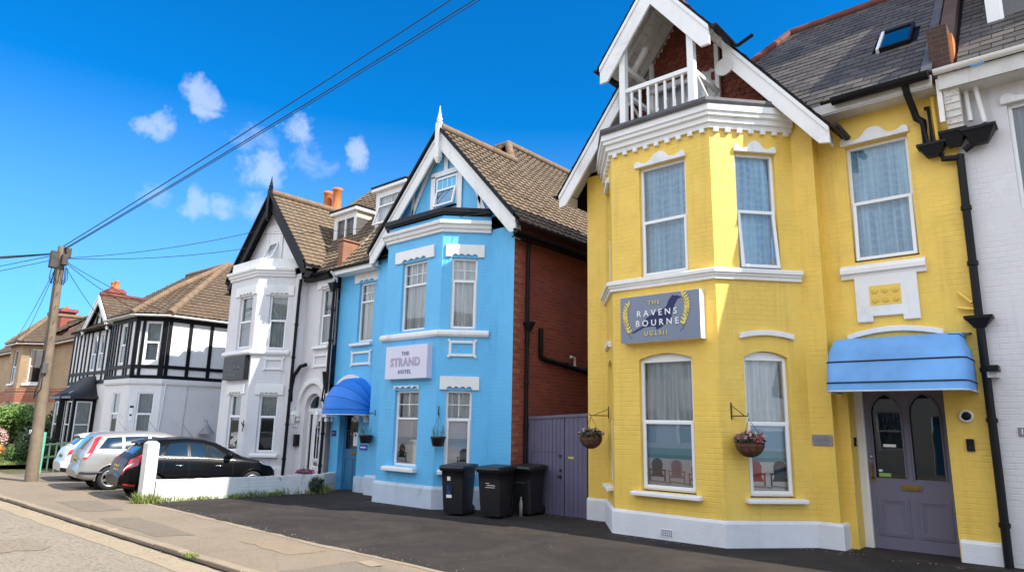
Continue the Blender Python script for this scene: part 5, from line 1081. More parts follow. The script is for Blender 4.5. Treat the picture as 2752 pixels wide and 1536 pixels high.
# ------------------------------------------------------------------ signs
def board(name, label, fr, a0, a1, z0, z1, dep, face, edge):
    o = root(name, fr.p((a0+a1)/2, z0, 0), label, 'sign'); mb = MB(); mb.fbox(fr, a0, a1, z0, z1, -.02, dep-.004, 0); mb.build('panel_box', edge, o, bevel=.004)
    mb = MB(); mb.fbox(fr, a0+.004, a1-.004, z0+.004, z1-.004, dep-.004, dep); return o, mb.build('panel_face', face, o)
fg = Fr(-6.28, 9.75, -4.39, 9.75); a0, a1, z0, z1, dp = .26, 1.70, 3.05, 3.82, .17
S1, pf = board('sign', 'grey box sign with white capitals between two gold laurel sprays on the yellow bay', fg, a0, a1, z0, z1, dp, SIGNG, CLEAR)
sw, sh = a1-a0, z1-z0; sp = lambda x, y, d=0: fg.p(a0+x*sw, z0+(1-y)*sh, dp+d)
def sflat(name, pts, m, d, par=pf): mb = MB(); mb.prism([sp(x, y, d) for x, y in pts], fg.n*.002); return mb.build(name, m, par)
sflat('emblem', [(.16, .775), (.25, .70), (.30, .66), (.34, .50), (.45, .40), (.56, .33), (.60, .29), (.63, .16), (.68, .06), (.70, .085), (.73, .08), (.795, .13), (.74, .16), (.70, .27), (.665, .44), (.655, .55), (.60, .64), (.53, .72), (.47, .76), (.465, .70), (.40, .685), (.32, .69), (.25, .745), (.16, .815)], NAVY, .002)
for body, x, y, s_, m, b in (('THE', .445, .185, .095, GOLD, .001), ('RAVENS', .475, .405, .142, CLEAR, .0015), ('BOURNE', .478, .615, .142, CLEAR, .0015), ('UGLSII', .46, .835, .10, GOLD, .001)):
    p = sp(x, y); text(body, s_, fg, a0+x*sw, z0+(1-y)*sh, dp+.008, m, pf, 'lettering', b, 1.62 if s_ > .12 else 1.5, sx=1.0)
for sd in (-1, 1):      # laurel sprays: stem and two rows of leaves
    cx = .115 if sd < 0 else .80; st = [(cx+sd*(-.055*1+.055*(2*t_-1)**2*-1)+(.0), .20+.60*t_) for t_ in [i/10 for i in range(11)]]
    st = [((.155 if sd < 0 else .765)+sd*.085*sin(pi*(.12+.76*t_)), (.20 if sd < 0 else .10)+.66*t_) for t_ in [i/10 for i in range(11)]]
    mb = MB(); mb.tube([sp(x, y, .004) for x, y in st], .004, 5); mb.tube([sp(*st[-1], .004), sp(st[-1][0]-sd*.04, st[-1][1]+.07, .004)], .003, 5); mb.build('laurel_stem', MAT('olive stem', (.2, .15, .03), .5, .1, 3, 0) if sd < 0 else bpy.data.materials['olive stem'], pf)
    mb = MB()
    for i in range(0, 10):
        x, y = st[i]; 
        for q in (-1, 1):
            an = -pi/2+q*.5+(sd*.5*(1-i/5)); L_ = .125; ux, uy = cos(an)*L_*.54, sin(an)*L_; nx, ny = -uy*.24*.54, ux*.24/.54
            mb.prism([sp(x+u*ux+v*nx, y+u*uy+v*ny, .005+.002*(q > 0)) for u, v in ((0, 0), (.35, .75), (.7, .7), (1, 0), (.7, -.7), (.35, -.75))], fg.n*.004)
    mb.build('laurel_leaves', GOLD, pf)
fh = Fr(-12.5, 9.65, -10.6, 9.65)
MAUV = MAT('mauve lettering', (.42, .36, .50), .5, .05, 3, 0); VIO = MAT('violet grey lettering', (.17, .15, .25), .5, .05, 3, 0)
S2, pf2 = board('sign', 'pale lilac box sign with mauve lettering on the blue bay', fh, .32, 1.72, 2.62, 3.35, .15, MAT('pale lilac panel', (.68, .68, .80), .5, .03, 2, 0), MAT('lilac box edge', (.62, .62, .74), .5, .03, 2, 0))
text('THE', .115, fh, 1.0, 3.17, .154, VIO, pf2, 'lettering', .003, 1.3); text('STRAND', .25, fh, 1.0, 2.98, .154, MAUV, pf2, 'lettering', .009, 1.12, sx=.96); text('HOTEL', .115, fh, 1.0, 2.77, .154, VIO, pf2, 'lettering', .003, 1.3)
fw_ = Fr(-20, 9.5, -18.35, 9.5); DSG = MAT('dark glossy sign', (.014, .012, .012), .3, .2, 3, 0, spec=.25)
S3, pf3 = board('sign', 'dark glossy sign with faint grey lettering on the white bay', fw_, .30, 1.58, 2.80, 3.49, .15, DSG, BLACKP)
FNT = MAT('faint grey lettering', (.16, .15, .14), .5, .1, 3, 0)
text('THE', .12, fw_, .92, 3.30, .154, FNT, pf3, 'lettering', .003, 1.3); text('DELSON MA', .16, fw_, .94, 3.13, .154, FNT, pf3, 'lettering', .003, 1.05); text('HOUSE', .10, fw_, .9, 2.93, .154, FNT, pf3, 'lettering', .004, 1.2)
fa = Fr(-3.45, 10.8, -3.12, 10.8)
S4 = root('name_plaque', fa.p(.16, 1.47, 0), 'small steel plaque screwed to the yellow pier left of the lilac grey door', 'plaque'); mb = MB(); mb.fbox(fa, .02, .31, 1.47, 1.63, 0, .016); pp = mb.build('plate', MAT('dull steel plate', (.26, .26, .28), .4, .15, 6, .02, metal=.4), S4, bevel=.003)
text('22225', .075, fa, .165, 1.555, .018, VIO, pp, 'lettering', .001, 1.1, .002); mb = MB()
for a in (.04, .29):
    for z in (1.49, 1.61): mb.lathe(fa.p(a, z, .016), [(.01, 0), (.008, .006), (.001, .007)], 8, 0, fa.n)
mb.build('screws', METAL, pp); mb = MB(); mb.fbox(fa, .07, .26, 1.497, 1.507, .016, .0175); mb.build('small_print', VIO, pp)
def simple(name, label, cat, mb, m, bev=.004): o = mb.build(name, m, None, bevel=bev); return tag(o, label, cat)
fj = Fr(-2.96, 11.0, -2.96, 11.5); mb = MB(); mb.fbox(fj, .20, .26, 1.47, 1.60, 0, .03, 0); mb.lathe(fj.p(.23, 1.515, .03), [(.017, 0), (.017, .006), (.001, .008)], 12, 1, fj.n); simple('doorbell', 'slim black doorbell on the yellow jamb beside the lilac grey door', 'doorbell', mb, [BLACKP, GREYW])
mb = MB(); mb.lathe(FB.p(1.645, 1.92, 0), [(.085, 0), (.085, .03), (.066, .045), (.062, .03), (.001, .022)], 24, 0, FB.n); mb.lathe(FB.p(1.645, 1.92, .023), [(.058, 0), (.05, .018), (.03, .03), (.001, .035)], 20, 1, FB.n); simple('entry_speaker', 'round white and black door speaker on the yellow wall', 'intercom', mb, [WHITE, BLACKP], 0)
mb = MB(); mb.fbox(FB, 1.61, 1.70, 1.46, 1.62, 0, .035, 0); mb.fbox(FB, 1.625, 1.685, 1.48, 1.52, .034, .038, 1); simple('key_safe', 'black key safe below the round speaker on the yellow wall', 'key safe', mb, [BLACKP, DARK])
mb = MB(); fkk = Fr(-17.3, 10.5, -15.85, 10.5); mb.fbox(fkk, .02, .2, .98, 1.3, 0, .09); mb.fbox(fkk, .04, .18, 1.22, 1.25, .09, .094); simple('post_box', 'black wall mounted post box beside the white glazed door', 'post box', mb, BLACKP)
mb = MB(); mb.fbox(FBB, .09, .27, 1.30, 1.44, 0, .02, 0); mb.fbox(FBB, .11, .25, 1.34, 1.40, .02, .022, 1); simple('wall_plaque', 'small navy plaque on the blue wall left of the teal door', 'plaque', mb, [NAVY, VIO]); mb = MB(); mb.fbox(FBB, 1.35, 1.68, .98, 1.12, 0, .02, 0); mb.fbox(FBB, 1.39, 1.62, 1.03, 1.06, .02, .022, 1); simple('wall_plaque', 'royal blue plaque on the blue wall under the door basket', 'plaque', mb, [MAT('royal blue plate', (.02, .08, .42), .4, .05, 3, 0), CLEAR])
# ------------------------------------------------------------------ canopies
CAN = MAT('sun faded blue canvas', (.15, .38, .74), .65, .22, 1.6, .5, 4); PIPB = MAT('navy piping', (.01, .015, .05), .5, .1, 3, 0)
A1 = root('door_canopy', (-2.2, 11.05, 2.2), 'faded blue box canopy over the lilac grey door', 'canopy'); prof = [(.02, 3.04), (.40, 3.02), (.56, 2.98), (.65, 2.91), (.69, 2.82), (.73, 2.66), (.79, 2.44), (.81, 2.36), (.82, 2.24)]
def crow(e, ins): d, z = prof[e]; k = min(1, d/.62); return d, z
rows = []
for d, z in prof:
    w0, w1 = -3.03+.10*(1-min(1, (3.04-z)/.3))*(d/.6 if d < .6 else 1), -1.31-.10*(1-min(1, (3.04-z)/.3))*(d/.6 if d < .6 else 1)
    r = []
    for k in range(9):      # rounded ends
        t_ = k/8*pi/2; r.append(V((w0+.12-.12*cos(t_), 11.05-d*.84-(d*.16)*sin(t_), z)))
    for k in range(8, -1, -1): t_ = k/8*pi/2; r.append(V((w1-.12+.12*cos(t_), 11.05-d*.84-(d*.16)*sin(t_), z)))
    r = [V((w0, 11.05, z))]+r+[V((w1, 11.05, z))]; rows.append(r)
mb = MB(); mb.grid(rows); mb.grid([[p+(p-V((-2.17, 10.7, p.z))).normalized()*-.006 for p in r][::-1] for r in rows]); mb.build('canvas', CAN, A1)
mb = MB()
for i in (5, 7): mb.tube([p+V((0, -.006, .0)) for p in rows[i]], .011, 6)
mb.tube([p+V((0, -.003, 0)) for p in rows[0]], .012, 6); mb.tube(rows[2][10:], .008, 6); mb.build('piping', PIPB, A1); mb = MB(); mb.tube(rows[-1], .012, 6); mb.build('bottom_rail', GREYW, A1)
mb = MB()
for x in (-2.98, -1.36): mb.beam((x, 11.05, 2.3), (x, 10.3, 2.24), .03, .03)
mb.build('frame_arm', METAL, A1)
A2 = root('door_canopy', (-14.78, 10.65, 1.85), 'bright blue dome canopy over the teal hotel door', 'canopy'); CAN2 = MAT('bright blue canvas', (.006, .19, .70), .5, .1, 2, .15, 90)
c = V((-14.78, 10.65, 1.98)); rx, rd, rh = .80, .86, .84; fans = [pi/2, pi*.36, pi*.21, 0]
mb = MB(); rows = []
for j in range(25):
    th = pi/2*(1-j/24); seg = (pi/2-th)/(pi/2)*4; bul = 1-.014*sin(pi*(seg % 1))**2
    r = []
    for k in range(25):
        ph = pi*k/24; q = V((-cos(ph)*rx, -sin(ph)*cos(th)*rd, sin(ph)*sin(th)*rh)); q = V((q.x, q.y*(1 if th > .01 else 1), q.z)); r.append(c+q*bul+V((0, 0, 0)))
    rows.append(r)
rows.append([p-Z*.13 for p in rows[-1]]); mb.grid(rows); mb.build('canvas', CAN2, A2)
mb = MB()
for j in (6, 12, 18, 24): mb.tube(rows[j], .008, 6)
mb.build('ribs', MAT('deep blue rib', (.006, .06, .26), .5, .1, 3, 0), A2); mb = MB(); mb.tube(rows[-1], .010, 6); mb.build('bottom_rail', WHITE, A2)
# ------------------------------------------------------------------ hanging baskets
FLW = [MAT('flower %d' % i, q, .6, .2, 9, 0) for i, q in enumerate([(.62, .12, .16), (.60, .24, .22), (.75, .72, .68), (.55, .05, .06), (.62, .10, .34), (.80, .38, .05)])]
DKL = [MAT('basket leaf %d' % i, q, .6, .3, 9, 0) for i, q in enumerate([(.03, .05, .02), (.05, .08, .025), (.04, .03, .03), (.06, .10, .03)])]
COIR = MAT('brown coir liner', (.14, .065, .03), .95, .35, 14, .6, 60); BLKB = MAT('dark brown plastic', (.03, .02, .016), .5, .2, 4, .05)
def leaves(mb, c, r, n, size, mats=4, base=0, shell=.55, up=.3):
    c = V(c); r = V(r) if hasattr(r, '__len__') else V((r, r, r))
    for i in range(n):
        d = V((random.gauss(0, 1), random.gauss(0, 1), random.gauss(0, 1))).normalized(); k = shell+(1-shell)*random.random(); p = c+V((d.x*r.x*k, d.y*r.y*k, d.z*r.z*k))
        a = V((random.gauss(0, 1), random.gauss(0, 1), random.gauss(0, 1)+up)).normalized(); b = a.cross(d+V((.01, .02, .3))).normalized(); s_ = size*random.uniform(.6, 1.3)
        q = a.cross(b)*s_*.18
        mb.face([p-a*s_*.6, p+b*s_*.34+q, p+a*s_*.6, p-b*s_*.34+q], base+random.randrange(mats))
def basket(name, label, p, r, hook, rich, liner, deep=1.0, rz=0):
    """bowl centre p (rim), hung on three wires from the hook point"""
    o = root(name, p, label, 'hanging basket', 'hanging baskets'); P = V(p); h = V(hook)-P
    mb = MB(); n = 18
    pr = [(r*.98, 0)]+[(r*cos(t_), -r*deep*sin(t_)) for t_ in [pi/2*k/8 for k in range(1, 8)]]+[(.004, -r*deep)] if deep < 1.05 else [(r, 0), (r*1.04, -.01), (r*1.04, -.03), (r*.97, -.035), (r*.72, -r*1.25), (.004, -r*1.25)]
    mb.lathe((0, 0, 0), pr, n); mb.build('bowl', liner, o, local=True); mb = MB(); mb.lathe((0, 0, -.02), [(.002, .02), (r*.95, 0)], n); mb.build('soil', BLKB, o, local=True)
    mb = MB()
    for k in range(3): a = 2*pi*k/3+.4; mb.tube([(r*cos(a), r*sin(a), 0), h], .0035, 4)
    if deep < 1.05:
        for z in (0, -.3, -.62, -.88): q = sqrt(max(0, 1-z*z))*r*1.02; mb.tube([(q*cos(a), q*sin(a), z*r) for a in [2*pi*k/20 for k in range(21)]], .003, 4, cap=False)
        for k in range(10): a = 2*pi*k/10; mb.tube([(r*1.02*cos(a)*cos(b), r*1.02*sin(a)*cos(b), -r*1.02*sin(b)) for b in [pi/2*j/6 for j in range(7)]], .0025, 4, cap=False)
    mb.build('wires', WIRE, o, local=True); mb = MB()
    if rich:
        leaves(mb, (0, 0, .04), (r*1.12, r*1.12, r*.5), 300, .05, 4); 
        for k in range(rich):
            a = random.uniform(0, 2*pi); q = r*random.uniform(.3, 1.18); c_ = V((q*cos(a), q*sin(a), r*(.18+.55*random.random())*(1.3-q/r*.6))); m = 4+random.choice([0, 1, 1, 1, 2, 2]); rr = random.uniform(.024, .04)
            for j in range(6): b = 2*pi*j/6; e1 = V((cos(b), sin(b), .3)); e2 = V((-sin(b), cos(b), 0)); mb.face([c_, c_+e1*rr+e2*rr*.5, c_+e1*rr*1.4, c_+e1*rr-e2*rr*.5], m)
            leaves(mb, c_, rr*.8, 4, rr*1.3, 1, m)
    else:
        for k in range(26):
            a = random.uniform(0, 2*pi); q = V((cos(a)*r*random.uniform(.1, .9), sin(a)*r*random.uniform(.1, .9), 0)); e = q*random.uniform(1.1, 1.9)+Z*random.uniform(.05, .22); mb.tube([q, q.lerp(e, .5)+Z*.03, e], .0025, 4, 1); 
            if random.random() < .5: leaves(mb, e, .02, 3, .022, 2)
    mb.build('plant', (DKL if rich else LEAF)+FLW, o, local=True); return o
def bracket(label, base, out, drop, up_):
    o = MB(); b = V(base); e = b+V(out); o.tube([b, e], .009, 6); o.tube([b-Z*.0+Z*up_, b.lerp(e, .75)+Z*.01], .006, 6); o.tube([b-Z*.05, b+Z*(up_+.04)], .010, 6); o.tube([e, e+Z*.03, e+Z*.035+V(out).normalized()*.02], .006, 6)
    return tag(o.build('basket_bracket', WIRE), label, 'bracket')
def crack(f, a, z, d): return f.p(a, z, d)
p = FR_.p(.30, 1.50, .27); basket('hanging_basket', 'flower filled coir basket in front of the right cant of the yellow bay', p, .205, p+Z*.34, 62, COIR); bracket('black iron bracket holding the flower basket at the yellow corner', FR_.p(.16, 1.88, .01), FR_.n*.26+FR_.u*.13, 0, .16)
p = V((-6.83, 10.28, 1.50)); p = FL.p(.42, 1.50, .33); basket('hanging_basket', 'flower filled coir basket left of the yellow bay beside the purple gate', p, .205, p+Z*.36, 60, COIR); bracket('thin iron bracket holding the basket beside the purple gate', FL.p(.42, 1.88, .01), FL.n*.34, 0, .12)
p = bf2.p(.08, 1.42, .22); basket('hanging_basket', 'nearly bare brown plastic basket at the corner of the blue bay', p, .155, p+Z*.46, 0, BLKB, 1.3); bracket('black bracket holding the bare basket at the blue corner', bf2.p(.06, 1.90, .01), bf2.n*.22, 0, .1)
p = FBB.p(2.12, 1.37, .42); basket('hanging_basket', 'sparse brown plastic basket hanging beside the teal door', p, .16, p+Z*.5, 0, BLKB, 1.3); bracket('black bracket holding the sparse basket beside the teal door', V((-13.62, 10.40, 1.88)), V((0, -.2, 0)), 0, .06)
def lantern(label, p):
    o = root('wall_lantern', p, label, 'lantern'); mb = MB(); mb.lathe((0, 0, 0), [(.001, -.16), (.03, -.14), (.05, -.1), (.085, .1), (.1, .12), (.06, .2), (.02, .23), (.03, .26), (.001, .3)], 6); mb.build('lamp', UPVC, o, local=True, smooth=False)
    mb = MB(); mb.tube([(0, .14, -.22), (0, .14, .3)], .025, 8); mb.tube([(0, .14, -.2), (0, .02, -.22), (0, 0, -.15)], .014, 6); mb.tube([(0, .14, .28), (0, .05, .36), (0, 0, .29)], .012, 6); mb.build('arm', WHITE, o, local=True)
lantern('white carriage lantern on the wall left of the white arched door', (-17.28, 10.34, 1.72)); lantern('white carriage lantern half hidden by the blue dome canopy', (-16.1, 10.36, 1.72))
mb = MB(); mb.tube([(-18.32, 9.46, 1.55), (-18.32, 9.42, 1.35)], .014, 6); mb.tube([(-18.36, 9.40, 1.62), (-18.32, 9.43, 1.5)], .012, 6); mb.tube([(-18.27, 9.42, 1.66), (-18.31, 9.43, 1.48)], .012, 6); tag(mb.build('wall_hook', WIRE), 'black iron hook on the corner of the white bay', 'hook')
mb = MB(); mb.lathe((-24.15, 11.1, 1.45), [(.28, -.3), (.05, .02), (.02, .04)], 14); mb.tube([(-24.15, 11.1, 1.5), (-24.15, 11.1, 1.62), (-24.38, 11.1, 1.62)], .02, 6); tag(mb.build('wall_lamp', MAT('grey lamp shade', (.3, .3, .3), .5, .1, 3, 0)), 'grey shaded lamp on the side wall of the timbered house', 'lamp')
# ------------------------------------------------------------------ gate
G_ = root('double_gate', (-8.3, 10.9, 0), 'tall purple boarded double gate between the brick wall and the yellow house', 'gate'); fgt = Fr(-9.12, 10.85, -7.56, 10.85)
for a0, a1, nm in ((.03, .98, 'gate_leaf'), (1.0, 1.53, 'gate_leaf')):
    mb = MB(); n = round((a1-a0)/.098); wd = (a1-a0)/n; zt = lambda a: 1.80+.05*a
    for k in range(n):
        p, q = a0+wd*k+.003, a0+wd*(k+1)-.003; t_ = random.uniform(-.002, .002); mb.hexa([fgt.p(a, z, d) for z, s_ in ((-.04, 0), (0, 1)) for a, d in ((p, .02+t_), (q, .02+t_), (q, -.02), (p, -.02))] if 0 else [fgt.p(a, z if z < 1 else zt(a), d) for z in (-.02, 2) for a, d in ((p, .02+t_), (q, .02+t_), (q, -.02), (p, -.02))])
    gl_ = mb.build(nm, PURG, G_, bevel=.004)
    if a0 < .5:
        mb = MB(); mb.lathe(fgt.p(.90, .72, .02), [(.03, 0), (.03, .008), (.014, .012), (.014, .05), (.028, .06), (.02, .08), (.001, .082)], 12, 0, fgt.n); mb.fbox(fgt, .87, .93, .8, .86, .02, .03); mb.build('handle', WIRE, gl_); mb = MB(); mb.fbox(fgt, .86, .92, 1.08, 1.13, .02, .032); mb.build('lock', WIRE, gl_)
        mb = MB(); mb.fbox(fgt, .16, .86, 1.16, 1.166, .02, .0235); mb.fbox(fgt, .16, .166, .3, 1.16, .02, .0235); mb.build('wicket_gap', DARK, gl_)
    else: mb = MB(); mb.fbox(fgt, 1.09, 1.22, 1.06, 1.10, .02, .026); mb.build('notice', MAT('yellow label', (.6, .5, .15), .5, .1, 4, 0), gl_)
mb = MB(); mb.hexa([fgt.p(a, z+.05*a, d) for z in (1.79, 1.85) for a, d in ((-.02, .04), (1.57, .04), (1.57, -.04), (-.02, -.04))]); mb.build('top_rail', PURG, G_, bevel=.006)
mb = MB(); mb.box(-9.12, -7.56, 10.86, 11.0, -.3, .012); tag(mb.build('gate_sill', KERB, None), None, None, kind='structure')
# ------------------------------------------------------------------ wheelie bins
BIN = MAT('black bin plastic', (.013, .013, .015), .42, .25, 6, .12, 70)
def wheelie(label):
    o = root('wheelie_bin', (0, 0, 0), label, 'wheelie bin', 'wheelie bins outside the hotel'); rows = []
    for z, w, d, y in ((.05, .455, .50, .02), (.30, .475, .54, .01), (.70, .505, .60, 0), (.885, .52, .63, 0), (.89, .575, .69, 0), (.935, .585, .70, 0)):
        r = []; rr = .06
        for cx, cy, a0 in ((1, -1, -pi/2), (1, 1, 0), (-1, 1, pi/2), (-1, -1, pi)):
            for k in range(5): a = a0+pi/2*k/4; r.append((cx*(w/2-rr)+rr*cos(a), y+cy*(d/2-rr)+rr*sin(a), z))
        rows.append(r)
    mb = MB(); mb.grid(rows, closed=True); mb.face(rows[0][::-1]); mb.build('body', BIN, o, bevel=0, local=True)
    mb = MB(); rows = []
    for z, s_, dz in ((.935, 1.0, 0), (.955, 1.02, .0), (.985, .98, .02), (1.0, .9, .035)):
        r = []
        for cx, cy, a0 in ((1, -1, -pi/2), (1, 1, 0), (-1, 1, pi/2), (-1, -1, pi)):
            for k in range(5): a = a0+pi/2*k/4; x, y = cx*.235+.06*cos(a), cy*.29+.07*sin(a); r.append((x*s_, y*s_-.01, z+(y+.35)*dz))
        rows.append(r)
    mb.grid(rows, closed=True); mb.face(rows[-1]); mb.face(rows[0][::-1]); mb.box(-.2, .2, -.385, -.34, .935, .965); ld = mb.build('lid', BIN, o, bevel=.008, local=True)
    mb = MB(); mb.tube([(-.24, .36, .93), (-.24, .43, .99), (.24, .43, .99), (.24, .36, .93)], .018, 8); mb.build('handle', BIN, o, local=True)
    for s_ in (-1, 1):
        mb = MB(); mb.lathe((s_*.2, .27, .095), [(.001, -.028), (.05, -.028), (.055, -.02), (.095, -.026), (.1, -.018), (.1, .018), (.095, .026), (.055, .02), (.05, .028), (.001, .028)], 20, 0, (1, 0, 0)); mb.build('wheel', BIN, o, local=True)
    mb = MB(); mb.tube([(-.2, .27, .095), (.2, .27, .095)], .012, 8); mb.build('axle', WIRE, o, local=True)
    for x in (-.12, 0, .12): mb = MB(); mb.box(x-.012, x+.012, -.305, -.285, .45, .86) if 0 else None
    return o, ld
b1, ld = wheelie('black wheelie bin with white and blue stickers, nearest the corner of the blue bay'); b1.scale = (.92, .92, .92)
bd = [(-9.62, 9.42, .32), (-8.86, 9.66, .2), (-8.72, 10.42, .12)]
b2 = dup(b1, (bd[1][0], bd[1][1], gz(bd[1][0])+.01), bd[1][2], 'black wheelie bin with white stencilled lines, middle of the three bins'); b3 = dup(b1, (bd[2][0], bd[2][1], gz(bd[2][0])+.01), bd[2][2], 'plain black wheelie bin closest to the purple gate'); b1.location = (bd[0][0], bd[0][1], gz(bd[0][0])+.01); b1.rotation_euler = (0, 0, bd[0][2])
def sticker(o, boxes, mats, name='sticker'):
    mb = MB()
    for x0, x1, z0, z1, m in boxes:
        y = lambda z: -.255-(z-.05)*.073; mb.hexa([(x, y(z)+e, z) for z in (z0, z1) for x, e in ((x0, -.012), (x1, -.012), (x1, .0), (x0, .0))], m)
    mb.build(name, mats, o, local=True)
sticker(b1, [(-.10, -.03, .70, .78, 0), (-.12, .0, .42, .62, 1), (-.12, .0, .36, .42, 0), (-.1, -.02, .44, .5, 2), (-.1, -.07, .52, .6, 2)], [CLEAR, NAVY, MAT('sticker blue', (.1, .22, .45), .5, .1, 5, 0)])
sticker(b2, [(-.02, .16, .64, .655, 0), (-.06, .16, .60, .612, 0), (-.05, .03, .68, .69, 0)], [GREYW], 'stencil'); sticker(b3, [(-.1, .14, .66, .672, 0)], [MAT('worn stencil', (.12, .12, .12), .6, .3, 8, 0)], 'stencil')
mb = MB(); mb.lathe((-8.62, 10.12, gz(-9)), [(.001, .0), (.034, 0), (.034, .26), (.014, .33), (.014, .37), (.001, .372)], 14); tag(mb.build('bottle', MAT('cloudy plastic bottle', (.25, .25, .24), .4, .1, 5, 0)), 'pale plastic bottle standing between the wheelie bins', 'bottle')
# ------------------------------------------------------------------ boundary wall, post
WLP = paintbrick('flaking white wall paint', (.74, .73, .69), .08, .8, .6, stain=(.10, .08, .06), flake=1)
wp = [(-15.55, 6.18), (-15.3, 7.4), (-15.12, 8.6), (-14.98, 9.9), (-15.4, 10.55)]
BW = root('boundary_wall', (-15.2, 8, gz(-15)), 'low flaking white painted brick wall between the black car and the asphalt drive', 'wall'); mb = MB()
for (x0, y0), (x1, y1) in zip(wp, wp[1:]):
    d = V((x1-x0, y1-y0, 0)).normalized(); n = V((d.y, -d.x, 0))*.055; f = lambda x, y: .39+.01*sin(y*9)
    mb.hexa([V((x, y, z))+n*s_ for z in (0, 1) for x, y, s_ in ((x0, y0, 1), (x1, y1, 1), (x1, y1, -1), (x0, y0, -1))]) if 0 else None
    N_ = 8
    for k in range(N_):
        p = V((x0, y0, 0)).lerp(V((x1, y1, 0)), k/N_); q = V((x0, y0, 0)).lerp(V((x1, y1, 0)), (k+1)/N_); h = .385+random.uniform(-.008, .008)
        mb.hexa([V((c_.x, c_.y, z))+n*s_ for z in (-.3, h) for c_, s_ in ((p, 1), (q, 1), (q, -1), (p, -1))])
mb.build('brickwork', WLP, BW); 
mb = MB(); mb.hexa([V((-15.68+x*.13, 6.05+y*.12+.0*z, z)) for z in (-.2, 1.14) for x, y in ((-1, -1), (1, -1), (1, 1), (-1, 1))]); mb.hexa([V((-15.68+x*.13*k, 6.05+y*.12*k, z)) for z, k in ((1.14, 1), (1.19, .55)) for x, y in ((-1, -1), (1, -1), (1, 1), (-1, 1))]); tag(mb.build('gate_post', MAT('white painted concrete', (.76, .75, .72), .7, .08, 3, .4, 30, dirt=.35), bevel=.012), 'square white concrete gatepost behind the black car at the wall end', 'post')
# ------------------------------------------------------------------ pole and wires
OAK = MAT('weathered pole wood', (.165, .125, .085), .85, .3, 3, .5, 25)
PX, PY = -22.6, 5.68; PT = V((-22.95, 5.62, 6.62)); PB_ = V((PX, PY, gz(PX)-.3))
U = root('utility_pole', (PX, PY, gz(PX)), 'tall leaning brown wooden pole carrying telephone wires at the pavement edge', 'utility pole'); mb = MB(); mb.tube([PB_.lerp(PT, k/12) for k in range(13)], .165, 14, 0, True, .105); mb.build('shaft', OAK, U)
pt = lambda z, dx=0, dy=0: PB_.lerp(PT, (z-PB_.z)/(PT.z-PB_.z))+V((dx, dy, 0))
mb = MB(); 
for dx, dy, z, w_, h_ in ((.0, -.17, 6.2, .2, .5), (-.16, .0, 6.15, .16, .3), (.2, .05, 6.2, .16, .32), (.0, .12, 6.45, .22, .3)): q = pt(z, dx, dy); mb.box(q.x-w_/2, q.x+w_/2, q.y-w_/2, q.y+w_/2, z-h_/2, z+h_/2)
mb.build('junction_boxes', MAT('mossy dark box', (.05, .04, .035), .7, .4, 8, .4, 40), U, bevel=.015)
mb = MB()
for k in range(9): a = 2*pi*k/9; q = pt(5.9); mb.tube([q+V((cos(a)*.2, sin(a)*.2, .1)), q+V((cos(a)*.23, sin(a)*.23, -.25)), q+V((cos(a+.5)*.16, sin(a+.5)*.16, -.42)), q+V((cos(a+.8)*.12, sin(a+.8)*.12, .1))], .009, 5)
mb.tube([pt(5.8, .13, -.1), pt(3.2, .16, -.12), pt(2.95, .17, -.13)], .018, 6); mb.build('cable_loops', WIRE, U)
mb = MB()
for z in (3.9, 4.35, 4.8, 5.2): s_ = 1 if int(z*20) % 2 else -1; q = pt(z); mb.tube([q-V((.24, .0, 0)), q+V((.24, 0, 0))], .009, 5)
mb.build('climbing_irons', WIRE, U); mb = MB(); q = pt(3.35, -.02, -.2); mb.box(q.x-.13, q.x+.1, q.y-.1, q.y+.1, 3.0, 3.5); q = pt(3.0, .17, -.08); mb.box(q.x-.07, q.x+.07, q.y-.07, q.y+.07, 2.85, 3.15)
for z in (3.4, 2.3): pass
mb.build('service_box', MAT('grey service box', (.07, .065, .06), .6, .3, 6, .2), U, bevel=.01); mb = MB(); q = [pt(2.85, .2, -.1), pt(2.4, .23, -.12), pt(2.15, .05, -.22), pt(2.3, -.22, -.14), pt(2.6, -.14, -.1)]; mb.tube(q, .016, 6); mb.build('slack_cable', WIRE, U)
fpn = Fr(PX-.2, PY-.16, PX+.2, PY-.11); tq = text('17', .16, Fr(pt(1.25).x, pt(1.25).y-.1655, pt(1.25).x+1, pt(1.25).y-.02), 0, 1.22, .012, CLEAR, U, 'pole_number', .004)
def wire(a, b, sag, r, label):
    a = V(a); b = V(b); mb = MB(); mb.tube([a.lerp(b, k/24)-Z*sag*4*(k/24)*(1-k/24) for k in range(25)], r, 5); return tag(mb.build('overhead_wire', WIRE), label, 'wire', 'wires fanning from the pole')
top = PT-Z*.1
def raypt(px, py, d):     # a point of the street seen at this place in the photograph, d metres away
    v = fw+rt*((px*1.0683-1376)/1798.9)-up*((py*1.0683-768)/1798.9); return EYE+v*d
WA = EYE+V((-.682, .59, .618))*16; WB = EYE+V((-.658, .612, .618))*16
for e, dz, r, lb in ((WA, .1, .014, 'thick upper one of the three black cables running up to the right from the pole'), (WB, 0, .014, 'thick black cable just below the top cable rising right from the pole'), (WB+V((.04, .02, -.07)), -.04, .011, 'thinner lowest black cable of the three rising right from the pole')):
    s_ = top+Z*dz; d = (e-s_); wire(s_, s_+d*2.2, .25, r, lb)
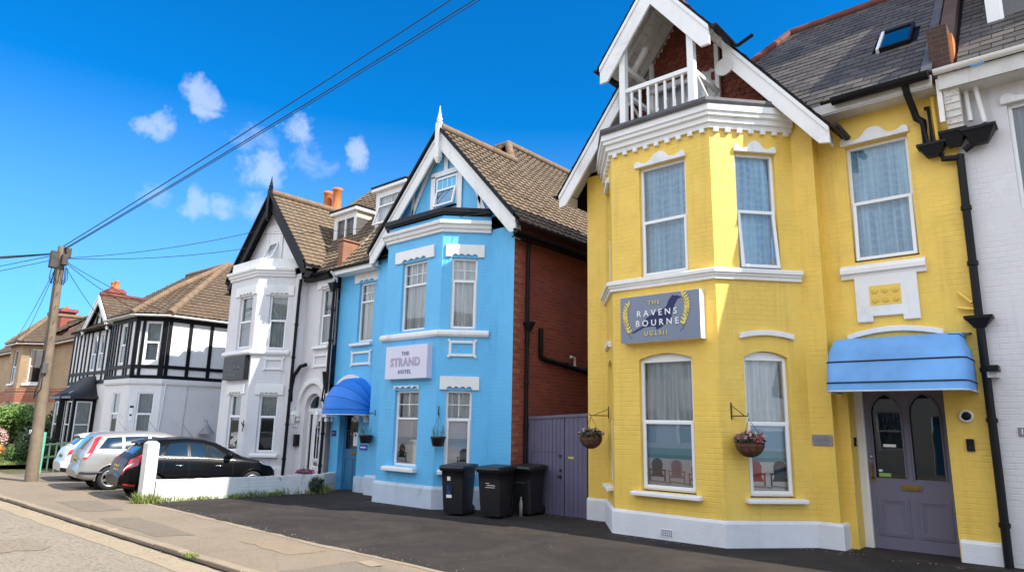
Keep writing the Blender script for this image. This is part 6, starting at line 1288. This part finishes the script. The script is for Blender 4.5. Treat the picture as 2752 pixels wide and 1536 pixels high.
for b, sag, lb in (((-60, -4, 9.3), .3, 'top wire of the bundle leaving the pole to the left'), ((-60, -6, 9.0), .3, 'second wire of the bundle leaving the pole to the left'), ((-60, -8, 8.4), .35, 'third wire of the bundle leaving the pole to the left'), ((-60, -2, 7.6), .35, 'fourth wire of the bundle leaving the pole to the left'), ((-58, -10, 7.9), .3, 'lowest wire of the bundle leaving the pole to the left')): wire(top-Z*.02*sag*30+Z*.1, b, sag, .012, lb)
for b, sag, lb in (((-36, -2, 4.2), .1, 'single wire sloping steeply down to the left from the pole'), ((-46.0, 10, 5.6), .2, 'thin wire from the pole to the brick house bay'), ((-48, 10, 5.6), .2, 'thin wire from the pole to the left of the brick house bay'), ((-29.4, 9, 5.3), .1, 'thin wire from the pole to the gable of the timbered house'), ((-25.1, 8.5, 5.4), .1, 'upper wire from the pole to the hip of the timbered house'), ((-24.3, 9.2, 5.3), .1, 'lower wire from the pole to the corner of the timbered house'), ((-19.6, 9.9, 7.5), .15, 'thin wire from the pole to the black gable of the white house'), ((-19.8, 9.9, 7.0), .15, 'lower thin wire from the pole to the white house')): wire(top-Z*.25, b, sag, .010, lb)
wire((-19.0, 9.9, 7.3), (-9.4, 9.9, 6.1), .1, .006, 'fine wire crossing the white and blue gables')
mb = MB(); mb.box(-26.05, -25.85, 6.6, 6.72, gz(-26)-.2, 1.15); tag(mb.build('marker_post', MAT('faded green paint', (.10, .36, .27), .5, .15, 3, .1), bevel=.02), 'faded green square post between the pole and the white hatchback', 'post')
mb = MB(); mb.beam((-26.0, 6.7, .75), (-29.5, 9.2, .75), .04, .05); mb.beam((-26.0, 6.7, .35), (-29.5, 9.2, .35), .04, .05)
for k in range(9): p = V((-26.0, 6.7, 0)).lerp(V((-29.5, 9.2, 0)), k/8); mb.box(p.x-.02, p.x+.02, p.y-.02, p.y+.02, -.3, .8)
tag(mb.build('railing', MAT('dull green railing', (.06, .12, .08), .5, .2, 4, .1)), 'low dull green railing behind the green post', 'railing')
# ------------------------------------------------------------------ cars
def lerp_t(tab, y):
    if y <= tab[0][0]: return tab[0][1]
    for (a, p), (b, q) in zip(tab, tab[1:]):
        if y <= b: return p+(q-p)*(y-a)/(b-a)
    return tab[-1][1]
def smooth_t(tab):
    def f(y): return (lerp_t(tab, y-.05)+2*lerp_t(tab, y)+lerp_t(tab, y+.05))/4
    return f
CARGL = MAT('car glass', (.012, .016, .018), .04, .1, 2, 0, spec=.8, coat=1)
TYRE = MAT('tyre rubber', (.012, .012, .012), .8, .2, 8, .2); RIM = MAT('alloy rim', (.55, .56, .58), .3, .1, 4, 0, metal=.9)
REDL = MAT('red lamp lens', (.55, .008, .012), .12, .1, 5, 0, coat=1); CLRL = MAT('clear lamp lens', (.62, .60, .60), .12, .1, 6, 0, coat=1); PLATE = MAT('yellow number plate', (.60, .42, .06), .4, .05, 5, 0)
TRIM = MAT('black car trim', (.012, .012, .013), .5, .15, 5, .05); CHROME = MAT('bright trim', (.7, .7, .7), .2, .05, 4, 0, metal=1)
def carpaint(name, c, metal=0, coat=.8, spec=.3): return MAT(name, c, .3, .03, 6, 0, metal=metal, coat=coat, spec=spec)
def car(name, label, loc, rz, paint, sp, scale=1):
    o = root(name, loc, label, 'car', 'cars parked in front of the houses', rz); o.scale = (scale,)*3; Lg = sp['L']
    top, belt, w, wr = (smooth_t(sp[k]) if k != 'top' else (lambda y: lerp_t(sp['top'], y)) for k in ('top', 'belt', 'w', 'wr'))
    def ring(y):
        zt = top(y); be = min(belt(y), zt-.03); W_ = w(y); R_ = min(wr(y), W_*.97); zb = sp['zb']+(.10*max(0, (.5-y)/.5)**2+.06*max(0, (y-Lg+.5)/.5)**2)
        m1 = min(.45, zt-.12); m2 = min(.70, be-.06)
        P = [(0, zb), (W_*.86, zb), (W_*.965, min(zb+.07, m1-.02)), (W_, m1), (W_, max(m1+.01, m2)), (W_*.975, be), (R_, zt-.06), (R_*.84, zt-.012), (0, zt+.012)]
        for _ in range(2):
            Q = [P[0]]
            for a, b in zip(P, P[1:]): Q += [(.75*a[0]+.25*b[0], .75*a[1]+.25*b[1]), (.25*a[0]+.75*b[0], .25*a[1]+.75*b[1])]
            P = Q+[P[-1]]
        return P
    cache = {}
    def S(y, i, sd=1, off=0):
        def pt(y, i):
            k = round(y, 4)
            if k not in cache: cache[k] = ring(k)
            r = cache[k]; j = max(0, min(len(r)-2, int(i))); f = i-j; a, b = r[j], r[j+1]; return V((a[0]+(b[0]-a[0])*f, y, a[1]+(b[1]-a[1])*f))
        p = pt(y, i)
        if off:
            i0, i1 = max(0, i-.5), min(35, i+.5); d1 = pt(min(Lg, y+.03), i)-pt(max(0, y-.03), i); d2 = pt(y, i1)-pt(y, i0); n = d1.cross(d2)
            n = n.normalized() if n.length > 1e-9 else V((0, 0, 1))
            if n.x < -.05 or (abs(n.x) < .05 and n.z < 0): n = -n
            p = p+n*off
        return V((p.x*sd, p.y, p.z))
    ys = sorted({round(Lg*k/120, 4) for k in range(121)}|{round(a, 4) for a, _ in sp['top'] if 0 <= a <= Lg}|{.01, .03, Lg-.01, Lg-.03})
    mb = MB(); wheels = [(sp['wb'][0]), (sp['wb'][1])]; AR, WZ = sp['wr_']+.055, sp['wr_']
    def keep(p): return not (abs(p.x) > .45 and any((p.y-a)**2+(p.z-WZ)**2 < AR**2 for a in wheels))
    base = len(mb.v); rings = [[S(y, i, -1) for i in range(35, -1, -1)]+[S(y, i, 1) for i in range(1, 36)] for y in ys]; n = len(rings[0])
    for r in rings: mb.v += r
    for a in range(len(rings)-1):
        for b in range(n):
            c_ = (b+1) % n; f = (base+a*n+b, base+a*n+c_, base+(a+1)*n+c_, base+(a+1)*n+b); ce = sum((mb.v[q] for q in f), V((0, 0, 0)))/4
            if keep(ce): mb.f.append(f); mb.m.append(1 if ce.z < sp['dark'](ce.y) else 0); mb.uv.append(None); mb.sm.append(True)
    mb.face(rings[0][::-1], 1 if sp.get('rdark') else 0); mb.face(rings[-1], 0)
    for a in wheels:
        for sd in (-1, 1):
            pts = []
            for k in range(19):
                t_ = pi*k/18*1.24-pi*.12; yy, zz = a+cos(t_)*AR, WZ+sin(t_)*AR
                if zz > sp['zb']: bi = min(range(8, 24), key=lambda i: abs(S(yy, i)[2]-zz)); pts.append(V((sd*(S(yy, bi).x-.004), yy, zz)))
            mb.tube(pts, .022, 6, sp.get('archm', 0)); rows = [[V((sd*x, a+cos(pi*k/10)*(AR+.01), WZ+sin(pi*k/10)*(AR+.01))) for k in range(11)] for x in (.5, sp['w'][2][1]-.03)]; mb.grid(rows, 1)
            mb.face([V((sd*.5, a+cos(2*pi*k/16)*(AR+.01), WZ+sin(2*pi*k/16)*(AR+.01))) for k in range(16)], 1)
    bod = mb.build('body', [paint, TRIM], o, local=True)
    def patch(q, off=.004, m=None, nm='window', sides=(1,), ny=10, ni=4, par=None):
        r_ = []
        for sd in sides:
            mb = MB(); rows = []
            for a in range(ny+1):
                f = a/ny; row = []
                for b in range(ni+1):
                    g = b/ni; y = (q[0][0]*(1-f)+q[1][0]*f)*(1-g)+(q[3][0]*(1-f)+q[2][0]*f)*g; i = (q[0][1]*(1-f)+q[1][1]*f)*(1-g)+(q[3][1]*(1-f)+q[2][1]*f)*g
                    row.append(S(y, i, sd, off))
                rows.append(row)
            mb.grid(rows); r_.append(mb.build(nm, m, par or o, local=True))
        return r_
    def full(q, off, m, nm):
        mb = MB(); rows = []; 
        for a in range(9):
            f = a/8; y = q[0]+(q[1]-q[0])*f; e = q[2]+(q[3]-q[2])*f; rows.append([S(y, e+(35-e)*k/5, -1, off) for k in range(6)]+[S(y, 35-(35-e)*k/5, 1, off) for k in range(1, 6)])
        mb.grid(rows); return mb.build(nm, m, o, local=True)
    for q in sp['side']: patch(q, .006, CARGL, 'window', (1, -1))
    full(sp['screen'], .006, CARGL, 'windscreen'); full(sp['rear'], .006, CARGL, 'rear_window')
    for q, m in sp['tail']:
        if m == 'r': patch(q, .008, REDL, 'tail_light', (1, -1), 6, 6)
        else: patch(q, .011, CLRL, 'reversing_light', (1, -1), 4, 4)
    patch(sp['head'], .008, CLRL, 'headlight', (1, -1), 6, 4)
    inv = lambda z: next((a[0]+(b[0]-a[0])*(z-a[1])/(b[1]-a[1]) for a, b in zip(sp['top'], sp['top'][1:]) if a[1] <= z <= b[1] and b[1] > a[1]), 0)
    z0, z1 = sp['plate']; y0, y1 = inv(z0)-.012, inv(z1)-.012; mb = MB(); mb.hexa([V((x, y+e, z)) for z, y in ((z0, y0), (z1, y1)) for x, e in ((-.26, 0), (.26, 0), (.26, .02), (-.26, .02))])
    pl = mb.build('number_plate', PLATE, o, local=True); mb = MB()
    for k, x in enumerate((-.20, -.135, -.07, -.005, .085, .15, .205)): mb.hexa([V((x+a, y0+(y1-y0)*t_-.002+e, z0+(z1-z0)*t_)) for t_ in (.2, .8) for a, e in ((-.02, 0), (.02, 0), (.02, .002), (-.02, .002))]) if k % 3 else [mb.hexa([V((x+b+a, y0+(y1-y0)*t_-.002+e, z0+(z1-z0)*t_)) for t_ in (.2, .8) for a, e in ((-.006, 0), (.006, 0), (.006, .002), (-.006, .002))]) for b in (-.013, .013)]
    mb.build('characters', TRIM, pl, local=True)
    if 'strip' in sp:
        for (a, b, i0, i1, r_, m) in sp['strip']:
            for sd in (1, -1): mb = MB(); mb.tube([S(a+(b-a)*k/24, i0+(i1-i0)*k/24, sd, .004) for k in range(25)], r_, 6); mb.build('trim_strip', m, o, local=True)
    mb = MB()
    for y, i0, i1, dy in sp['gaps']:
        for sd in (1, -1): mb.tube([S(y+dy*k/12, i0+(i1-i0)*k/12, sd, .001) for k in range(13)], .0045, 4)
    mb.tube([S(sp['rear'][0]-.06, 25, -1, .001)]+[S(sp['rear'][0]-.06, i, -1, .001) for i in (28, 31, 34)]+[S(sp['rear'][0]-.06, i, 1, .001) for i in (34, 31, 28, 25)], .005, 4); mb.build('panel_gaps', TRIM, bod, local=True)
    for y, i in sp['handles']:
        for sd in (1, -1): mb = MB(); mb.tube([S(y-.09, i, sd, .0), S(y-.07, i, sd, .03), S(y+.07, i, sd, .03), S(y+.09, i, sd, .0)], .013, 6); mb.build('door_handle', sp.get('handle_m', paint), o, local=True)
    for sd in (1, -1):
        my, mi = sp['mirror']; p = S(my, mi, sd, .05); mb = MB(); mb.lathe(p+V((sd*.08, 0, .05)), [(.001, -.13), (.06, -.12), (.085, -.05), (.085, .05), (.05, .11), (.001, .12)], 12, 0, (1, 0, 0)); mb.tube([S(my+.03, mi, sd, 0), p+V((sd*.05, .02, .03))], .02, 6); mb.build('door_mirror', paint, o, local=True)
    if 'spoiler' in sp:
        y0, y1, hh = sp['spoiler']; mb = MB(); rows = []
        for k in range(11):
            x = -.5+k*.1; zc = top(.8)-.035*(x/.5)**2; rows.append([V((x*1.02, y0, zc-.10-hh)), V((x*1.04, y0-.02, zc-.055-hh)), V((x*1.02, (y0+y1)/2, zc-.01)), V((x, y1, zc+.012)), V((x, y1, zc-.06)), V((x*1.02, y0+.06, zc-.10-hh))])
        mb.grid(rows, closed=True); mb.face(rows[0]); mb.face(rows[-1][::-1]); mb.build('spoiler', paint, o, local=True)
    mb = MB(); p = S(sp['aerial'], 35); mb.tube([p, p+V((0, -.30, .36))], .006, 5, r1=.003); mb.build('aerial', TRIM, o, local=True)
    for a in wheels:
        for sd in (1, -1):
            R_ = sp['wr_']; x = sp['w'][2][1]-.115; mb = MB(); mb.lathe((sd*x, a, R_), [(R_*.62, -.10), (R_*.93, -.10), (R_, -.07), (R_, .06), (R_*.94, .095), (R_*.70, .10), (R_*.66, .09), (R_*.64, .0)], 32, 0, (sd, 0, 0)); wh = mb.build('wheel', TYRE, o, local=True)
            mb = MB(); mb.lathe((sd*x, a, R_), [(R_*.68, .098), (R_*.66, .108), (R_*.60, .10), (R_*.58, .04), (.001, .03)], 28, 1, (sd, 0, 0)); mb.lathe((sd*x, a, R_), [(R_*.70, .096), (R_*.69, .110), (R_*.61, .108), (R_*.60, .06)], 28, 0, (sd, 0, 0))
            for k in range(sp['spokes']):
                t_ = 2*pi*k/sp['spokes']+.3; u = V((0, cos(t_), sin(t_))); v = V((0, -sin(t_), cos(t_))); c_ = V((sd*(x+.092), a, R_)); w0, w1 = R_*.13, R_*.10; mb.prism([c_+u*R_*.08+v*w0, c_+u*R_*.62+v*w1, c_+u*R_*.62-v*w1, c_+u*R_*.08-v*w0], (sd*.016, 0, 0))
            mb.lathe((sd*x, a, R_), [(R_*.2, .09), (R_*.18, .118), (R_*.08, .122), (R_*.075, .114), (.001, .115)], 14, 0, (sd, 0, 0)); mb.build('rim', [RIM, TRIM], wh, local=True)
    return o, S, top
HB = dict(L=3.95, zb=.22, wr_=.30, wb=(.72, 3.20), top=[(0, .56), (.025, .62), (.06, .66), (.09, .84), (.16, .98), (.26, 1.07), (.60, 1.37), (.72, 1.42), (1.1, 1.46), (1.55, 1.475), (1.95, 1.44), (2.25, 1.36), (2.95, 1.0), (3.1, .96), (3.5, .86), (3.75, .76), (3.9, .62), (3.95, .46)],
    belt=[(0, .90), (.25, .99), (.7, 1.0), (1.5, .94), (2.4, .89), (2.95, .90), (3.95, .8)], w=[(0, .70), (.18, .80), (.6, .86), (2, .86), (3.3, .845), (3.65, .76), (3.85, .64), (3.95, .5)], wr=[(0, .60), (.2, .66), (.6, .565), (1.5, .59), (2.25, .60), (2.9, .74), (3.3, .76), (3.7, .66), (3.95, .45)],
    dark=lambda y: .36 if y < .5 else .24, side=[((.93, 22.0), (1.50, 22.0), (1.50, 25.3), (1.08, 25.0)), ((1.58, 22.0), (2.62, 22.0), (2.18, 25.0), (1.58, 25.3)), ((.62, 22.4), (.86, 22.0), (1.0, 24.6), (.80, 24.2))], screen=(2.28, 2.90, 27.5, 27.0), rear=(.28, .56, 28.0, 28.4),
    tail=[(((.06, 17.6), (.36, 19.0), (.58, 23.6), (.22, 22.2)), 'r'), (((.075, 18.5), (.26, 19.3), (.28, 20.0), (.11, 19.4)), 'c'), (((.10, 10), (.36, 10), (.36, 11.2), (.10, 11.2)), 'r')], head=((3.45, 19.5), (3.85, 18.5), (3.82, 20), (3.35, 22)), plate=(.68, .80),
    strip=[(.72, 2.7, 21.5, 21.6, .009, CHROME)], gaps=[(.90, 10, 21.5, .04), (1.54, 6, 25.3, 0), (2.65, 6, 22, .0)], handles=[(1.32, 19), (2.3, 18.8)], mirror=(2.52, 22.4), spoiler=(.44, .80, 0), aerial=1.8, spokes=8, handle_m=CHROME)
gc = lambda x: gz(x)+.004
car('hatchback_car', 'glossy black hatchback parked nose in beside the low white wall', (-16.84, 5.74, gc(-16.8)), radians(-7.5), carpaint('black car paint', (.004, .004, .005), 0, .15, .1), HB, .89)
EST = dict(L=4.02, zb=.24, wr_=.31, wb=(.78, 3.26), top=[(0, .50), (.02, .60), (.05, .66), (.07, .85), (.10, 1.02), (.32, 1.40), (.42, 1.47), (.7, 1.50), (1.5, 1.53), (2.1, 1.49), (2.4, 1.40), (3.0, 1.06), (3.2, 1.0), (3.65, .90), (3.9, .74), (4.02, .5)],
    belt=[(0, .98), (.5, 1.0), (2, .96), (3, .94), (4, .85)], w=[(0, .74), (.15, .81), (.6, .855), (2, .86), (3.4, .845), (3.75, .74), (4.02, .55)], wr=[(0, .70), (.1, .74), (.4, .63), (1.5, .64), (2.3, .63), (3.0, .76), (3.4, .76), (4.02, .5)], dark=lambda y: .27,
    side=[((.42, 22.2), (.98, 22.0), (.98, 25.2), (.62, 25.0)), ((1.04, 22.0), (1.62, 22.0), (1.62, 25.3), (1.04, 25.2)), ((1.70, 22.0), (2.70, 22.0), (2.22, 25.1), (1.70, 25.3))], screen=(2.42, 2.96, 27.5, 27), rear=(.115, .31, 27.2, 27.4),
    tail=[(((.085, 19.0), (.19, 19.0), (.50, 25.6), (.335, 26.0)), 'r'), (((.105, 19.8), (.195, 19.8), (.25, 21.2), (.15, 21.2)), 'c')], head=((3.5, 19.5), (3.9, 18.5), (3.88, 20), (3.4, 22)), plate=(.56, .655) if 0 else (.70, .82), strip=[(.06, .56, 13.5, 13.5, .035, MAT('dark bump strip', (.03, .03, .05), .5, .1, 5, 0))], gaps=[(1.0, 10, 22, .02), (1.66, 6, 25.3, 0), (2.75, 6, 22, 0)], handles=[(1.32, 19), (2.35, 19)], mirror=(2.6, 22.4), aerial=2.0, spokes=6)
car('estate_car', 'silver estate with tall red tail lights parked between the black and white hatchbacks', (-19.55, 5.72, gc(-19.5)), radians(-7), carpaint('silver car paint', (.30, .295, .285), .35, .5), EST, .925)
HB2 = dict(HB); HB2['dark'] = lambda y: .42 if y < .6 else .26; HB2['strip'] = []; HB2['tail'] = [(((.09, 18.8), (.3, 19.4), (.42, 22.2), (.18, 21.6)), 'r')]; HB2['handle_m'] = None; HB2.pop('handle_m')
car('hatchback_car', 'white hatchback with black lower bumper parked beyond the silver estate', (-22.5, 6.2, gc(-22)), radians(-7), carpaint('white car paint', (.74, .75, .77), 0, .5), HB2, .92)
# ------------------------------------------------------------------ plants
def blades(mb, x, y, z, n, r, h, mats=3, w=.008):
    for i in range(n):
        a = random.uniform(0, 2*pi); q = r*sqrt(random.random()); b = V((x+cos(a)*q, y+sin(a)*q, z)); l = V((random.gauss(0, .35), random.gauss(0, .35), 1)).normalized()*h*random.uniform(.45, 1.2); s_ = V((random.gauss(0, 1), random.gauss(0, 1), 0)).normalized()*w
        m = b+l*.55; t_ = b+l+V((l.x, l.y, -.1*h))*.5; k = random.randrange(mats); mb.face([b-s_, b+s_, m+s_*.8, m-s_*.8], k); mb.face([m-s_*.8, m+s_*.8, t_], k)
def weed(label, spots, name='weed_tuft'):
    mb = MB()
    for x, y, n, r, h in spots: blades(mb, x, y, gz(x), n, r, h)
    return tag(mb.build(name, GRASSM), label, 'weeds', 'weeds growing along the white wall')
def shrub(name, label, cat, parts, mats, stem=True, loc=None, group=None):
    o = root(name, loc or parts[0][0], label, cat, group); mb = MB()
    for c, r, n, s_ in parts:
        leaves(mb, c, r, n, s_, len(mats))
        for k in range(max(3, n//700)):      # uneven outline: smaller clumps on the surface
            d = V((random.gauss(0, 1), random.gauss(0, 1), abs(random.gauss(0, .8)))).normalized(); leaves(mb, V(c)+V((d.x*r[0], d.y*r[1], d.z*r[2]))*.95, V(r)*random.uniform(.22, .4), n//14, s_, len(mats), 0, .2)
    mb.build('foliage', mats, o)
    if stem:
        mb = MB(); c = V(parts[0][0])
        for k in range(6): a = 2*pi*k/6; mb.tube([V((c.x+.05*cos(a), c.y+.05*sin(a), gz(c.x)-.2)), V((c.x+.3*cos(a), c.y+.3*sin(a), c.z-.1)), V((c.x+.6*cos(a)*parts[0][1][0], c.y+.6*sin(a)*parts[0][1][1], c.z+.3))], .02, 5, r1=.006)
        mb.build('stem', OAK, o)
    return o
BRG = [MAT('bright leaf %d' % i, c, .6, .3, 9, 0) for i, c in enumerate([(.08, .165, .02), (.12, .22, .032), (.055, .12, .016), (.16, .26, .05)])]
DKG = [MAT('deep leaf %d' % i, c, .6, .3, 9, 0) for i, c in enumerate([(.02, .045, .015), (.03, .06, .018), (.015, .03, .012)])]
PNK = [MAT('petal %d' % i, c, .6, .2, 9, 0) for i, c in enumerate([(.55, .20, .20), (.62, .38, .36), (.70, .52, .50)])]
shrub('shrub', 'large feathery bright green shrub in front of the brick house', 'shrub', [((-38.3, 8.6, 1.25), (2.3, 1.3, .95), 5200, .13)], BRG)
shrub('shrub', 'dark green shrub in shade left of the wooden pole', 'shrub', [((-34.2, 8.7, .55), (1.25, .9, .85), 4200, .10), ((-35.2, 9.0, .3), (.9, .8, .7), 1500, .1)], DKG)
shrub('shrub', 'small rounded olive green shrub beside the pole', 'shrub', [((-32.6, 7.7, .20), (.72, .7, .42), 2800, .06)], LEAF)
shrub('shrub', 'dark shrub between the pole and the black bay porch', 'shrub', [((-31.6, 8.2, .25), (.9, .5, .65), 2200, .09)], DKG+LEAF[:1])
shrub('shrub', 'leafy green shrub against the brick house wall right of the pole top window', 'shrub', [((-36.8, 10.2, 1.4), (.7, .6, 1.2), 1600, .12)], LEAF)
for lb, c, r, n, ms in (('clump of pale pink flowers at the left edge of the garden', (-36.6, 7.6, .62), (.75, .5, .5), 900, PNK), ('clump of orange red flowers below the pink ones', (-35.6, 7.4, .22), (.55, .4, .25), 500, [FLW[3], FLW[5]])):
    o = root('flower_clump', c, lb, 'flowers'); mb = MB(); leaves(mb, V(c)-Z*.2, r, n, .09, 3); mb.build('foliage', LEAF, o); mb = MB(); leaves(mb, c, V(r)*1.05, n, .075, len(ms), 0, .75, .8); mb.build('blooms', ms, o)
mb = MB()
for i in range(9000): x = random.uniform(-41, -31.2); y = random.uniform(6.6, 8.6); blades(mb, x, y, gz(x)-.02, 1, .02, .16 if y > 7 else .09, 3, .012)
tag(mb.build('rough_grass', GRASSM), 'rough sunlit grass in the garden beyond the wooden pole', 'grass', kind='stuff')
sheet('garden', [-60, -50, -40, -35, -31], [6.55, 8, 10, 12], .01, SOIL)
mb = MB(); mb.box(-32.2, -31.75, 6.5, 6.8, gz(-32)-.1, gz(-32)+.34); tag(mb.build('bin_bag', BLACKP, bevel=.08), 'small dark bag lying on the pavement left of the pole', 'bag')
weed('bright weed tuft at the foot of the white gatepost', [(-15.45, 5.98, 420, .26, .24), (-15.2, 6.2, 120, .2, .16)])
weed('sunlit weeds and grass along the first half of the low wall', [(-15.55+.25*(y-6.2)/1.2+.16, y, random.choice([4, 12, 30, 55]), .12, random.uniform(.06, .16)) for y in [6.4+.11*k for k in range(13)]])
weed('shaded weeds and grass along the far half of the low wall', [(-15.28+.17*(y-7.6)/1.2+.16, y, random.choice([5, 15, 40, 70]), .12, random.uniform(.06, .24)) for y in [7.75+.12*k for k in range(17)]])
o = weed('dark bushy weed climbing the wall beside the teal door', [(-14.95, 9.85, 200, .22, .3)]); 
mb = MB(); leaves(mb, (-14.86, 9.7, .16), (.14, .22, .2), 500, .05, 3); mb.build('foliage', DKG, o)
weed('thin weeds at the wall end beside the hotel doorstep', [(-15.0, 10.2, 60, .15, .12)])
weed('tiny tuft of grass growing in the kerb joint', [(-8.95, 4.12, 60, .09, .05), (-9.1, 4.1, 30, .05, .04)], 'grass_tuft')
mb = MB(); leaves(mb, (-16.2, 10.2, .36), (.35, .22, .07), 500, .05, 2); tag(mb.build('flower_clump', [FLW[4], LEAF[0]]), 'low magenta flowers behind the white wall below the glazed door', 'flowers')
o = root('window_plant', (-19.2, 9.7, .95), 'red geranium and leaves inside the lower front window of the white bay', 'plant'); mb = MB(); leaves(mb, (-19.25, 9.72, 1.1), (.22, .08, .18), 260, .07, 4); leaves(mb, (-18.95, 9.70, 1.35), (.08, .05, .08), 40, .06, 1, 4); mb.build('foliage', BRG+[FLW[3]], o)
mb = MB()           # grit, dead leaves and crumbs of tarmac, thickest against the walls and along the edging
GR = [MAT('grit', (.25, .21, .16), .9, .4, 9, 0), MAT('dead leaf', (.16, .10, .04), .8, .4, 9, 0), MAT('pale chip', (.5, .46, .4), .9, .2, 9, 0)]
def crumb(x, y, s_, k, dz):
    p = V((x, y, gz(x)+dz)); a = random.uniform(0, 6.3); q = [p+V((cos(a+b)*s_*random.uniform(.6, 1.2), sin(a+b)*s_*random.uniform(.4, 1), random.uniform(0, s_*.3))) for b in (0, 1.5, 3.1, 4.6)]; t_ = p+Z*s_*(.5 if k != 1 else .15)
    for i in range(4): mb.face([q[i], q[(i+1) % 4], t_], k)
for i in range(420):
    x = random.uniform(-15, 0); y = random.uniform(4.3, 9.6); crumb(x, y, random.uniform(.003, .008), random.choice([0, 0, 0, 2]), .009)
for i in range(500):
    x = random.uniform(-22, 0); crumb(x, edge_y(x)+random.gauss(0, .12), random.uniform(.005, .016), random.choice([0, 0, 2]), .008)
for i in range(260):
    x = random.uniform(-12.6, -1.3); y = (9.55 if -12.5 < x < -10.6 else 10.2 if x < -9 else 10.7 if x < -6.3 else 9.65 if x < -4.4 else 10.6)-abs(random.gauss(0, .12)); crumb(x, y, random.uniform(.01, .022), 1 if random.random() < .6 else 0, .009)
for i in range(700): x = random.uniform(-25, 0); crumb(x, 4.07-abs(random.gauss(0, .12)), random.uniform(.005, .016), random.choice([0, 1, 2]), -.043)
tag(mb.build('grit', GR), 'loose grit and dead leaves scattered over the drive and along the kerb', 'grit', kind='stuff')
# ------------------------------------------------------------------ houses across the road (seen only as reflections in the windows)
CRM = MAT('cream painted render', (.62, .58, .50), .8, .06, 1, .3, 20)
for k, (x0, x1, m, lb) in enumerate(((-40, -27, BUFB, 'buff brick house across the road from the timbered house'), (-25, -13, REND, 'white rendered house across the road from the white wall'), (-11, 1, CRM, 'cream rendered house across the road from the yellow bay'), (3, 15, ORB, 'orange brick house across the road near the right end'))):
    o = root('house', ((x0+x1)/2, -12, 0), lb, 'house', 'houses across the road'); f = Fr(x1, -9.5, x0, -9.5); w_ = x1-x0; ops = [(a, a+1.1, z, z+1.6) for a in (1.2, 3.4, w_-4.5, w_-2.3) for z in (.9, 3.9)]+[(w_/2-.6, w_/2+.6, 0, 2.3)]
    mb = MB(); mb.wall(f, 0, w_, -.5, 6, ops, .15); mb.wall(Fr(x1, -17, x1, -9.5), 0, 7.5, -.5, 6); mb.wall(Fr(x0, -9.5, x0, -17), 0, 7.5, -.5, 6); mb.build('wall', m, o)
    for a in (w_*.25, w_*.75): mb = MB(); mb.prism([f.p(a-2.4, 5.9, .1), f.p(a+2.4, 5.9, .1), f.p(a, 8.8, .1)], f.n*-.15); mb.build('gable', m, o); bargeboard(o, -9.35, f.p(a, 0).x, 8.9, f.p(a+2.5, 0).x, 5.9, .35); bargeboard(o, -9.35, f.p(a, 0).x, 8.9, f.p(a-2.5, 0).x, 5.9, .35)
    mb = MB(); mb.prism([V((x0-.3, y, z)) for y, z in ((-9.1, 5.9), (-13, 9.3), (-17.3, 5.9))], (w_+.6, 0, 0)); mb.build('roof', BRN, o)
    for q in ops[:-1]: window(o, f, *q, split=q[2]+.8, cur=CUR)
    mb = MB(); mb.fbox(f, w_/2-.55, w_/2+.55, 0, 2.3, -.15, -.08); mb.build('door', DBL, o)
